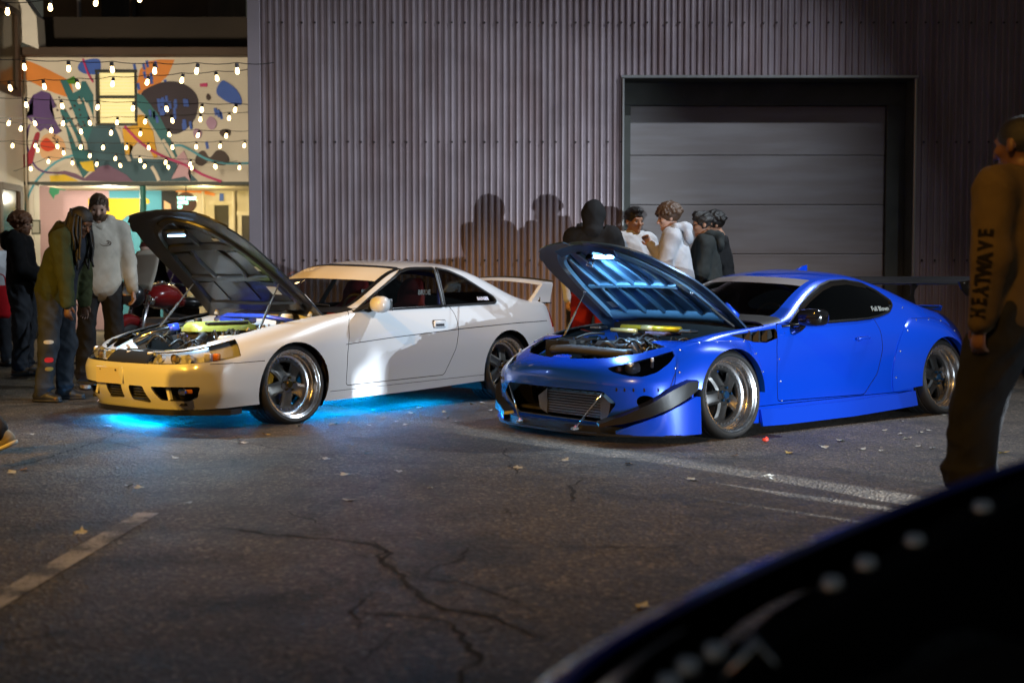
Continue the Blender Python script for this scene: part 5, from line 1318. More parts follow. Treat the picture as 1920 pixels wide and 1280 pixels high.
for nm, vf in parts_b:
    if nm == 'side_window': o = skin_obj(nm, vf, g_dark, bc); o.scale = (1, .994, 1)
    elif nm == 'window_trim': skin_obj(nm, vf, trim_b, bc, .012, .3)
    elif nm == 'wing_vent':
        sg = 1 if vf[0][0].y > 0 else -1
        vt = skin_obj('wing_vent', ([Vector((v.x, v.y - sg * .05, v.z)) for v in vf[0]], vf[1]), dark_in, bc)
        for k in range(3):
            x_ = -.30 - .10 * k; y_ = body_b.side(x_, .69, sg)
            MB().box((x_, y_ - sg * .022, .69), (.012, .04, .085), Matrix.Rotation(R(35 * sg), 4, 'Z') @ Matrix.Rotation(R(-20), 4, 'Y')).build('vent_blade', pm('vent_black', (.006, .006, .006), .5, spec=.2), vt)
    elif nm == 'door':
        sg = 1 if vf[0][0].y > 0 else -1
        door = skin_obj('door', vf, [blue, dark_in], bc, .03, rim=1); y_ = body_b.side(-1.60, .635, sg)
        MB().box((-1.62, y_ - sg * .001, .615), (.13, .006, .075), bev=.002).build('handle_cup', pm('cup_blue', (.002, .025, .22), .4), door)
        MB().tube([(-1.535, y_ + sg * .004, .637), (-1.56, y_ + sg * .022, .637), (-1.68, y_ + sg * .024, .645), (-1.70, y_ + sg * .006, .646)], .0105, 8).build('door_handle', blue, door, smooth=True)
        MB().tube([(x, body_b.side(x, z, sg, .004), z) for x, z in ((-.70, .755), (-.95, .762), (-1.3, .772), (-1.6, .780), (-1.80, .790))], .010, 6).build('belt_moulding', trim_b, door, smooth=True)
    elif nm == 'headlight':
        sg = 1 if vf[0][0].y > 0 else -1
        hd = skin_obj('headlight', ([Vector((v.x - .07, v.y * .92, v.z)) for v in vf[0]], vf[1]), gloss_blk, bc)
        skin_obj('headlight_lens', vf, glass_mat('smoked_lens', (.55, .56, .60), 1.3), hd, .003)
        x_ = body_b.front(.60, .49); MB().lathe([(.001, .03), (.030, .024), (.042, .0), (.046, -.05)], 'X', 20, c=(x_ - .07, sg * .60, .497)).build('projector', pm('projector_pale', (.5, .52, .56), .12, metal=.5), hd, smooth=True)
        MB().box((x_ - .04, sg * .525, .495), (.05, .03, .05), Matrix.Rotation(R(-25 * sg), 4, 'Z'), bev=.008).build('indicator_bar', pm('dim_amber', (.25, .06, .01), .3), hd)
        MB().box((body_b.front(.70, .52) - .06, sg * .70, .535), (.02, .02, .07), bev=.005).build('lamp_tube', pm('lamp_tube', (.6, .6, .65), .2, metal=.5), hd)
    elif nm == 'mouth':
        skin_obj('intake_cavity', ([Vector((v.x * .55 - .02, v.y * .97, v.z)) for v in vf[0]], vf[1]), dark_in, bc)
        ic = bpy.data.objects.new('intercooler', None); link(ic, bc); ic.location = (.70, .10, .225)
        MB().box((0, 0, 0), (.07, .56, .17), bev=.006).build('core', pm('core_grey', (.06, .06, .065), .45, metal=.8), ic)
        for k in range(9): MB().box((.037, 0, -.076 + k * .019), (.010, .555, .0085), bev=.003).build('fin_row', pm('fin_metal', (.45, .46, .48), .28, metal=1), ic)
        for sg in (1, -1): MB().prism([(sg * .28, -.09), (sg * .36, -.06), (sg * .38, .03), (sg * .28, .09)], -.04, .045, 'YZ').build('end_tank', pm('tank_alu', (.22, .22, .23), .4, metal=.9), ic)
        for y_ in np.linspace(-.40, .46, 12): MB().box((.72, y_, .33), (.004, .02, .035)).build('mesh_tab', blk, bc)
    elif nm == 'corner_duct':
        skin_obj('corner_duct', ([Vector((v.x - .09, v.y, v.z)) for v in vf[0]], vf[1]), dark_in, bc)
skin_obj('windscreen', wsh, g_wb, bc); skin_obj('sun_strip', ban, pm('grey_sun_strip', (.20, .20, .22), .3, coat=.8), bc, .004); skin_obj('windscreen_seal', frit, blue, bc, .01)
skin_obj('rear_window', rwin, g_dark, bc); skin_obj('rear_window_seal', rfrit, blue, bc, .01); skin_obj('cowl_panel', cowl_vf, blk, bc, .01)
for sg in (1, -1): skin_obj('tail_lamp', tlb[sg], pm('smoked_tail', (.02, .005, .005), .12, coat=1), bc, .02)
# visor over the side window
for sg in (1, -1):
    mb = MB(); rr = []
    for x_, z_ in ((-.98, .885), (-1.15, .965), (-1.36, 1.045), (-1.52, 1.082), (-1.72, 1.092), (-1.95, 1.062)):
        y_ = body_b.side(x_, z_ - .012, sg); rr.append([(x_, y_, z_), (x_, y_ + sg * .022, z_ - .012), (x_, y_ + sg * .026, z_ - .038), (x_, y_ + sg * .022, z_ - .040), (x_, y_ + sg * .014, z_ - .012)])
    mb.loft(rr); mb.build('window_visor', gloss_blk, bc, auto=50)
# ---- over-fenders: bolted-on arches
def flare(cx, cz, r0, a0, a1, rout, yout, sg, zlim):
    mb = MB(); rr = []; edge = []
    n = 34
    for k in range(n + 1):
        a = R(a0 + (a1 - a0) * k / n); ro = rout(math.degrees(a)); ro = min(ro, (zlim - cz) / math.sin(a)) if math.sin(a) > .2 else ro; row = []
        for t in (0, .04, .14, .30, .50, .72, .90, 1.0):
            r = r0 + (ro - r0) * t; x_, z_ = cx + r * math.cos(a), cz + r * math.sin(a)
            yb = abs(body_b.side(x_, max(z_, .10), sg)); 
            if t == 0: y_ = yout
            else:
                s_ = (1 - t) ** 1.15; y_ = yb + .008 + (max(0, yout - yb - .008)) * s_ + .010 * (t > .95) * 0
            row.append((x_, sg * y_, z_))
        rin = (cx + (r0 - .002) * math.cos(a), sg * (yout - .05), cz + (r0 - .002) * math.sin(a))
        rr.append([rin] + row + [(row[-1][0], sg * (abs(row[-1][1]) - .02), row[-1][2])]); edge.append(row[-2])
    mb.loft(rr, close=False); o = mb.build('wheel_arch_flare', blue, bc, auto=48)
    dome_bolts(o, [Vector(e) + Vector((0, sg * .003, 0)) for e in edge[2:-2:4]], .007)
    return o
for sg in (1, -1):
    flare(0, .29, .332, 12, 178, lambda d: .46 + .05 * math.cos(R(d)) + .04 * math.sin(R(d)) ** 2, .925, sg, .672)
    flare(-2.57, .295, .337, -8, 172, lambda d: .50 + (.05 if d < 90 else 0) * abs(math.cos(R(d))) + .10 * max(0, -math.cos(R(d))) * 0 + .06 * max(0, math.cos(R(d))), .955, sg, .785)
    # side skirt blade
    MB().loft([[(x_, sg * y_, z0), (x_, sg * (y_ + .02), z0 + .004), (x_, sg * (y_ - .005), z0 + .12), (x_, sg * (y_ - .03), z0 + .12)] for x_, y_, z0 in ((-.34, .885, .055), (-.6, .895, .05), (-1.4, .90, .055), (-2.0, .90, .075), (-2.22, .905, .085))]).build('side_skirt', blue, bc, auto=40)
    # canard pair and the blue end plate in front of the wheel
    rr = []
    for x_, y_, z_, w_ in ((.86, .50, .112, .015), (.80, .68, .148, .05), (.69, .815, .195, .085), (.56, .89, .255, .11), (.44, .92, .315, .10), (.36, .935, .365, .05)):
        rr.append([(x_ - .02, sg * (y_ - .06), z_ + .010), (x_ + .02, sg * (y_ + .01), z_ - .008 + .0), (x_ + .015, sg * (y_ + .014), z_ + w_), (x_ - .02, sg * (y_ - .05), z_ + w_ + .012)])
    MB().loft(rr).build('canard', carbon, bc, auto=40)
    MB().loft([[(x_, sg * y_, .060), (x_, sg * (y_ + .012), .060), (x_, sg * (y_ + .010), zt_), (x_, sg * (y_ - .002), zt_)] for x_, y_, zt_ in ((.81, .60, .085), (.75, .735, .14), (.63, .85, .20), (.50, .905, .265), (.39, .93, .315), (.35, .93, .31), (.335, .925, .10))]).build('bumper_end_plate', blue, bc, auto=50)
    # splitter rods
    MB().tube([(.84, sg * .50, .335), (.90, sg * .30, .085)], .006, 8).build('splitter_rod', pol, bc, smooth=True)
    MB().box((.90, sg * .295, .078), (.06, .035, .02), bev=.005).build('rod_foot', alu, bc); MB().sphere((.90, sg * .297, .09), .012, 10, 6).build('rod_end', pm('anodised_pink', (.6, .25, .35), .3, metal=.8), bc, smooth=True)
    dome_bolts(bc, [(body_b.front(y_, .36) - .002, sg * y_, .352) for y_ in ()] or [(.35, sg * .92, .30)], .007)
    mb = MB()
    for k in range(5):
        y_ = .60 + .052 * k; mb.cyl((body_b.front(y_, .362) + .001, sg * y_, .362), (body_b.front(y_, .362) - .004, sg * y_, .362), .013, 12)
    o = mb.build('vent_holes', dark_in, bc); o['kind'] = 'stuff'
    # bumper corner seam
    pts = [Vector((x_, body_b.side(x_, z_, sg, .0015), z_)) for x_, z_ in ((.44, .52), (.50, .44), (.545, .36), (.555, .29))]
    MB().tube(pts, .0028, 5).build('bumper_seam', dark_in, bc)
    dome_bolts(bc, [(x_, body_b.side(x_, z_, sg, .002), z_) for x_, z_ in ((.42, .53), (.47, .50), (.53, .37), (-.60, .52), (-.60, .36), (-.60, .22), (-2.20, .93), (-2.32, .865))], .007)
splt = []
for y_ in np.linspace(-.92, .92, 41): splt.append((.955 - .40 * max(0, (abs(y_) - .15) / .77) ** 2.4, y_))
MB().prism(splt + [(.36, .90), (.36, -.90)], .050, .064, 'XY').build('front_splitter', carbon, bc)
MB().prism([(p[0] - .06, p[1] * .94) for p in splt] + [(.36, .84), (.36, -.84)], .064, .105, 'XY').build('splitter_riser', carbon, bc)
# ---- bonnet
hinge = Vector((-.36, 0, .812)); ANG = 41.5
hood = bpy.data.objects.new('bonnet', None); link(hood, bc); hood.location = hinge; hood.rotation_euler = (0, R(-ANG), 0)
hv = [v - hinge for v in hood_vf[0]]; hbb = Body((hv, hood_vf[1]))
blue_under = pm('bonnet_underside_blue', (.035, .075, .15), .30, coat=.8, metal=.3)
blue_frame = pm('bonnet_frame_blue', (.13, .27, .42), .32, coat=.6, metal=.1)
skin_obj('bonnet_panel', (hv, hood_vf[1]), [blue, blue_under], hood, .012, rim=1)
for p_, w_ in (([(.06, -.60), (.5, -.54), (.85, -.40), (1.0, -.22)], .085), ([(.06, .60), (.5, .54), (.85, .40), (1.0, .22)], .085), ([(.07, -.58), (.05, 0), (.07, .58)], .12), ([(.48, -.46), (.47, 0), (.48, .46)], .045)):
    rib(p_, w_, .022, 'bonnet_frame', blue_frame, hbb, hood, .012)
rib([(.98, -.3), (1.05, 0), (.98, .3)], .10, .022, 'bonnet_frame', blue_under, hbb, hood, .012)
for y_ in (-.36, -.18, 0, .18, .36):
    rib([(.10, y_ * 1.1), (.30, y_ * 1.08), (.47, y_)], .042, .020, 'bonnet_frame', blue_frame, hbb, hood, .012); rib([(.48, y_), (.70, y_ * .95), (.95, y_ * .75)], .042, .020, 'bonnet_frame', blue_frame, hbb, hood, .012)
for pd in (((.16, -.50), (.24, -.44)), ((.40, .50), (.48, .55)), ((.62, .42), (.68, .48))): hood_pad(pd, .001, 'bonnet_label', label_m, hbb, hood, .0135, 2)
z_ = hbb.top(.90, .02)
hl_ = MB().box((.905, -.03, z_ - .045), (.05, .07, .05), bev=.008).build('bonnet_lamp', gloss_blk, hood)
MB().box((.905, .09, z_ - .036), (.03, .20, .016), bev=.003).build('lamp_strip', pm('blue_white_led', (.7, .85, 1), .4, emit=(.30, .62, 1.0), es=30.0), hl_)
MB().tube([(.895, -.06, z_ - .06), (.87, -.075, z_ - .085), (.86, -.02, z_ - .09), (.885, -.01, z_ - .06)], .006, 6).build('lamp_bail', chrome, hl_)
ll = lamp('bonnet_lamp_light', 'SPOT', (0, 0, 0), None, 60, (.36, .68, 1.0), .03, 170, .6)
ll.parent = hood; ll.location = (.88, .07, z_ - .075); ll.rotation_euler = (R(0), R(62), 0)
for sg in (1, -1):
    Rm = Matrix.Rotation(R(-ANG), 3, 'Y'); q = Vector((.42, sg * .56, (hbb.top(.42, sg * .56) or 0) - .03)); tp = hinge + Rm @ q; bt = Vector((.16, sg * .66, .655)) if sg < 0 else Vector((-.30, sg * .66, .76))
    md = bt.lerp(tp, .55); MB().tube([bt, md], .010, 8).tube([md, tp], .005, 6).build('gas_strut', pm('strut_black', (.02, .02, .02), .3, coat=.4), bc)
    MB().sphere(tp, .014, 10, 8).build('strut_ball', chrome, bc, smooth=True)
    MB().tube([(-.36, sg * .60, .76), (-.38, sg * .62, .84), (-.26, sg * .62, .92)], [.02, .02, .014], 6).build('hinge_arm', blue, bc, smooth=True)
    dome_bolts(hood, [(a, sg * (.62 - .12 * a), (hbb.top(a, sg * (.62 - .12 * a)) or 0) - .02) for a in (.12, .26, .34)], .009)
# ---- engine bay
bay_b = pm('bay_blue', (.010, .06, .30), .35, coat=.5)
for sg in (1, -1):
    rr = []
    for x_, z_, y_ in ((.58, .46, .46), (.35, .52, .55), (.05, .58, .60), (-.2, .62, .62), (-.40, .65, .62)):
        rr.append([(x_, sg * (y_ + .08), z_ + .05), (x_, sg * (y_ + .01), z_ + .045), (x_, sg * (y_ - .03), z_ - .02), (x_, sg * (y_ - .12), z_ - .22)])
    MB().loft(rr, close=False).build('inner_wing', bay_b, bc, auto=40)
    dome_bolts(bc, [(x_, sg * (y_ + .03), z_ + .052) for x_, z_, y_ in ((.35, .52, .55), (.18, .55, .58), (.0, .587, .605), (-.2, .62, .62))], .008)
    MB().lathe([(.001, .06), (.05, .06), (.09, .045), (.11, 0), (.11, -.08)], 'Z', 20, c=(-.08, sg * .50, .57)).build('strut_tower', bay_b, bc, auto=35)
MB().box((-.38, 0, .62), (.03, 1.3, .32)).build('firewall', blk, bc); MB().box((.15, 0, .34), (1.0, 1.15, .02)).build('bay_floor', dark_in, bc)
gold = pm('gold_tube', (.55, .45, .03), .28, metal=.6)
sb = MB().tube([(-.02, .40, .735), (-.02, -.20, .735)], .022, 14).build('strut_brace', gold, bc, smooth=True)
MB().tube([(-.02, .02, .735), (-.02, .14, .735)], .0235, 14).build('brace_sleeve', pm('gold_pale', (.62, .55, .25), .3, metal=.6), sb, smooth=True)
MB().tube([(.05, .02, .715), (.05, -.24, .715)], .018, 12).build('damper_tube', pm('gold_pale', (.62, .55, .25), .3, metal=.6), bc, smooth=True)
for sg in (1, -1): MB().box((-.03, sg * .47, .725), (.09, .12, .025), bev=.008).build('brace_foot', steel_m, bc)
ed = pm('engine_grey', (.09, .09, .095), .4, metal=.7)
MB().box((.12, 0, .50), (.52, .62, .20), bev=.04).build('engine_block', pm('engine_dark', (.05, .05, .052), .5, metal=.5), bc, auto=40)
MB().box((.16, .05, .615), (.34, .40, .06), bev=.025).build('intake_manifold', ed, bc, auto=40)
for k in range(4): MB().tube(bez([(.02 + .09 * k, .28, .56), (.02 + .09 * k, .22, .63), (.03 + .09 * k, .10, .655)], 5), .024, 10).build('intake_runner', ed, bc, smooth=True)
MB().prism([(.30, -.50), (.52, -.46), (.50, -.22), (.36, -.20), (.28, -.34)], .52, .645, 'XY').build('airbox', blk, bc, auto=40)
for y_, r_ in ((-.08, .055), (.06, .045), (.20, .06)): MB().lathe([(.012, .02), (r_ * .5, .022), (r_, .018), (r_, -.01), (.012, -.01)], 'X', 24, c=(.44, y_, .565), close=True).build('pulley', pol, bc, auto=40)
MB().tube(bez([(.50, -.40, .575), (.54, -.15, .59), (.545, .15, .585), (.50, .42, .575)], 6), .034, 12).build('crash_tube', pm('tube_grey', (.07, .07, .075), .4), bc, smooth=True)
MB().tube(bez([(.52, .12, .60), (.50, .18, .645), (.46, .24, .60)], 6), .020, 10).build('coolant_hose', hose, bc, smooth=True)
MB().box((.10, .46, .62), (.20, .14, .06), bev=.015).build('fuse_box', blk, bc); MB().box((-.05, .20, .70), (.18, .22, .03), bev=.01).build('coil_cover', pm('purple_grey', (.12, .10, .16), .25, coat=.5), bc)
mb = MB(); random.seed(5)
for k in range(26):
    a = Vector((random.uniform(-.3, .48), random.uniform(-.5, .55), random.uniform(.54, .65))); b = a + Vector((random.uniform(-.22, .22), random.uniform(-.22, .22), random.uniform(-.05, .05)))
    mb.tube(bez([a, (a + b) / 2 + Vector((0, 0, random.uniform(.02, .06))), b], 5), random.uniform(.005, .012), 6)
o = mb.build('hose_bundle', hose, bc, smooth=True); o['kind'] = 'stuff'
mb = MB()
for k in range(34):
    a = Vector((random.uniform(-.2, .5), random.uniform(-.45, .5), random.uniform(.58, .655))); mb.cyl(a, a + Vector((random.uniform(-.03, .03), random.uniform(-.03, .03), random.uniform(.01, .03))), random.uniform(.005, .014), 7)
o = mb.build('bay_fittings', pol, bc); o['kind'] = 'stuff'
# ---- mirror, fin, wing
for sg in (1, -1):
    rr = []
    for t, a, b in ((0, .02, .03), (.02, .075, .058), (.08, .085, .066), (.15, .08, .062), (.185, .05, .045), (.195, .01, .01)):
        rr.append([(-.80 - .12 * t + a * math.copysign(abs(math.cos(q)) ** .6, math.cos(q)), sg * (.875 + t), .82 + b * math.copysign(abs(math.sin(q)) ** .6, math.sin(q))) for q in np.linspace(0, 2 * math.pi, 20, endpoint=False)])
    m_ = MB().loft(rr).build('mirror', gloss_blk, bc, auto=50)
    MB().tube([(-.80, sg * .80, .715), (-.80, sg * .86, .735), (-.80, sg * .92, .785)], [.03, .022, .018], 8).build('mirror_stalk', gloss_blk, m_, smooth=True)
    MB().box((-.885, sg * .97, .82), (.006, .15, .09), bev=.003).build('mirror_glass', pm('mirror_glass', (.6, .6, .6), .03, metal=1), m_)
zf = body_b.top(-1.9, 0)
MB().prism([(-1.82, zf + .002), (-1.93, zf + .045), (-1.965, zf + .05), (-1.97, zf - .02), (-1.82, zf - .01)], -.012, .012, 'XZ').build('shark_fin', blue, bc)
gw = bpy.data.objects.new('rear_wing', None); link(gw, bc)
rr = []
for y_ in np.linspace(-.80, .80, 17):
    x0, z0 = -3.00, 1.060
    rr.append([(x0, y_, z0), (x0 - .03, y_, z0 + .014), (x0 - .11, y_, z0 + .024), (x0 - .21, y_, z0 + .040), (x0 - .275, y_, z0 + .062), (x0 - .276, y_, z0 + .055), (x0 - .19, y_, z0 + .018), (x0 - .08, y_, z0 - .014), (x0 - .02, y_, z0 - .010)])
MB().loft(rr).build('wing_blade', carbon, gw, auto=40)
for sg in (1, -1):
    ep = MB().prism([(-2.97, 1.075), (-3.30, 1.100), (-3.305, .965), (-3.10, .955), (-3.01, 1.015)], sg * .800, sg * .812, 'XZ').build('wing_end_plate', carbon, gw)
    dome_bolts(ep, [(-3.05, sg * .814, 1.065), (-3.20, sg * .814, 1.075), (-3.12, sg * .814, 1.03)], .006)
    MB().loft([[(x_, sg * .33 - .006, z_), (x_ - w_, sg * .33 - .006, z_), (x_ - w_, sg * .33 + .006, z_), (x_, sg * .33 + .006, z_)] for x_, z_, w_ in ((-2.90, .84, .20), (-2.95, .89, .11), (-2.99, .95, .05), (-3.0, 1.0, .05), (-3.0, 1.055, .12))]).build('wing_strut', carbon, gw)
MB().loft([[(-3.06, y_, .838), (-3.16, y_, .85), (-3.22, y_, .868), (-3.225, y_, .86), (-3.2, y_, .82)] for y_ in np.linspace(-.50, .50, 9)]).build('boot_lip', blue, bc, auto=40)
# ---- wheels
WMb = wheel_meshes('b', pm('bronze_grey_spoke', (.075, .072, .07), .34, metal=.8), pm('blue_lug', (.03, .12, .30), .3, metal=.8))
for x_, sg in ((0, 1), (0, -1), (-2.57, 1), (-2.57, -1)):
    cm = 6 if x_ == 0 else 7
    add_wheel(bc, WMb, (x_, sg * (.905 if x_ == 0 else .935), .303), sg, cm, 0, 8 if x_ == 0 else 50)
    liner(bc, x_, .29, .352, .42, .86, sg)
MB().box((-1.3, 0, .15), (1.9, 1.5, .03)).build('floor_pan', dark_in, bc); MB().box((.35, 0, .15), (.6, 1.2, .02)).build('under_tray', dark_in, bc); MB().box((-2.85, 0, .30), (.75, 1.2, .03)).build('floor_pan', dark_in, bc)
for y_ in (.36, -.36): seat(bc, (-1.60, y_, .16), dark_in)
MB().box((-.85, 0, .66), (.36, 1.3, .16), bev=.05).build('dashboard', dark_in, bc, auto=40)
MB().lathe([(.165, -.012), (.180, 0), (.165, .012), (.150, 0)], 'X', 28, c=(-1.08, .36, .74), close=True).build('steering_wheel', dark_in, bc, smooth=True)
text_mesh('window_sticker', 'Full Blown', .055, pm('pale_sticker', (.30, .33, .32), .5), bc, Matrix.Translation((-1.98, body_b.side(-1.98, .862, 1) + .006, .862)) @ Matrix.Rotation(R(180), 4, 'Z') @ Matrix.Rotation(R(64), 4, 'X'), .0004, bold=.001)
# ================================================================== PEOPLE TOOLKIT
# every figure is modelled as a smooth blended volume (tapered limbs, torso, head, hands) and meshed in one piece; clothes are shells over it
class Vol:
    def __init__(s, lo, hi, res):
        s.lo = np.array(lo, np.float32); s.res = res; s.n = np.ceil((np.array(hi) - s.lo) / res).astype(int) + 1
        s.D = np.full(s.n, 1.0, np.float32)
        s.ax = [s.lo[i] + res * np.arange(s.n[i], dtype=np.float32) for i in range(3)]
    def _sub(s, lo, hi):
        a = np.clip(np.floor((np.array(lo) - s.lo) / s.res).astype(int), 0, s.n - 1); b = np.clip(np.ceil((np.array(hi) - s.lo) / s.res).astype(int) + 1, 1, s.n)
        sl = tuple(slice(a[i], max(a[i] + 1, b[i])) for i in range(3))
        return sl, np.meshgrid(*[s.ax[i][sl[i]] for i in range(3)], indexing='ij')
    def _mix(s, sl, d, k, sub=False):
        a = s.D[sl]
        if sub:
            s.D[sl] = np.maximum(a, -d); return
        h = np.clip(.5 + .5 * (d - a) / k, 0, 1); s.D[sl] = d * (1 - h) + a * h - k * h * (1 - h)
    def cone(s, p, q, r0, r1, k=.02, sub=False, flat=None):
        p, q = np.array(p, float), np.array(q, float); m = max(r0, r1) + k + .03
        sl, (X, Y, Z) = s._sub(np.minimum(p, q) - m, np.maximum(p, q) + m)
        d = q - p; L2 = max(1e-9, d @ d)
        t = np.clip(((X - p[0]) * d[0] + (Y - p[1]) * d[1] + (Z - p[2]) * d[2]) / L2, 0, 1)
        vx, vy, vz = X - p[0] - t * d[0], Y - p[1] - t * d[1], Z - p[2] - t * d[2]
        if flat is not None:                              # flatten along a direction by a factor
            f = np.array(flat[0], float); f /= np.linalg.norm(f); c = (vx * f[0] + vy * f[1] + vz * f[2]) * (flat[1] - 1)
            vx, vy, vz = vx + c * f[0], vy + c * f[1], vz + c * f[2]
        s._mix(sl, np.sqrt(vx * vx + vy * vy + vz * vz) - (r0 + (r1 - r0) * t), k, sub)
    def ell(s, c, r, M=None, k=.02, sub=False):
        c = np.array(c, float); r = np.array(r, float); m = r.max() + k + .03
        sl, (X, Y, Z) = s._sub(c - m, c + m); X, Y, Z = X - c[0], Y - c[1], Z - c[2]
        if M is not None:
            M = np.array(M)[:3, :3]; X, Y, Z = M[0, 0] * X + M[1, 0] * Y + M[2, 0] * Z, M[0, 1] * X + M[1, 1] * Y + M[2, 1] * Z, M[0, 2] * X + M[1, 2] * Y + M[2, 2] * Z
        g = np.sqrt((X / r[0]) ** 2 + (Y / r[1]) ** 2 + (Z / r[2]) ** 2); h = np.sqrt((X / r[0] ** 2) ** 2 + (Y / r[1] ** 2) ** 2 + (Z / r[2] ** 2) ** 2) + 1e-6
        s._mix(sl, g * (g - 1) / h, k, sub)
    def plane(s, p, n):
        """keep the side away from n"""
        n = np.array(n, float); n /= np.linalg.norm(n); X, Y, Z = np.meshgrid(*s.ax, indexing='ij', sparse=True)
        s.D = np.maximum(s.D, ((X - p[0]) * n[0] + (Y - p[1]) * n[1] + (Z - p[2]) * n[2]).astype(np.float32))
    def ripple(s, amp, f, seed=0, dirz=1.0):
        rg = np.random.RandomState(seed); X, Y, Z = np.meshgrid(*s.ax, indexing='ij', sparse=True); w = 0
        for i in range(5):
            v = rg.normal(size=3); v[2] *= dirz; v /= np.linalg.norm(v); ff = f * rg.uniform(.6, 1.7)
            u = rg.normal(size=3) * f * .35
            w = w + 2.0 * (np.abs(np.sin(.5 * (ff * (v[0] * X + v[1] * Y + v[2] * Z) + 1.8 * np.sin(u[0] * X + u[1] * Y + u[2] * Z + i) + i * 1.7))) - .6366)
        s.D = s.D + (amp / 2.6 * w).astype(np.float32)
    def mesh(s):
        """naive surface nets"""
        D = s.D; D[0], D[-1], D[:, 0], D[:, -1], D[:, :, 0], D[:, :, -1] = 1, 1, 1, 1, 1, 1
        S_ = D < 0; n = np.array(D.shape) - 1
        cor = [(i, j, k) for i in (0, 1) for j in (0, 1) for k in (0, 1)]
        cnt = sum(S_[i:i + n[0], j:j + n[1], k:k + n[2]].astype(np.int8) for i, j, k in cor)
        act = np.argwhere((cnt > 0) & (cnt < 8)); idx = np.full(n, -1, np.int64); idx[tuple(act.T)] = np.arange(len(act))
        vals = np.stack([D[act[:, 0] + i, act[:, 1] + j, act[:, 2] + k] for i, j, k in cor], 1); C = np.array(cor, float)
        acc = np.zeros((len(act), 3)); num = np.zeros(len(act))
        for a in range(8):
            for b in range(a + 1, 8):
                if np.abs(C[a] - C[b]).sum() != 1: continue
                m = (vals[:, a] < 0) != (vals[:, b] < 0); t = vals[m, a] / (vals[m, a] - vals[m, b])
                acc[m] += C[a] + t[:, None] * (C[b] - C[a]); num[m] += 1
        vs = s.lo + s.res * (act + acc / num[:, None]); fs = []
        for ax in range(3):
            o1, o2 = [(1, 2), (2, 0), (0, 1)][ax]
            A = [slice(None)] * 3; B = [slice(None)] * 3; A[ax] = slice(0, -1); B[ax] = slice(1, None)
            e = np.argwhere(S_[tuple(A)] != S_[tuple(B)]); e = e[(e[:, o1] > 0) & (e[:, o2] > 0) & (e[:, o1] < n[o1]) & (e[:, o2] < n[o2])]
            sg = S_[tuple(e.T)]
            def cell(d1, d2):
                q = e.copy(); q[:, o1] -= d1; q[:, o2] -= d2; return idx[tuple(q.T)]
            f = np.stack([cell(1, 1), cell(0, 1), cell(0, 0), cell(1, 0)], 1); f[~sg] = f[~sg][:, ::-1]; fs.append(f)
        f = np.concatenate(fs); f = f[(f >= 0).all(1)]
        return vs, f
def vol_obj(name, vol, mats, parent, pick=None, soft=1):
    vs, f = vol.mesh(); me = bpy.data.meshes.new(name); me.vertices.add(len(vs)); me.vertices.foreach_set('co', vs.astype(np.float32).ravel())
    me.loops.add(f.size); me.loops.foreach_set('vertex_index', f.ravel().astype(np.int32)); me.polygons.add(len(f))
    me.polygons.foreach_set('loop_start', np.arange(0, f.size, 4, dtype=np.int32)); me.polygons.foreach_set('loop_total', np.full(len(f), 4, np.int32))
    me.update(calc_edges=True)
    if pick is not None:
        c = vs[f].mean(1); me.polygons.foreach_set('material_index', pick(c).astype(np.int32))
    o = mobj(name, me, mats, parent, smooth=True)
    if soft:
        md = o.modifiers.new('soften', 'SMOOTH'); md.factor = .5; md.iterations = soft
    return o

def skin_mat(name, col): return pm('skin_' + name, col, .5, bump=.03, bscale=150, var=.08, vscale=20)
def cloth(name, col, var=.12): return pm('cloth_' + name, col, .9, var=var, vscale=8, bump=.22, bscale=40, spec=.25)

def drape(o, target, d, off=.002):
    """press a flat print onto a garment along direction d"""
    dg = bpy.context.evaluated_depsgraph_get(); dg.update(); ev = target.evaluated_get(dg); me = ev.to_mesh()
    t = BVHTree.FromPolygons([v.co.copy() for v in me.vertices], [tuple(p.vertices) for p in me.polygons]); ev.to_mesh_clear(); d = Vector(d).normalized()
    for v in o.data.vertices:
        h = t.ray_cast(v.co - d * .5, d)
        if h[0]: v.co = h[0] - d * off
    return o
def decal(p, garment, c, w, h, d, mat, name, n=7):
    d = Vector(d).normalized(); ex = Vector((0, 0, 1)).cross(d).normalized(); ez = d.cross(ex); vs = []; c = Vector(c) - d * .2
    for j in range(n):
        for i in range(n):
            a, b = (i / (n - 1) - .5) * 2, (j / (n - 1) - .5) * 2; k = 1 - .22 * (a * a * b * b); vs.append(c + ex * a * w / 2 * k + ez * b * h / 2 * k)
    me = bpy.data.meshes.new(name); me.from_pydata([tuple(v) for v in vs], [], [(j * n + i, j * n + i + 1, (j + 1) * n + i + 1, (j + 1) * n + i) for j in range(n - 1) for i in range(n - 1)])
    return drape(mobj(name, me, mat, p.root, smooth=True), garment, d, .003)
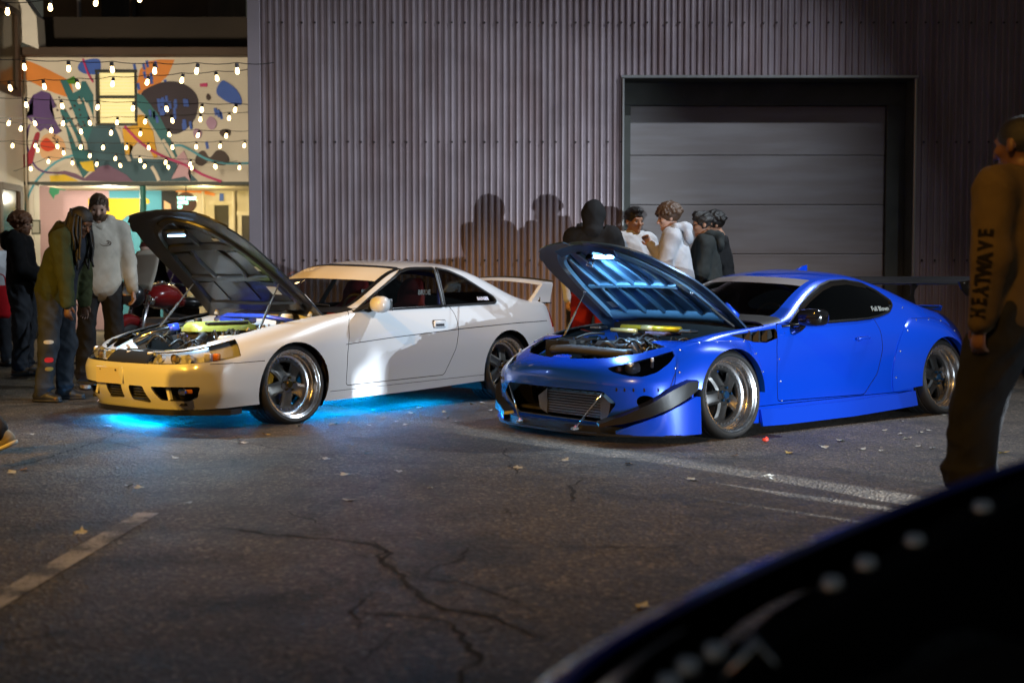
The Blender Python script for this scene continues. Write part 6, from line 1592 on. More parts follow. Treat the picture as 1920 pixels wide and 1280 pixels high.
class Person:
    def __init__(s, label, loc, rz, h=1.75, lean=0, head=(0, 0), armL=(4, 8, 10, 3), armR=(4, 8, 10, 3), legL=(2, 4, -4), legR=(2, 4, -4), skin=None, res=.0105, group=None, stoop=0, curl=35):
        s.root = thing('person', label, 'person', loc, rz, group); s.res = res; k = s.k = h / 1.75
        def dirv(f, ab, sg): return np.array([math.sin(R(f)) * math.cos(R(ab)), sg * math.sin(R(ab)), -math.cos(R(f)) * math.cos(R(ab))])
        J = {}
        pel = np.zeros(3)
        for sg, nm, leg in ((1, 'L', legL), (-1, 'R', legR)):
            hp = pel + np.array([0, sg * .092, -.02]) * k; kn = hp + dirv(leg[0], leg[1], sg) * .43 * k; an = kn + dirv(leg[2], leg[1] * .3, sg) * .415 * k
            J['hip' + nm], J['knee' + nm], J['ank' + nm] = hp, kn, an; J['foot' + nm] = leg[3] if len(leg) > 3 else 0
        dz = .085 * k - min(J['ankL'][2], J['ankR'][2])
        T = Matrix.Rotation(R(lean), 3, 'Y'); T2 = Matrix.Rotation(R(lean + stoop), 3, 'Y')
        def tv(M, v): return np.array(M @ Vector(v))
        wst = tv(T, (0, 0, .20)) * k; ch = wst + tv(T2, (.0, 0, .16)) * k; nk = wst + tv(T2, (-.015, 0, .335)) * k
        J['pel'], J['waist'], J['chest'], J['neck'] = pel, wst, ch, nk; s.T, s.T2 = T, T2
        s.Mh = Matrix.Rotation(R(head[1]), 3, 'Z') @ Matrix.Rotation(R(head[0]), 3, 'Y')
        J['head'] = nk + (np.array(s.Mh @ Vector((.025, 0, .135))) * .75 + tv(T2, (.03, 0, .135)) * .25) * k
        for sg, nm, arm in ((1, 'L', armL), (-1, 'R', armR)):
            sh = wst + tv(T2, (0, sg * .185, .275)) * k; el = sh + dirv(arm[0], arm[1], sg) * .285 * k; wr = el + dirv(arm[2], arm[3], sg) * .255 * k
            J['sh' + nm], J['el' + nm], J['wr' + nm] = sh, el, wr
        for q in J:
            if isinstance(J[q], np.ndarray): J[q] = J[q] + np.array([0, 0, dz])
        s.J = J; s.skin = skin; s.curl = curl
        P = np.array([v for v in J.values() if isinstance(v, np.ndarray)]); s.lo = P.min(0) - .30; s.hi = P.max(0) + .30; s.lo[2] = -.03
    def hd(s, v): return s.J['head'] + np.array(s.Mh @ Vector(v)) * s.k
    def torso(s, V, inf=0.0, low=.0, kk=.04):
        J, k = s.J, s.k
        V.ell(J['pel'] + np.array([0, 0, -.01]), np.array([.110, .158, .13]) * k + inf, None, kk)
        V.ell(J['pel'] * .55 + J['waist'] * .45, np.array([.105, .143, .15]) * k + inf, s.T, kk); V.ell(J['chest'] + np.array(s.T2 @ Vector((.01, 0, -.01))), np.array([.112, .158, .17]) * k + inf, s.T2, kk)
        V.cone(J['shL'] + (J['neck'] - J['shL']) * .12, J['shR'] + (J['neck'] - J['shR']) * .12, .060 * k + inf, .060 * k + inf, kk)
        V.cone(J['neck'] + (J['shL'] - J['neck']) * .35, J['neck'] - (J['chest'] - J['neck']) * .1, .06 * k + inf * .6, .05 * k + inf * .5, .05); V.cone(J['neck'] + (J['shR'] - J['neck']) * .35, J['neck'], .06 * k + inf * .6, .05 * k + inf * .5, .05)
    def body(s):
        J, k = s.J, s.k; V = Vol(s.lo, s.hi, s.res); s.torso(V, -.006)
        V.cone(J['neck'], J['head'] + np.array(s.Mh @ Vector((-.01, 0, -.05))), .054 * k, .052 * k, .03)
        h = s.hd; M = s.Mh
        V.ell(h((-.008, 0, .028)), np.array([.098, .077, .092]) * k, M, .02); V.ell(h((.026, 0, -.04)), np.array([.064, .058, .078]) * k, M, .025)
        V.cone(h((.088, 0, .006)), h((.108, 0, -.030)), .010 * k, .016 * k, .012); V.cone(h((.080, .034, .026)), h((.080, -.034, .026)), .013 * k, .013 * k, .015)
        V.cone(h((.086, .016, -.062)), h((.086, -.016, -.062)), .010 * k, .010 * k, .008); V.ell(h((.072, 0, -.098)), np.array([.024, .026, .022]) * k, M, .02)
        for sg in (1, -1):
            V.ell(h((.096, sg * .033, .003)), np.array([.018, .016, .012]) * k, M, .01, sub=True)
            V.ell(h((.066, sg * .045, -.02)), np.array([.026, .02, .02]) * k, M, .02); V.ell(h((-.008, sg * .081, -.008)), np.array([.019, .010, .032]) * k, M, .008)
        for nm, sg in (('L', 1), ('R', -1)):
            V.cone(J['sh' + nm], J['el' + nm], .054 * k, .040 * k, .03); V.cone(J['el' + nm], J['wr' + nm], .041 * k, .027 * k, .02)
            V.cone(J['hip' + nm], J['knee' + nm], .082 * k, .054 * k, .04); V.cone(J['knee' + nm], J['ank' + nm], .053 * k, .036 * k, .02)
            V.ell(J['knee' + nm] * .68 + J['ank' + nm] * .32 + np.array([-.022, 0, 0]), np.array([.048, .048, .12]) * k, None, .03)
            a = J['ank' + nm]; tr = R(J['foot' + nm]); V.cone(a + np.array([-.03, 0, -.03]), a + np.array([.15 * math.cos(tr), sg * .02, -.055 + .15 * math.sin(tr)]), .042 * k, .032 * k, .02)
            s.hand(V, nm, sg)
        s.obj = vol_obj('body', V, s.skin, s.root, soft=1)
        ey = MB()
        for sg in (1, -1): ey.sphere(h((.080, sg * .033, .003)), .0115 * k, 8, 6)
        ey.build('eyes', pm('eye_dark', (.03, .025, .02), .15), s.root, smooth=True)
        return s
    def hand(s, V, nm, sg):
        J, k = s.J, s.k; w = J['wr' + nm]; f = w - J['el' + nm]; f /= np.linalg.norm(f)
        out = np.array([0, sg, 0.]); out -= f * (out @ f); out /= np.linalg.norm(out); fw = np.cross(out, f) * sg      # thumb side points forward
        if fw[0] < 0 and abs(fw[0]) > .3: fw = -fw
        pk = w + f * .085 * k; V.cone(w, pk, .026 * k, .034 * k, .012, flat=(out, 1.7))
        for i, (o, L) in enumerate(((.028, .072), (.009, .082), (-.010, .076), (-.028, .060))):
            c = R(s.curl + 6 * i); b = pk + fw * o * k; d1 = f * math.cos(c * .5) - out * math.sin(c * .5); d2 = f * math.cos(c * 1.4) - out * math.sin(c * 1.4)
            m = b + d1 * L * .5 * k; V.cone(b, m, .0095 * k, .009 * k, .004); V.cone(m, m + d2 * L * .5 * k, .009 * k, .0078 * k, .003)
        b = w + f * .025 * k + fw * .024 * k; m = b + (f * .75 + fw * .6 - out * .2) * .04 * k; V.cone(b, m, .013 * k, .011 * k, .008); V.cone(m, m + (f * .95 + fw * .15 - out * .3) * .032 * k, .011 * k, .009 * k, .004)
    def top(s, name, mats, inf=.022, sleeve='long', hem=.14, amp=.006, pick=None, cuff=.0, seed=1, neck=.03, slv=.018, res=None):
        J, k = s.J, s.k; V = Vol(s.lo, s.hi, res or s.res); s.torso(V, inf, kk=.05)
        V.ell(J['pel'] + np.array([0, 0, .02]), np.array([.118, .162, .17]) * k + inf, None, .06); V.ell(J['waist'], np.array([.116, .157, .19]) * k + inf, s.T, .06)
        for nm in 'LR':
            a, e, w = J['sh' + nm], J['el' + nm], J['wr' + nm]
            if sleeve == 'long':
                V.cone(a, e, .062 * k + slv, .052 * k + slv, .04); V.cone(e, w + (w - e) * cuff, .052 * k + slv, .036 * k + slv * .8, .03)
            elif sleeve == 'short': V.cone(a, a + (e - a) * .72, .064 * k + slv, .062 * k + slv, .04)
        V.ripple(amp * 1.1, 26, seed, .22); V.ripple(amp * .4, 60, seed + 9, .6)
        V.plane(J['pel'] + np.array([0, 0, -hem * k]), (0, 0, -1)); nb = J['neck'] + np.array(s.T2 @ Vector((.0, 0, neck))) * k
        for nm in 'LR':
            a, e, w = J['sh' + nm], J['el' + nm], J['wr' + nm]
            if sleeve == 'short':
                pass
        sl, (X, Y, Z) = V._sub(nb - .12, nb + .30); u = np.array(s.T2 @ Vector((-.28, 0, 1)))
        d = (X - nb[0]) * u[0] + (Y - nb[1]) * u[1] + (Z - nb[2]) * u[2]; V.D[sl] = np.maximum(V.D[sl], d)
        return vol_obj(name, V, mats, s.root, pick, 1)
    def bottom(s, name, mats, inf=.018, to=1.0, amp=.006, seed=2, flare=.0, pick=None, low=.0):
        J, k = s.J, s.k; V = Vol(s.lo, s.hi, s.res)
        V.ell(J['pel'] + np.array([0, 0, -.02]), np.array([.112, .160, .13]) * k + inf * .8, None, .04)
        for nm in 'LR':
            h, kn, a = J['hip' + nm], J['knee' + nm], J['ank' + nm]
            if to > .55:
                e = kn + (a - kn) * ((to - .5) * 2); V.cone(h, kn, .090 * k + inf, .064 * k + inf, .04); V.cone(kn, e, .063 * k + inf, .050 * k + inf + flare, .03)
                V.ell(e + np.array([.01, 0, .03]), (.060 * k + inf + flare, .058 * k + inf + flare, .04), None, .02)
            else: V.cone(h, h + (kn - h) * to * 2, .092 * k + inf, .084 * k + inf + flare, .03)
        V.ripple(amp * 1.2, 22, seed, .9); V.ripple(amp * .8, 50, seed + 4, 1.6)
        V.plane(J['pel'] + np.array([0, 0, .10 * k]), (0, 0, 1))
        return vol_obj(name, V, mats, s.root, pick, 2)
    def shoes(s, mat, sole=None):
        J, k = s.J, s.k
        for nm, sg in (('L', 1), ('R', -1)):
            a = J['ank' + nm]; tr = R(J['foot' + nm]); V = Vol(a - .20, a + .26, .008); c, sn = math.cos(tr), math.sin(tr)
            def q(x, y, z): return a + np.array([x * c - z * sn, y, x * sn + z * c]) * 1.0
            V.cone(q(-.045, 0, -.035), q(.06, sg * .006, -.035), .048, .050, .02); V.cone(q(.06, sg * .006, -.045), q(.155, sg * .018, -.055), .046, .034, .02); V.cone(q(-.02, 0, .03), q(-.01, 0, -.03), .050, .048, .03)
            n = (-sn, 0, c); V.plane(q(0, 0, -.082), (-n[0], 0, -n[2])); o = vol_obj('shoe', V, mat, s.root, soft=2)
            if sole:
                V = Vol(a - .20, a + .26, .008); V.cone(q(-.045, 0, -.07), q(.06, sg * .006, -.07), .052, .054, .02); V.cone(q(.06, sg * .006, -.07), q(.155, sg * .018, -.07), .050, .038, .02); V.plane(q(0, 0, -.085), (-n[0], 0, -n[2])); V.plane(q(0, 0, -.060), n)
                vol_obj('shoe_sole', V, sole, o, soft=1)
    def hair(s, style, mat):
        k, h = s.k, s.hd; c = h((0, 0, .03)); V = Vol(c - .26, c + .24, .0075)
        if style == 'short':
            V.ell(h((-.014, 0, .036)), np.array([.104, .084, .096]) * k, s.Mh, .02); V.ripple(.006, 110, 3, 1)
            V.plane(h((.045, 0, .012)), np.array(s.Mh @ Vector((.62, 0, -.78))))
        elif style == 'buzz':
            V.ell(h((-.009, 0, .030)), np.array([.101, .080, .095]) * k, s.Mh, .02); V.plane(h((.040, 0, .005)), np.array(s.Mh @ Vector((.62, 0, -.78))))
        elif style == 'quiff':
            V.ell(h((-.012, 0, .040)), np.array([.106, .085, .098]) * k, s.Mh, .02); V.ell(h((.05, 0, .105)), np.array([.05, .06, .035]) * k, s.Mh, .03); V.ripple(.010, 75, 5, .6)
            V.ell(h((.10, 0, -.045)), np.array([.09, .10, .098]) * k, s.Mh, sub=True); V.ell(h((-.02, 0, -.13)), np.array([.12, .10, .10]) * k, s.Mh, sub=True)
        elif style == 'curly':
            V.ell(h((-.012, 0, .050)), np.array([.122, .104, .108]) * k, s.Mh, .02)
            rg = np.random.RandomState(4)
            for i in range(150):
                v = rg.normal(size=3); v /= np.linalg.norm(v); v[2] = abs(v[2]) * 1.1 - .25; q = h((-.012 + v[0] * .124, v[1] * .106, .05 + v[2] * .114)); V.ell(q, np.full(3, rg.uniform(.012, .021)), None, .003)
            V.ell(h((.10, 0, -.05)), np.array([.085, .092, .10]) * k, s.Mh, sub=True); V.ell(h((.0, 0, -.15)), np.array([.13, .11, .10]) * k, s.Mh, sub=True)
        elif style == 'dreads':
            V = Vol(c - np.array([.30, .26, .50]), c + .24, .0085); V.ell(h((-.014, 0, .036)), np.array([.108, .090, .098]) * k, s.Mh, .02); V.ell(h((.09, 0, -.05)), np.array([.085, .085, .10]) * k, s.Mh, sub=True)
            rg = np.random.RandomState(6); mb = MB()
            for i in range(64):
                a = R(rg.uniform(40, 320)); b0 = h((-.02 + .098 * math.cos(a), .088 * math.sin(a), rg.uniform(-.02, .06))); L = rg.uniform(.24, .42); ov = np.array(s.Mh @ Vector((math.cos(a), math.sin(a), 0)))
                e = b0 + ov * rg.uniform(.0, .05) + np.array([rg.normal() * .02, rg.normal() * .02, -L]); md = b0 + (e - b0) * .45 + ov * .022 + rg.normal(size=3) * .008
                mb.tube(bez([b0 + np.array([0, 0, .02]), md, e + rg.normal(size=3) * .012 + [0, 0, .08], e], 4), [.0115] * 12 + [.007], 6)
            mb.build('dreadlocks', mat, s.root, smooth=True)
        elif style == 'cap':
            V.ell(h((-.010, 0, .045)), np.array([.108, .089, .092]) * k, s.Mh, .02); n = np.array(s.Mh @ Vector((0, 0, -1))); V.plane(h((0, 0, .03)), n); V.cone(h((-.09, .03, .035)), h((-.13, 0, .03)), .03, .025, .02, flat=(np.array(s.Mh @ Vector((0, 0, 1))), 4))
        elif style == 'hood':
            V = Vol(c - .30, c + .26, .0085); V.ell(h((-.025, 0, .025)), np.array([.140, .118, .140]) * k, s.Mh, .03); V.cone(h((-.05, 0, -.10)), s.J['neck'] + np.array([-.03, 0, .0]), .10, .12, .05); V.ripple(.006, 30, 7, .5); V.ell(h((.13, 0, -.01)), np.array([.10, .085, .115]) * k, s.Mh, sub=True)
        return vol_obj('hood' if style == 'hood' else ('cap' if style == 'cap' else 'hair'), V, mat, s.root, soft=0 if style == 'curly' else 1)
    def hood_down(s, mat):
        nb = s.J['neck']; V = Vol(nb - .26, nb + .24, .009); T = s.T2
        def q(x, y, z): return nb + np.array(T @ Vector((x, y, z))) * s.k
        pts = [q(.085, 0, -.045), q(.055, .075, .0), q(-.03, .105, .035), q(-.115, .06, .03), q(-.14, 0, .015), q(-.115, -.06, .03), q(-.03, -.105, .035), q(.055, -.075, .0), q(.085, 0, -.045)]
        for a, b in zip(pts[:-1], pts[1:]): V.cone(a, b, .038, .038, .03)
        V.ell(q(-.13, 0, -.06), (.05, .11, .09), T, .04); V.ripple(.006, 40, 3, .6)
        return vol_obj('hood', V, mat, s.root, soft=2)
    def beard(s, mat):
        h = s.hd; c = h((.03, 0, -.06)); V = Vol(c - .14, c + .14, .0075); V.ell(h((.032, 0, -.062)), np.array([.068, .064, .066]) * s.k, s.Mh, .02); V.ripple(.005, 120, 3, 1)
        n = np.array(s.Mh @ Vector((-.5, 0, 1))); V.plane(h((.05, 0, -.028)), n); return vol_obj('beard', V, mat, s.root, soft=1)
    def glasses(s, mat, up=0.0, r=.024):
        mb = MB(); h = s.hd
        for sg in (1, -1):
            P = [h((.108 - .02 * up * 3, sg * (.034 + r * math.cos(a)), .003 + up + r * .8 * math.sin(a))) for a in np.linspace(0, 2 * math.pi, 13)]
            mb.tube([Vector(p) for p in P], .0028, 5); mb.tube([Vector(h((.10, sg * .06, .008 + up))), Vector(h((.0, sg * .088, .005 + up)))], .0025, 5)
        mb.tube([Vector(h((.108, .012, .006 + up))), Vector(h((.108, -.012, .006 + up)))], .0025, 5); return mb.build('glasses', mat, s.root, smooth=True)
# ================================================================== PEOPLE
sk_d = skin_mat('deep', (.12, .055, .030)); sk_m = skin_mat('tan', (.36, .19, .12)); sk_l = skin_mat('light', (.50, .30, .22))
hair_b = pm('hair_black', (.010, .008, .007), .5, bump=.5, bscale=180); hair_br = pm('hair_brown', (.075, .038, .018), .5, bump=.5, bscale=150); hair_rd = pm('hair_auburn', (.14, .055, .022), .5, bump=.5, bscale=150)
def face_to(x, y, tx, ty): return math.atan2(ty - y, tx - x)
c_blk = cloth('black', (.009, .009, .010)); c_den = cloth('dark_denim', (.030, .034, .042), .3); c_olv = cloth('olive', (.038, .046, .018)); c_navy = cloth('navy_tee', (.020, .024, .034))
c_crm = cloth('cream', (.50, .46, .39)); c_gry = cloth('heather_grey', (.42, .43, .46)); c_tee = cloth('pale_tee', (.55, .57, .60)); c_bge = cloth('beige_knit', (.085, .06, .032)); c_tsr = cloth('charcoal_trouser', (.028, .028, .030), .2)
sh_blk = pm('shoe_black', (.012, .012, .012), .5, bump=.2, bscale=90); sole_w = pm('sole_white', (.5, .48, .42), .6); sh_brn = pm('shoe_brown', (.07, .04, .022), .5)
# man in the olive jacket bending over the engine bay
p = Person('man with long dreadlocks in an olive jacket and ripped jeans leaning over the white car', (-4.10, 11.28, 0), R(-8), 1.80, lean=11, stoop=13, head=(30, -14), armL=(-4, 8, 2, 4), armR=(10, 6, 4, 2), legL=(4, 4, -5), legR=(-2, 4, -8), skin=sk_d, res=.0095).body()
def jacket_pick(c, p=p):
    j = p.J['chest']; return ((np.abs(c[:, 1] + .005) < .060 + .03 * (j[2] - c[:, 2])) & (c[:, 0] > .055 + (c[:, 2] - p.J['pel'][2]) * .22)).astype(int)
p.top('jacket', [c_olv, c_navy], inf=.034, hem=.13, amp=.009, pick=jacket_pick, slv=.026, seed=3); jeans = p.bottom('jeans', c_den, .020, .98, .008); p.shoes(sh_blk, sh_blk); p.hair('dreads', hair_b); p.hood_down(cloth('dark_olive', (.026, .028, .016)))
kn = p.J['kneeR']
for dz, w_, h_, col, nm in ((.03, .085, .035, (.42, .40, .36), 'knee_rip'), (-.13, .075, .045, (.55, .012, .015), 'red_patch'), (-.21, .07, .035, (.26, .18, .03), 'yellow_patch')):
    decal(p, jeans, kn + np.array([.02, -.03, dz]), w_, h_, (-.45, .9, 0), pm(nm, col, .8), nm)
# hooded man beside him
p = Person('tall man in a cream hoodie with sunglasses on his head, behind the man in olive', (-4.14, 12.6, 0), R(-62), 1.96, lean=1, stoop=5, head=(16, -14), armL=(0, 12, 8, 6), armR=(2, 8, 10, 3), skin=sk_l, res=.010).body()
p.top('hoodie', c_crm, inf=.024, hem=.17, amp=.0035, slv=.020, seed=5); p.bottom('trousers', c_tsr, .016, .95, .008, flare=.03); p.shoes(sole_w, sole_w); p.hair('short', hair_br); p.hood_down(c_crm); p.beard(hair_br); p.glasses(gloss_blk, .085, .027)
q = p.J['chest'] + np.array([.155, .03, -.01]); mb = MB()
for w_, h_ in ((.055, .026), (.03, .012)): mb.tube([Vector((q[0], q[1] + w_ * math.cos(a), q[2] + h_ * math.sin(a))) for a in np.linspace(0, 6.28, 17)], .004, 5)
mb.build('chest_print', cloth('print_brown', (.12, .08, .06)), p.root)
# man in profile far left
p = Person('bearded man in a black jacket and glasses standing in profile near the planter', (-5.60, 14.35, 0), R(8), 1.86, lean=-2, head=(4, -6), armL=(12, 5, 55, 0), armR=(12, 6, 60, -4), skin=sk_m, res=.011).body()
p.top('jacket', c_blk, inf=.035, hem=.10, amp=.008, slv=.026, seed=7); p.bottom('jeans', c_den, .034, .97, .010); p.shoes(sh_brn, sh_blk); p.hair('curly', hair_rd); p.beard(hair_rd); p.glasses(gloss_blk); p.hood_down(c_blk)
# person behind the motorcycle, back to us
p = Person('person in dark red cap and black sweatshirt with white back print, behind the motorcycle', (at(272, 480, 16.5).x, 16.5, 0), R(80), 1.60, head=(14, 0), skin=sk_l, res=.013, armL=(20, 10, 60, -5), armR=(20, 10, 60, -5)).body()
p.top('sweatshirt', c_blk, inf=.04, hem=.14, amp=.008, slv=.03, seed=8); p.bottom('trousers', c_tsr, .02, .97, .006); p.shoes(sh_blk); p.hair('cap', cloth('dark_red_cap', (.07, .015, .01)))
wp = cloth('white_print', (.6, .55, .5)); random.seed(12)
for r_, (z_, w_) in enumerate(((1.16, .12), (1.10, .26), (1.05, .10), (1.0, .11))):
    y_ = -w_ / 2
    mb = MB()
    while y_ < w_ / 2:
        l_ = random.uniform(.008, .022); mb.box((-.168 - .0 * r_, y_, z_ + random.uniform(-.006, .006)), (.004, l_, random.uniform(.014, .028))); y_ += l_ + .006
    mb.build('back_print', wp, p.root)
p = Person('person in a violet shirt mostly hidden behind the raised black bonnet', (at(330, 500, 17.6).x, 17.6, 0), R(200), 1.50, skin=sk_m, res=.014).body()
p.top('shirt', cloth('violet', (.10, .07, .30)), inf=.03, sleeve='short', amp=.006); p.bottom('trousers', c_tsr, .02, .97, .005); p.shoes(sh_blk); p.hair('short', hair_b)
# passer-by cut by the picture edge, red bag
p = Person('passer-by in a pale top with a red bag at the very edge by the planter', (at(-8, 500, 15.6).x, 15.6, 0), R(150), 1.70, skin=sk_l, res=.013, armR=(6, 14, 12, 6), armL=(6, 14, 12, 6)).body()
p.top('shirt', c_tee, inf=.025, sleeve='short', amp=.006); p.bottom('trousers', c_den, .02, .97, .006); p.shoes(sh_blk); p.hair('short', hair_br)
bag = thing('shopping_bag', 'bright red cloth bag carried at the very edge of the picture', 'bag', (at(2, 500, 15.4).x, 15.35, .62))
rr = []
for z_, w_, d_ in ((0, .11, .05), (.05, .13, .07), (.20, .135, .065), (.36, .12, .03), (.40, .115, .015)): rr.append([(w_ * math.cos(a), d_ * math.sin(a), z_) for a in np.linspace(0, 2 * math.pi, 16, endpoint=False)])
MB().loft(rr).build('bag_body', cloth('red_bag', (.55, .012, .02)), bag, smooth=True); MB().tube(bez([(-.08, 0, .38), (-.05, 0, .52), (.05, 0, .52), (.08, 0, .38)], 6), .008, 6).build('bag_handle', cloth('red_bag', (.55, .012, .02)), bag, smooth=True)
# walker whose trailing foot shows at the lower left
p = Person('walker striding out of the picture, only a dark trouser leg and sneaker showing', (-3.48, 7.35, 0), R(186), 1.78, lean=4, legL=(-26, 3, -40, -24), legR=(22, 3, 16), armL=(20, 8, 30, 4), armR=(-18, 8, -4, 4), skin=sk_m, res=.0105).body()
p.top('hoodie', c_blk, inf=.03, amp=.008); p.bottom('trousers', cloth('dark_cotton', (.026, .022, .022)), .03, .97, .010); p.shoes(pm('sneaker_khaki', (.30, .25, .16), .7, bump=.2), sole_w); p.hair('short', hair_b)
# group by the wall
LB = (7.2, 1.4)
p = Person('person in a black hooded sweatshirt and red trousers, back turned, behind the blue bonnet', (at(1112, 500, 12.9).x, 12.9, 0), R(78), 1.88, head=(14, 0), skin=sk_m, armL=(30, 12, 70, -10), armR=(30, 12, 70, -10), res=.011).body()
p.top('hoodie', c_blk, inf=.045, hem=.16, amp=.008, slv=.034, seed=11); p.bottom('trousers', cloth('deep_red', (.20, .008, .008)), .034, .97, .008); p.shoes(sh_blk, sole_w); p.hair('hood', c_blk)

p = Person('person in a grey shirt hidden behind the hooded person by the metal wall', (at(1092, 500, 13.9).x, 13.9, 0), R(-60), 1.72, skin=sk_m, res=.013).body()
p.top('shirt', c_gry, inf=.03, amp=.006); p.bottom('trousers', c_tsr, .02, .97, .006); p.shoes(sh_blk); p.hair('short', hair_b)
p = Person('dark-haired young man in a pale tee shirt, facing the cars by the door edge', (at(1186, 500, 13.2).x, 13.2, 0), R(-72), 1.84, lean=0, head=(4, 14), skin=sk_m, armL=(24, 6, 62, -14), armR=(24, 6, 62, -14), res=.0105).body()
p.top('tee_shirt', c_tee, inf=.028, sleeve='short', amp=.008, seed=13); p.bottom('trousers', c_tsr, .024, .97, .006); p.shoes(sh_blk); p.hair('quiff', hair_b)
p = Person('curly-haired young man in a grey hoodie with a hand raised to his face', (at(1272, 500, 12.6).x, 12.6, 0), R(168), 1.86, lean=4, stoop=4, head=(10, 14), skin=sk_l, armL=(14, 6, 60, -20), armR=(16, 4, 146, -12), res=.0105, curl=55).body()
p.top('hoodie', c_gry, inf=.030, hem=.15, amp=.005, slv=.024, seed=14); p.bottom('trousers', c_tsr, .024, .97, .006); p.shoes(sh_blk); p.hair('curly', hair_br); p.hood_down(c_gry)
p = Person('young man with glasses and a quiff in a black hoodie, behind the curly-haired man', (at(1325, 500, 13.1).x, 13.1, 0), R(172), 1.80, lean=2, head=(6, 4), skin=sk_m, res=.011, armL=(8, 5, 30, -4), armR=(8, 5, 30, -4)).body()
p.top('hoodie', cloth('washed_black', (.022, .026, .026)), inf=.036, hem=.15, amp=.008, slv=.028, seed=15); p.bottom('trousers', c_tsr, .024, .97, .006); p.shoes(sh_blk); p.hair('quiff', hair_b); p.glasses(gloss_blk); p.hood_down(cloth('washed_black', (.022, .026, .026)))
p = Person('tousled dark-haired man in a black tee shirt, nearest the roll-up door', (at(1352, 500, 13.6).x, 13.6, 0), R(170), 1.83, lean=4, head=(14, 10), skin=sk_m, res=.011, armL=(4, 6, 14, 2), armR=(4, 6, 14, 2)).body()
p.top('tee_shirt', c_blk, inf=.030, sleeve='short', amp=.007, seed=16); p.bottom('trousers', c_tsr, .024, .97, .006); p.shoes(sh_blk); p.hair('curly', hair_b)
# man at the right edge, close to the camera, back to us
p = Person('close-cropped man in a beige long-sleeved shirt with black sleeve lettering at right edge', (2.24, 5.5, 0), R(122), 1.84, lean=1, head=(4, 4), skin=sk_d, armL=(-6, 9, 8, 3), armR=(4, 10, 12, 4), legL=(16, 5, 4), legR=(-14, 4, -26, -8), res=.0095).body()
shirt = p.top('shirt', c_bge, inf=.034, hem=.17, amp=.006, slv=.028, seed=21, neck=.05); p.bottom('shorts', c_blk, .040, .84, .008, flare=.02); p.shoes(sh_blk, sole_w); p.hair('buzz', hair_b)
a, b, c = Vector(p.J['elL']), Vector(p.J['shL']), Vector(p.J['wrL'])
inkm = cloth('black_ink', (.006, .005, .005)); outv = Vector((-.35, .94, 0)).normalized()
for i, ch_ in enumerate('HEATWAVE'):
    t = .93 - .088 * i; pos = c.lerp(a, (1 - t) * 2) if t > .5 else a.lerp(b, (.5 - t) * 2); ez = outv; ex = ((b - c) - ez * (b - c).dot(ez)).normalized(); ey = ez.cross(ex)
    M = Matrix(((ex.x, ey.x, ez.x, 0), (ex.y, ey.y, ez.y, 0), (ex.z, ey.z, ez.z, 0), (0, 0, 0, 1)))
    drape(text_mesh('sleeve_lettering', ch_, .088, inkm, p.root, Matrix.Translation(pos + outv * .2) @ M @ Matrix.Scale(.72, 4, (1, 0, 0)), 0, bold=.004), shirt, -outv, .009)
# unseen bystanders added out of frame; their legs split the low beam into stripes
for lab, loc, rz, hh in (('unseen bystander added outside the right edge, nearest the dark blue car', (4.50, 1.86, 0), R(150), 1.76), ('unseen bystander added outside the right edge, middle of three in a row', (4.84, 2.34, 0), R(150), 1.70), ('unseen bystander added outside the right edge, farthest from the dark blue car', (5.42, 2.50, 0), R(145), 1.80)):
    p = Person(lab, loc, rz, hh, skin=sk_m, res=.018, group='added bystanders out of frame', legL=(4, 6, -4), legR=(-4, 6, -8)).body()
    p.top('jacket', c_blk, inf=.02, amp=.006); p.bottom('jeans', c_den, -.006, .97, .003); p.shoes(sh_blk); p.hair('short', hair_b)
# ================================================================== MOTORCYCLE
mk = thing('motorcycle', 'dark red motorcycle with a pale windscreen parked behind the white car', 'motorcycle', (at(322, 600, 14.2).x, 14.2, 0), R(248))
mred = pm('candy_red', (.22, .006, .008), .2, coat=1.0); mblk = pm('bike_black', (.012, .012, .013), .3, coat=.4)
for x_ in (.74, -.72):
    w = bpy.data.objects.new('wheel', None); link(w, mk); w.location = (x_, 0, .31)
    MB().lathe([(.245, -.05), (.29, -.05), (.312, -.02), (.315, 0), (.312, .02), (.29, .05), (.245, .05)], 'Y', 40).build('tyre', rubber, w, smooth=True)
    MB().lathe([(.25, -.045), (.225, -.03), (.225, .03), (.25, .045)], 'Y', 40).build('rim', alu, w, smooth=True)
    for k in range(6): MB().box((.12 * math.cos(k * 1.047), 0, .12 * math.sin(k * 1.047)), (.24, .03, .03), Matrix.Rotation(-k * 1.047, 4, 'Y')).build('spoke', alu, w)
    for s_ in (-1, 1): MB().lathe([(.09, s_ * .055), (.15, s_ * .055), (.15, s_ * .061), (.09, s_ * .061)], 'Y', 30, close=True).build('brake_disc', steel_m, w)
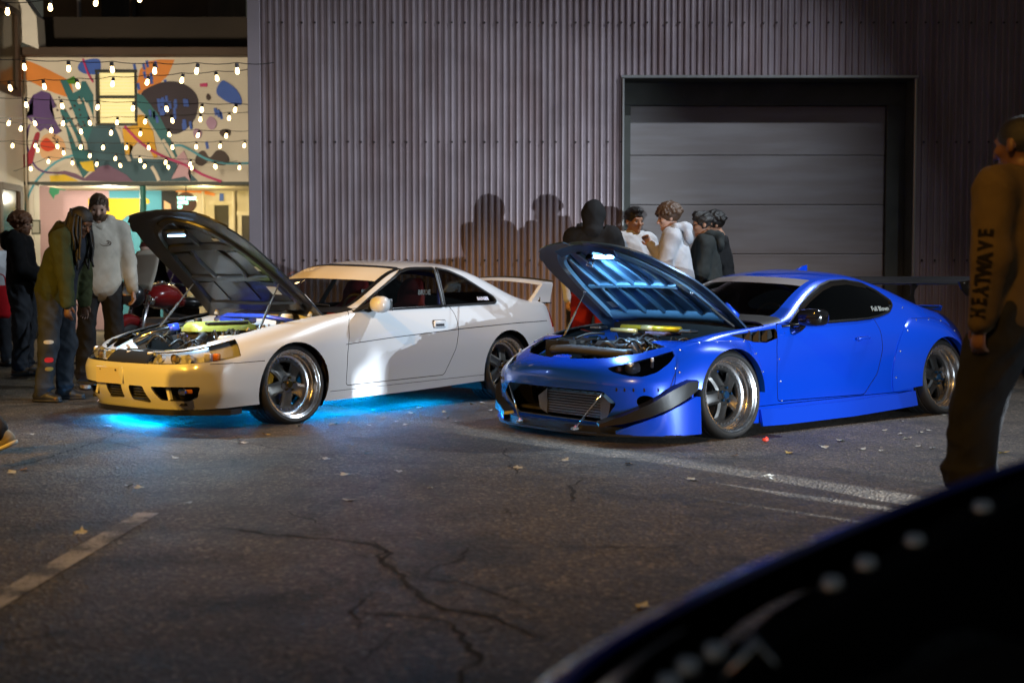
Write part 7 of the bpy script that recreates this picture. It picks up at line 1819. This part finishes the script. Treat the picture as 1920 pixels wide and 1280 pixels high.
for s_ in (-1, 1):
    MB().tube([(.74, s_ * .10, .31), (.52, s_ * .10, .92)], [.028, .024], 10).build('fork_leg', chrome, mk, smooth=True)
    MB().tube(bez([(.50, s_ * .05, 1.00), (.48, s_ * .25, 1.05), (.40, s_ * .36, 1.04)], 5), .012, 8).build('handlebar', chrome, mk, smooth=True)
    MB().tube([(.40, s_ * .36, 1.04), (.36, s_ * .46, 1.03)], .018, 10).build('grip', rubber, mk, smooth=True)
    MB().tube([(.42, s_ * .30, 1.05), (.40, s_ * .36, 1.20)], .006, 6).build('mirror_stem', chrome, mk)
    MB().sphere((.40, s_ * .38, 1.22), (.02, .06, .035), 12, 8).build('mirror', chrome, mk, smooth=True)
    MB().sphere((.60, s_ * .19, .86), (.045, .045, .045), 12, 8).build('indicator', pm('chrome_shell', (.7, .7, .7), .15, metal=1), mk, smooth=True)
    MB().tube(bez([(.18, s_ * .15, .35), (.0, s_ * .2, .24), (-.4, s_ * .22, .28), (-.9, s_ * .22, .38)], 5), [.03] * 15 + [.05], 10).build('exhaust', chrome, mk, smooth=True) if False else MB().tube(bez([(.18, s_ * .15, .35), (.0, s_ * .2, .24), (-.4, s_ * .22, .28), (-.9, s_ * .22, .38)], 5), .04, 10).build('exhaust', chrome, mk, smooth=True)
    MB().box((-.60, s_ * .27, .66), (.46, .18, .30), bev=.06).build('pannier', mblk, mk, auto=40)
rr = []
for x_, w_, z0, z1 in ((.46, .05, .84, .92), (.40, .13, .80, 1.0), (.25, .17, .76, 1.06), (.05, .165, .76, 1.04), (-.10, .12, .76, .95), (-.18, .06, .78, .86)):
    rr.append([(x_, w_ * math.cos(a), (z0 + z1) / 2 + (z1 - z0) / 2 * math.sin(a)) for a in np.linspace(0, 2 * math.pi, 18, endpoint=False)])
MB().loft(rr).build('fuel_tank', mred, mk, smooth=True)
MB().cyl((.18, 0, 1.05), (.18, 0, 1.075), .04, 16).build('fuel_cap', chrome, mk)
mb = MB(); rr = []
for x_, w_, z_, t_ in ((-.12, .10, .84, .05), (-.35, .16, .82, .07), (-.55, .15, .86, .07), (-.85, .13, .90, .06), (-.95, .08, .92, .03)): rr.append([(x_, w_ * math.cos(a), z_ + t_ * math.sin(a)) for a in np.linspace(0, 2 * math.pi, 14, endpoint=False)])
mb.loft(rr); mb.build('saddle', mblk, mk, smooth=True)
MB().box((.12, 0, .48), (.44, .34, .36), bev=.05).build('engine', alu, mk, auto=40)
for k in range(5): MB().box((.16, 0, .52 + .035 * k), (.26, .40, .012)).build('cooling_fin', alu, mk)
MB().tube([(.44, 0, .95), (.0, 0, .70), (-.45, 0, .62)], .03, 8).build('frame', mblk, mk, smooth=True)
rr = []
for t in np.linspace(0, 1, 9):
    a = t * 1.1; w_ = .20 - .05 * t ** 3; rr.append([(.62 - .22 * t, y_, 1.0 + .42 * t - .25 * (y_ / .2) ** 2 * .12) for y_ in np.linspace(-w_, w_, 9)])
mb = MB(); mb.loft(rr, close=False); o = mb.build('windscreen', pm('frosted_screen', (.50, .44, .36), .35), mk, smooth=True); o.modifiers.new('t', 'SOLIDIFY').thickness = .005
MB().sphere((.66, 0, .92), (.12, .13, .13), 20, 14).build('headlamp_shell', mblk, mk, smooth=True)
MB().lathe([(.001, .035), (.06, .03), (.10, .01), (.105, 0)], 'X', 24, c=(.745, 0, .92)).build('headlamp', pm('headlamp_glass', (.7, .7, .7), .08, metal=.9), mk, smooth=True)
MB().tube(bez([(.98, 0, .52), (.90, 0, .62), (.74, 0, .66), (.55, 0, .60)], 5), .07, 10).build('front_mudguard', mred, mk, smooth=True)
MB().box((-1.0, 0, .78), (.06, .18, .08), bev=.02).build('tail_lamp', red_l, mk)

# ================================================================== DARK BLUE CAR IN THE FOREGROUND
fc = thing('dark_blue_car', 'unlit dark blue car with open engine bay, blurred in the near right corner', 'car', (.934, 1.26, -.015), R(212))
G = skin_grid(full_lines(*coupe_lines())); bm = skin_bm(G); lu, lv, ls = (bm.faces.layers.int[k] for k in 'uvs')
dblue = pm('deep_blue_paint', (.010, .030, .45), .22, coat=1.0)
dark_bay = pm('bay_unlit_black', (.004, .004, .004), .8, spec=.1)  # near-black colour keeps the bay as dark as if unlit
hood_vf = take(bm, [f for f in bm.faces if f[lv] >= 4 * V + 2 and f[lu] < 53]); take(bm, [f for f in bm.faces if f[lv] >= 5 * V and 53 <= f[lu] < 7 * U + 1])
gw_ = take(bm, [f for f in bm.faces if f[lv] >= 6 * V + 1 and 7 * U + 1 <= f[lu] < 9 * U - 1]); gr_ = take(bm, [f for f in bm.faces if f[lv] >= 6 * V + 1 and 11 * U + 3 <= f[lu] < 13 * U])
pf = []
for sg in (1, -1):
    side = lambda f, sg=sg: f[ls] == sg and 4 * V - 3 <= f[lv] < 6 * V + 1 and 6 * U < f[lu] < 14 * U
    for poly in (wdoor, wquar): pf.append(take(bm, cut(bm, 'side', rounded(poly, .018, 2), side)))
    lower = lambda f, sg=sg: f[ls] == sg and f[lv] < 6 * V and 3 * U < f[lu] < 15 * U and abs(f.calc_center_median().y) > .5
    for cx in (0, -2.525): bmesh.ops.delete(bm, geom=cut(bm, 'side', circle(cx, .29, .338, 40), lower), context='FACES')
hlf = [take(bm, [f for f in bm.faces if f[ls] == sg and 3 * V + 1 <= f[lv] < 4 * V + 1 and 6 <= f[lu] < 3 * U + 4]) for sg in (1, -1)]
skin_obj('body_shell', bm_vf(bm), [dblue, dark_bay], fc, .012); bm.free()
for vf in [gw_, gr_] + pf: skin_obj('window', vf, glass_mat('clear_car_glass', (.75, .76, .76), 1.0), fc)
for vf in hlf:
    h_ = skin_obj('headlight', ([Vector((v.x - .07, v.y * .94, v.z)) for v in vf[0]], vf[1]), refl, fc); skin_obj('headlight_lens', vf, lens, h_, .003)
for x_ in (0, -2.525):
    for sg in (1, -1): add_wheel(fc, WMa, (x_, sg * .835, .303 + .015), sg, 3, 0, 20); liner(fc, x_, .30, .345, .62, .80, sg, dark_bay)
for sg in (1, -1):
    rr = []
    for x_, z_, y_ in ((.70, .48, .50), (.45, .56, .58), (.1, .64, .62), (-.2, .70, .66), (-.42, .74, .68)): rr.append([(x_, sg * (y_ + .07), z_ + .05), (x_, sg * (y_ + .01), z_ + .045), (x_, sg * (y_ - .03), z_ - .02), (x_, sg * (y_ - .12), z_ - .22)])
    MB().loft(rr, close=False).build('inner_wing', dark_bay, fc, auto=40)
    for k, (x_, z_, y_) in enumerate(((.62, .560, .60), (.47, .600, .64), (.43, .612, .65), (.38, .622, .655), (.14, .675, .68), (.06, .692, .69), (-.05, .712, .695), (-.22, .745, .705))):
        MB().lathe([(.001, .020), (.012, .018), (.017, .008), (.017, 0)], 'Z', 12, c=(x_, sg * y_, z_)).build('glint_bolt', pm('pale_glint_bolt', (.9, .92, .95), .42, metal=.8), fc, smooth=True)  # pale bolts added to catch the lamps as blurred glints
    MB().tube([(.42, sg * .60, .60), (.38, sg * .58, .66), (.34, sg * .56, .60)], .010, 8).build('bonnet_catch', pol, fc, smooth=True)
MB().box((-.43, 0, .66), (.03, 1.3, .34)).build('firewall', dark_bay, fc); MB().box((.15, 0, .36), (1.2, 1.15, .02)).build('bay_floor', dark_bay, fc)
rib_m = pm('ribbed_black_plastic', (.006, .006, .006), .5, spec=.2)
MB().box((.18, -.12, .60), (.80, .72, .05), bev=.02).build('engine_cover', rib_m, fc)
mb = MB()
for k in range(44): mb.box((-.20 + .0175 * k, -.14, .632), (.008, .62, .014))
o = mb.build('cover_ribs', rib_m, fc); o['kind'] = 'stuff'
MB().box((-2.2, 0, .35), (1.6, 1.2, .3)).build('cabin_floor', dark_in, fc)
for y_ in (.36, -.36): seat(fc, (-1.62, y_, .20), dark_in)

# ================================================================== FALLEN LEAVES AND LITTER
leafm = [pm('leaf_' + n, c, .7, var=.25, vscale=30) for n, c in (('pale', (.42, .40, .30)), ('yellow', (.50, .36, .06)), ('brown', (.20, .11, .045)), ('grey', (.36, .37, .34)))]
def leaf_mesh(seed):
    rg = random.Random(seed); n = 15; pts = []
    for i in range(n):
        a = 2 * math.pi * i / n; r = (1.0 if i % 3 == 0 else .62 if i % 3 == 1 else .72) * rg.uniform(.82, 1.12); r *= 1.25 if i == 0 else 1
        pts.append((r * math.cos(a), r * math.sin(a) * .85, .10 * math.sin(a * 2 + seed) + .12 * r * r * rg.uniform(.4, 1)))
    vs = [(0, 0, .02)] + pts + [(-1.0, 0, .05), (-1.9, .1, .10), (-1.9, .16, .10)]
    fs = [(0, 1 + i, 1 + (i + 1) % n) for i in range(n)] + [(0, n + 1, n + 2), (0, n + 3, n + 2)]
    return vs, fs
leaf_me = []
for sd in range(6):
    for mi, m_ in enumerate(leafm):
        vs, fs = leaf_mesh(sd); me = bpy.data.meshes.new('leaf'); me.from_pydata(vs, [], fs); me.materials.append(m_); leaf_me.append(me)
spots = [(690, 850), (745, 885), (651, 890), (352, 944), (650, 939), (243, 911), (263, 915), (805, 915), (1447, 898), (1378, 856), (1440, 893), (1750, 840), (1205, 1140), (205, 800), (435, 803), (452, 831), (970, 878), (976, 880), (20, 888), (45, 882), (58, 816), (1740, 806), (1728, 812), (1660, 808), (1690, 815), (1700, 822), (1720, 838), (1790, 790), (1770, 780),
         (500, 815), (560, 800), (625, 796), (655, 793), (690, 797), (745, 790), (760, 796), (770, 776), (830, 772), (840, 785), (860, 790), (885, 760), (905, 757), (920, 770), (720, 783), (785, 765), (700, 770), (1545, 838), (1480, 850), (1575, 828), (1620, 842), (1830, 815), (1850, 835), (1880, 850), (1690, 790), (1655, 846), (150, 1000), (1300, 900), (1180, 870), (1060, 865), (610, 862), (330, 860), (880, 742)]
random.seed(21)
for px, py in spots:
    q = ground_at(px + random.uniform(-3, 3), py + random.uniform(-1, 1)); big = py < 860
    o = bpy.data.objects.new('fallen_leaf', leaf_me[random.choice((0, 4, 8, 12, 16, 20, 3, 7, 11, 15, 19, 23, 1, 2, 6)) ]); link(o)
    o.location = (q.x, q.y, .006); s_ = random.uniform(.022, .042); o.scale = (s_, s_, s_); o.rotation_euler = (random.uniform(-.2, .2), random.uniform(-.2, .2), random.uniform(0, 6.28))
    tag(o, 'small dry fallen leaf lying flat on the asphalt', 'leaf', 'fallen leaves on the asphalt')
q = ground_at(1435, 829); rg = random.Random(4)
mb = MB(); mb.sphere((0, 0, .014), (.024, .018, .014), 8, 5); mb.box((.012, .01, .025), (.02, .012, .012), Matrix.Rotation(.6, 3, 'Y'))
o = mb.build('wrapper', pm('red_wrapper', (.75, .06, .03), .45), None); o.location = (q.x, q.y, .004); tag(o, 'crumpled bright red scrap of litter beside the blue car', 'litter')
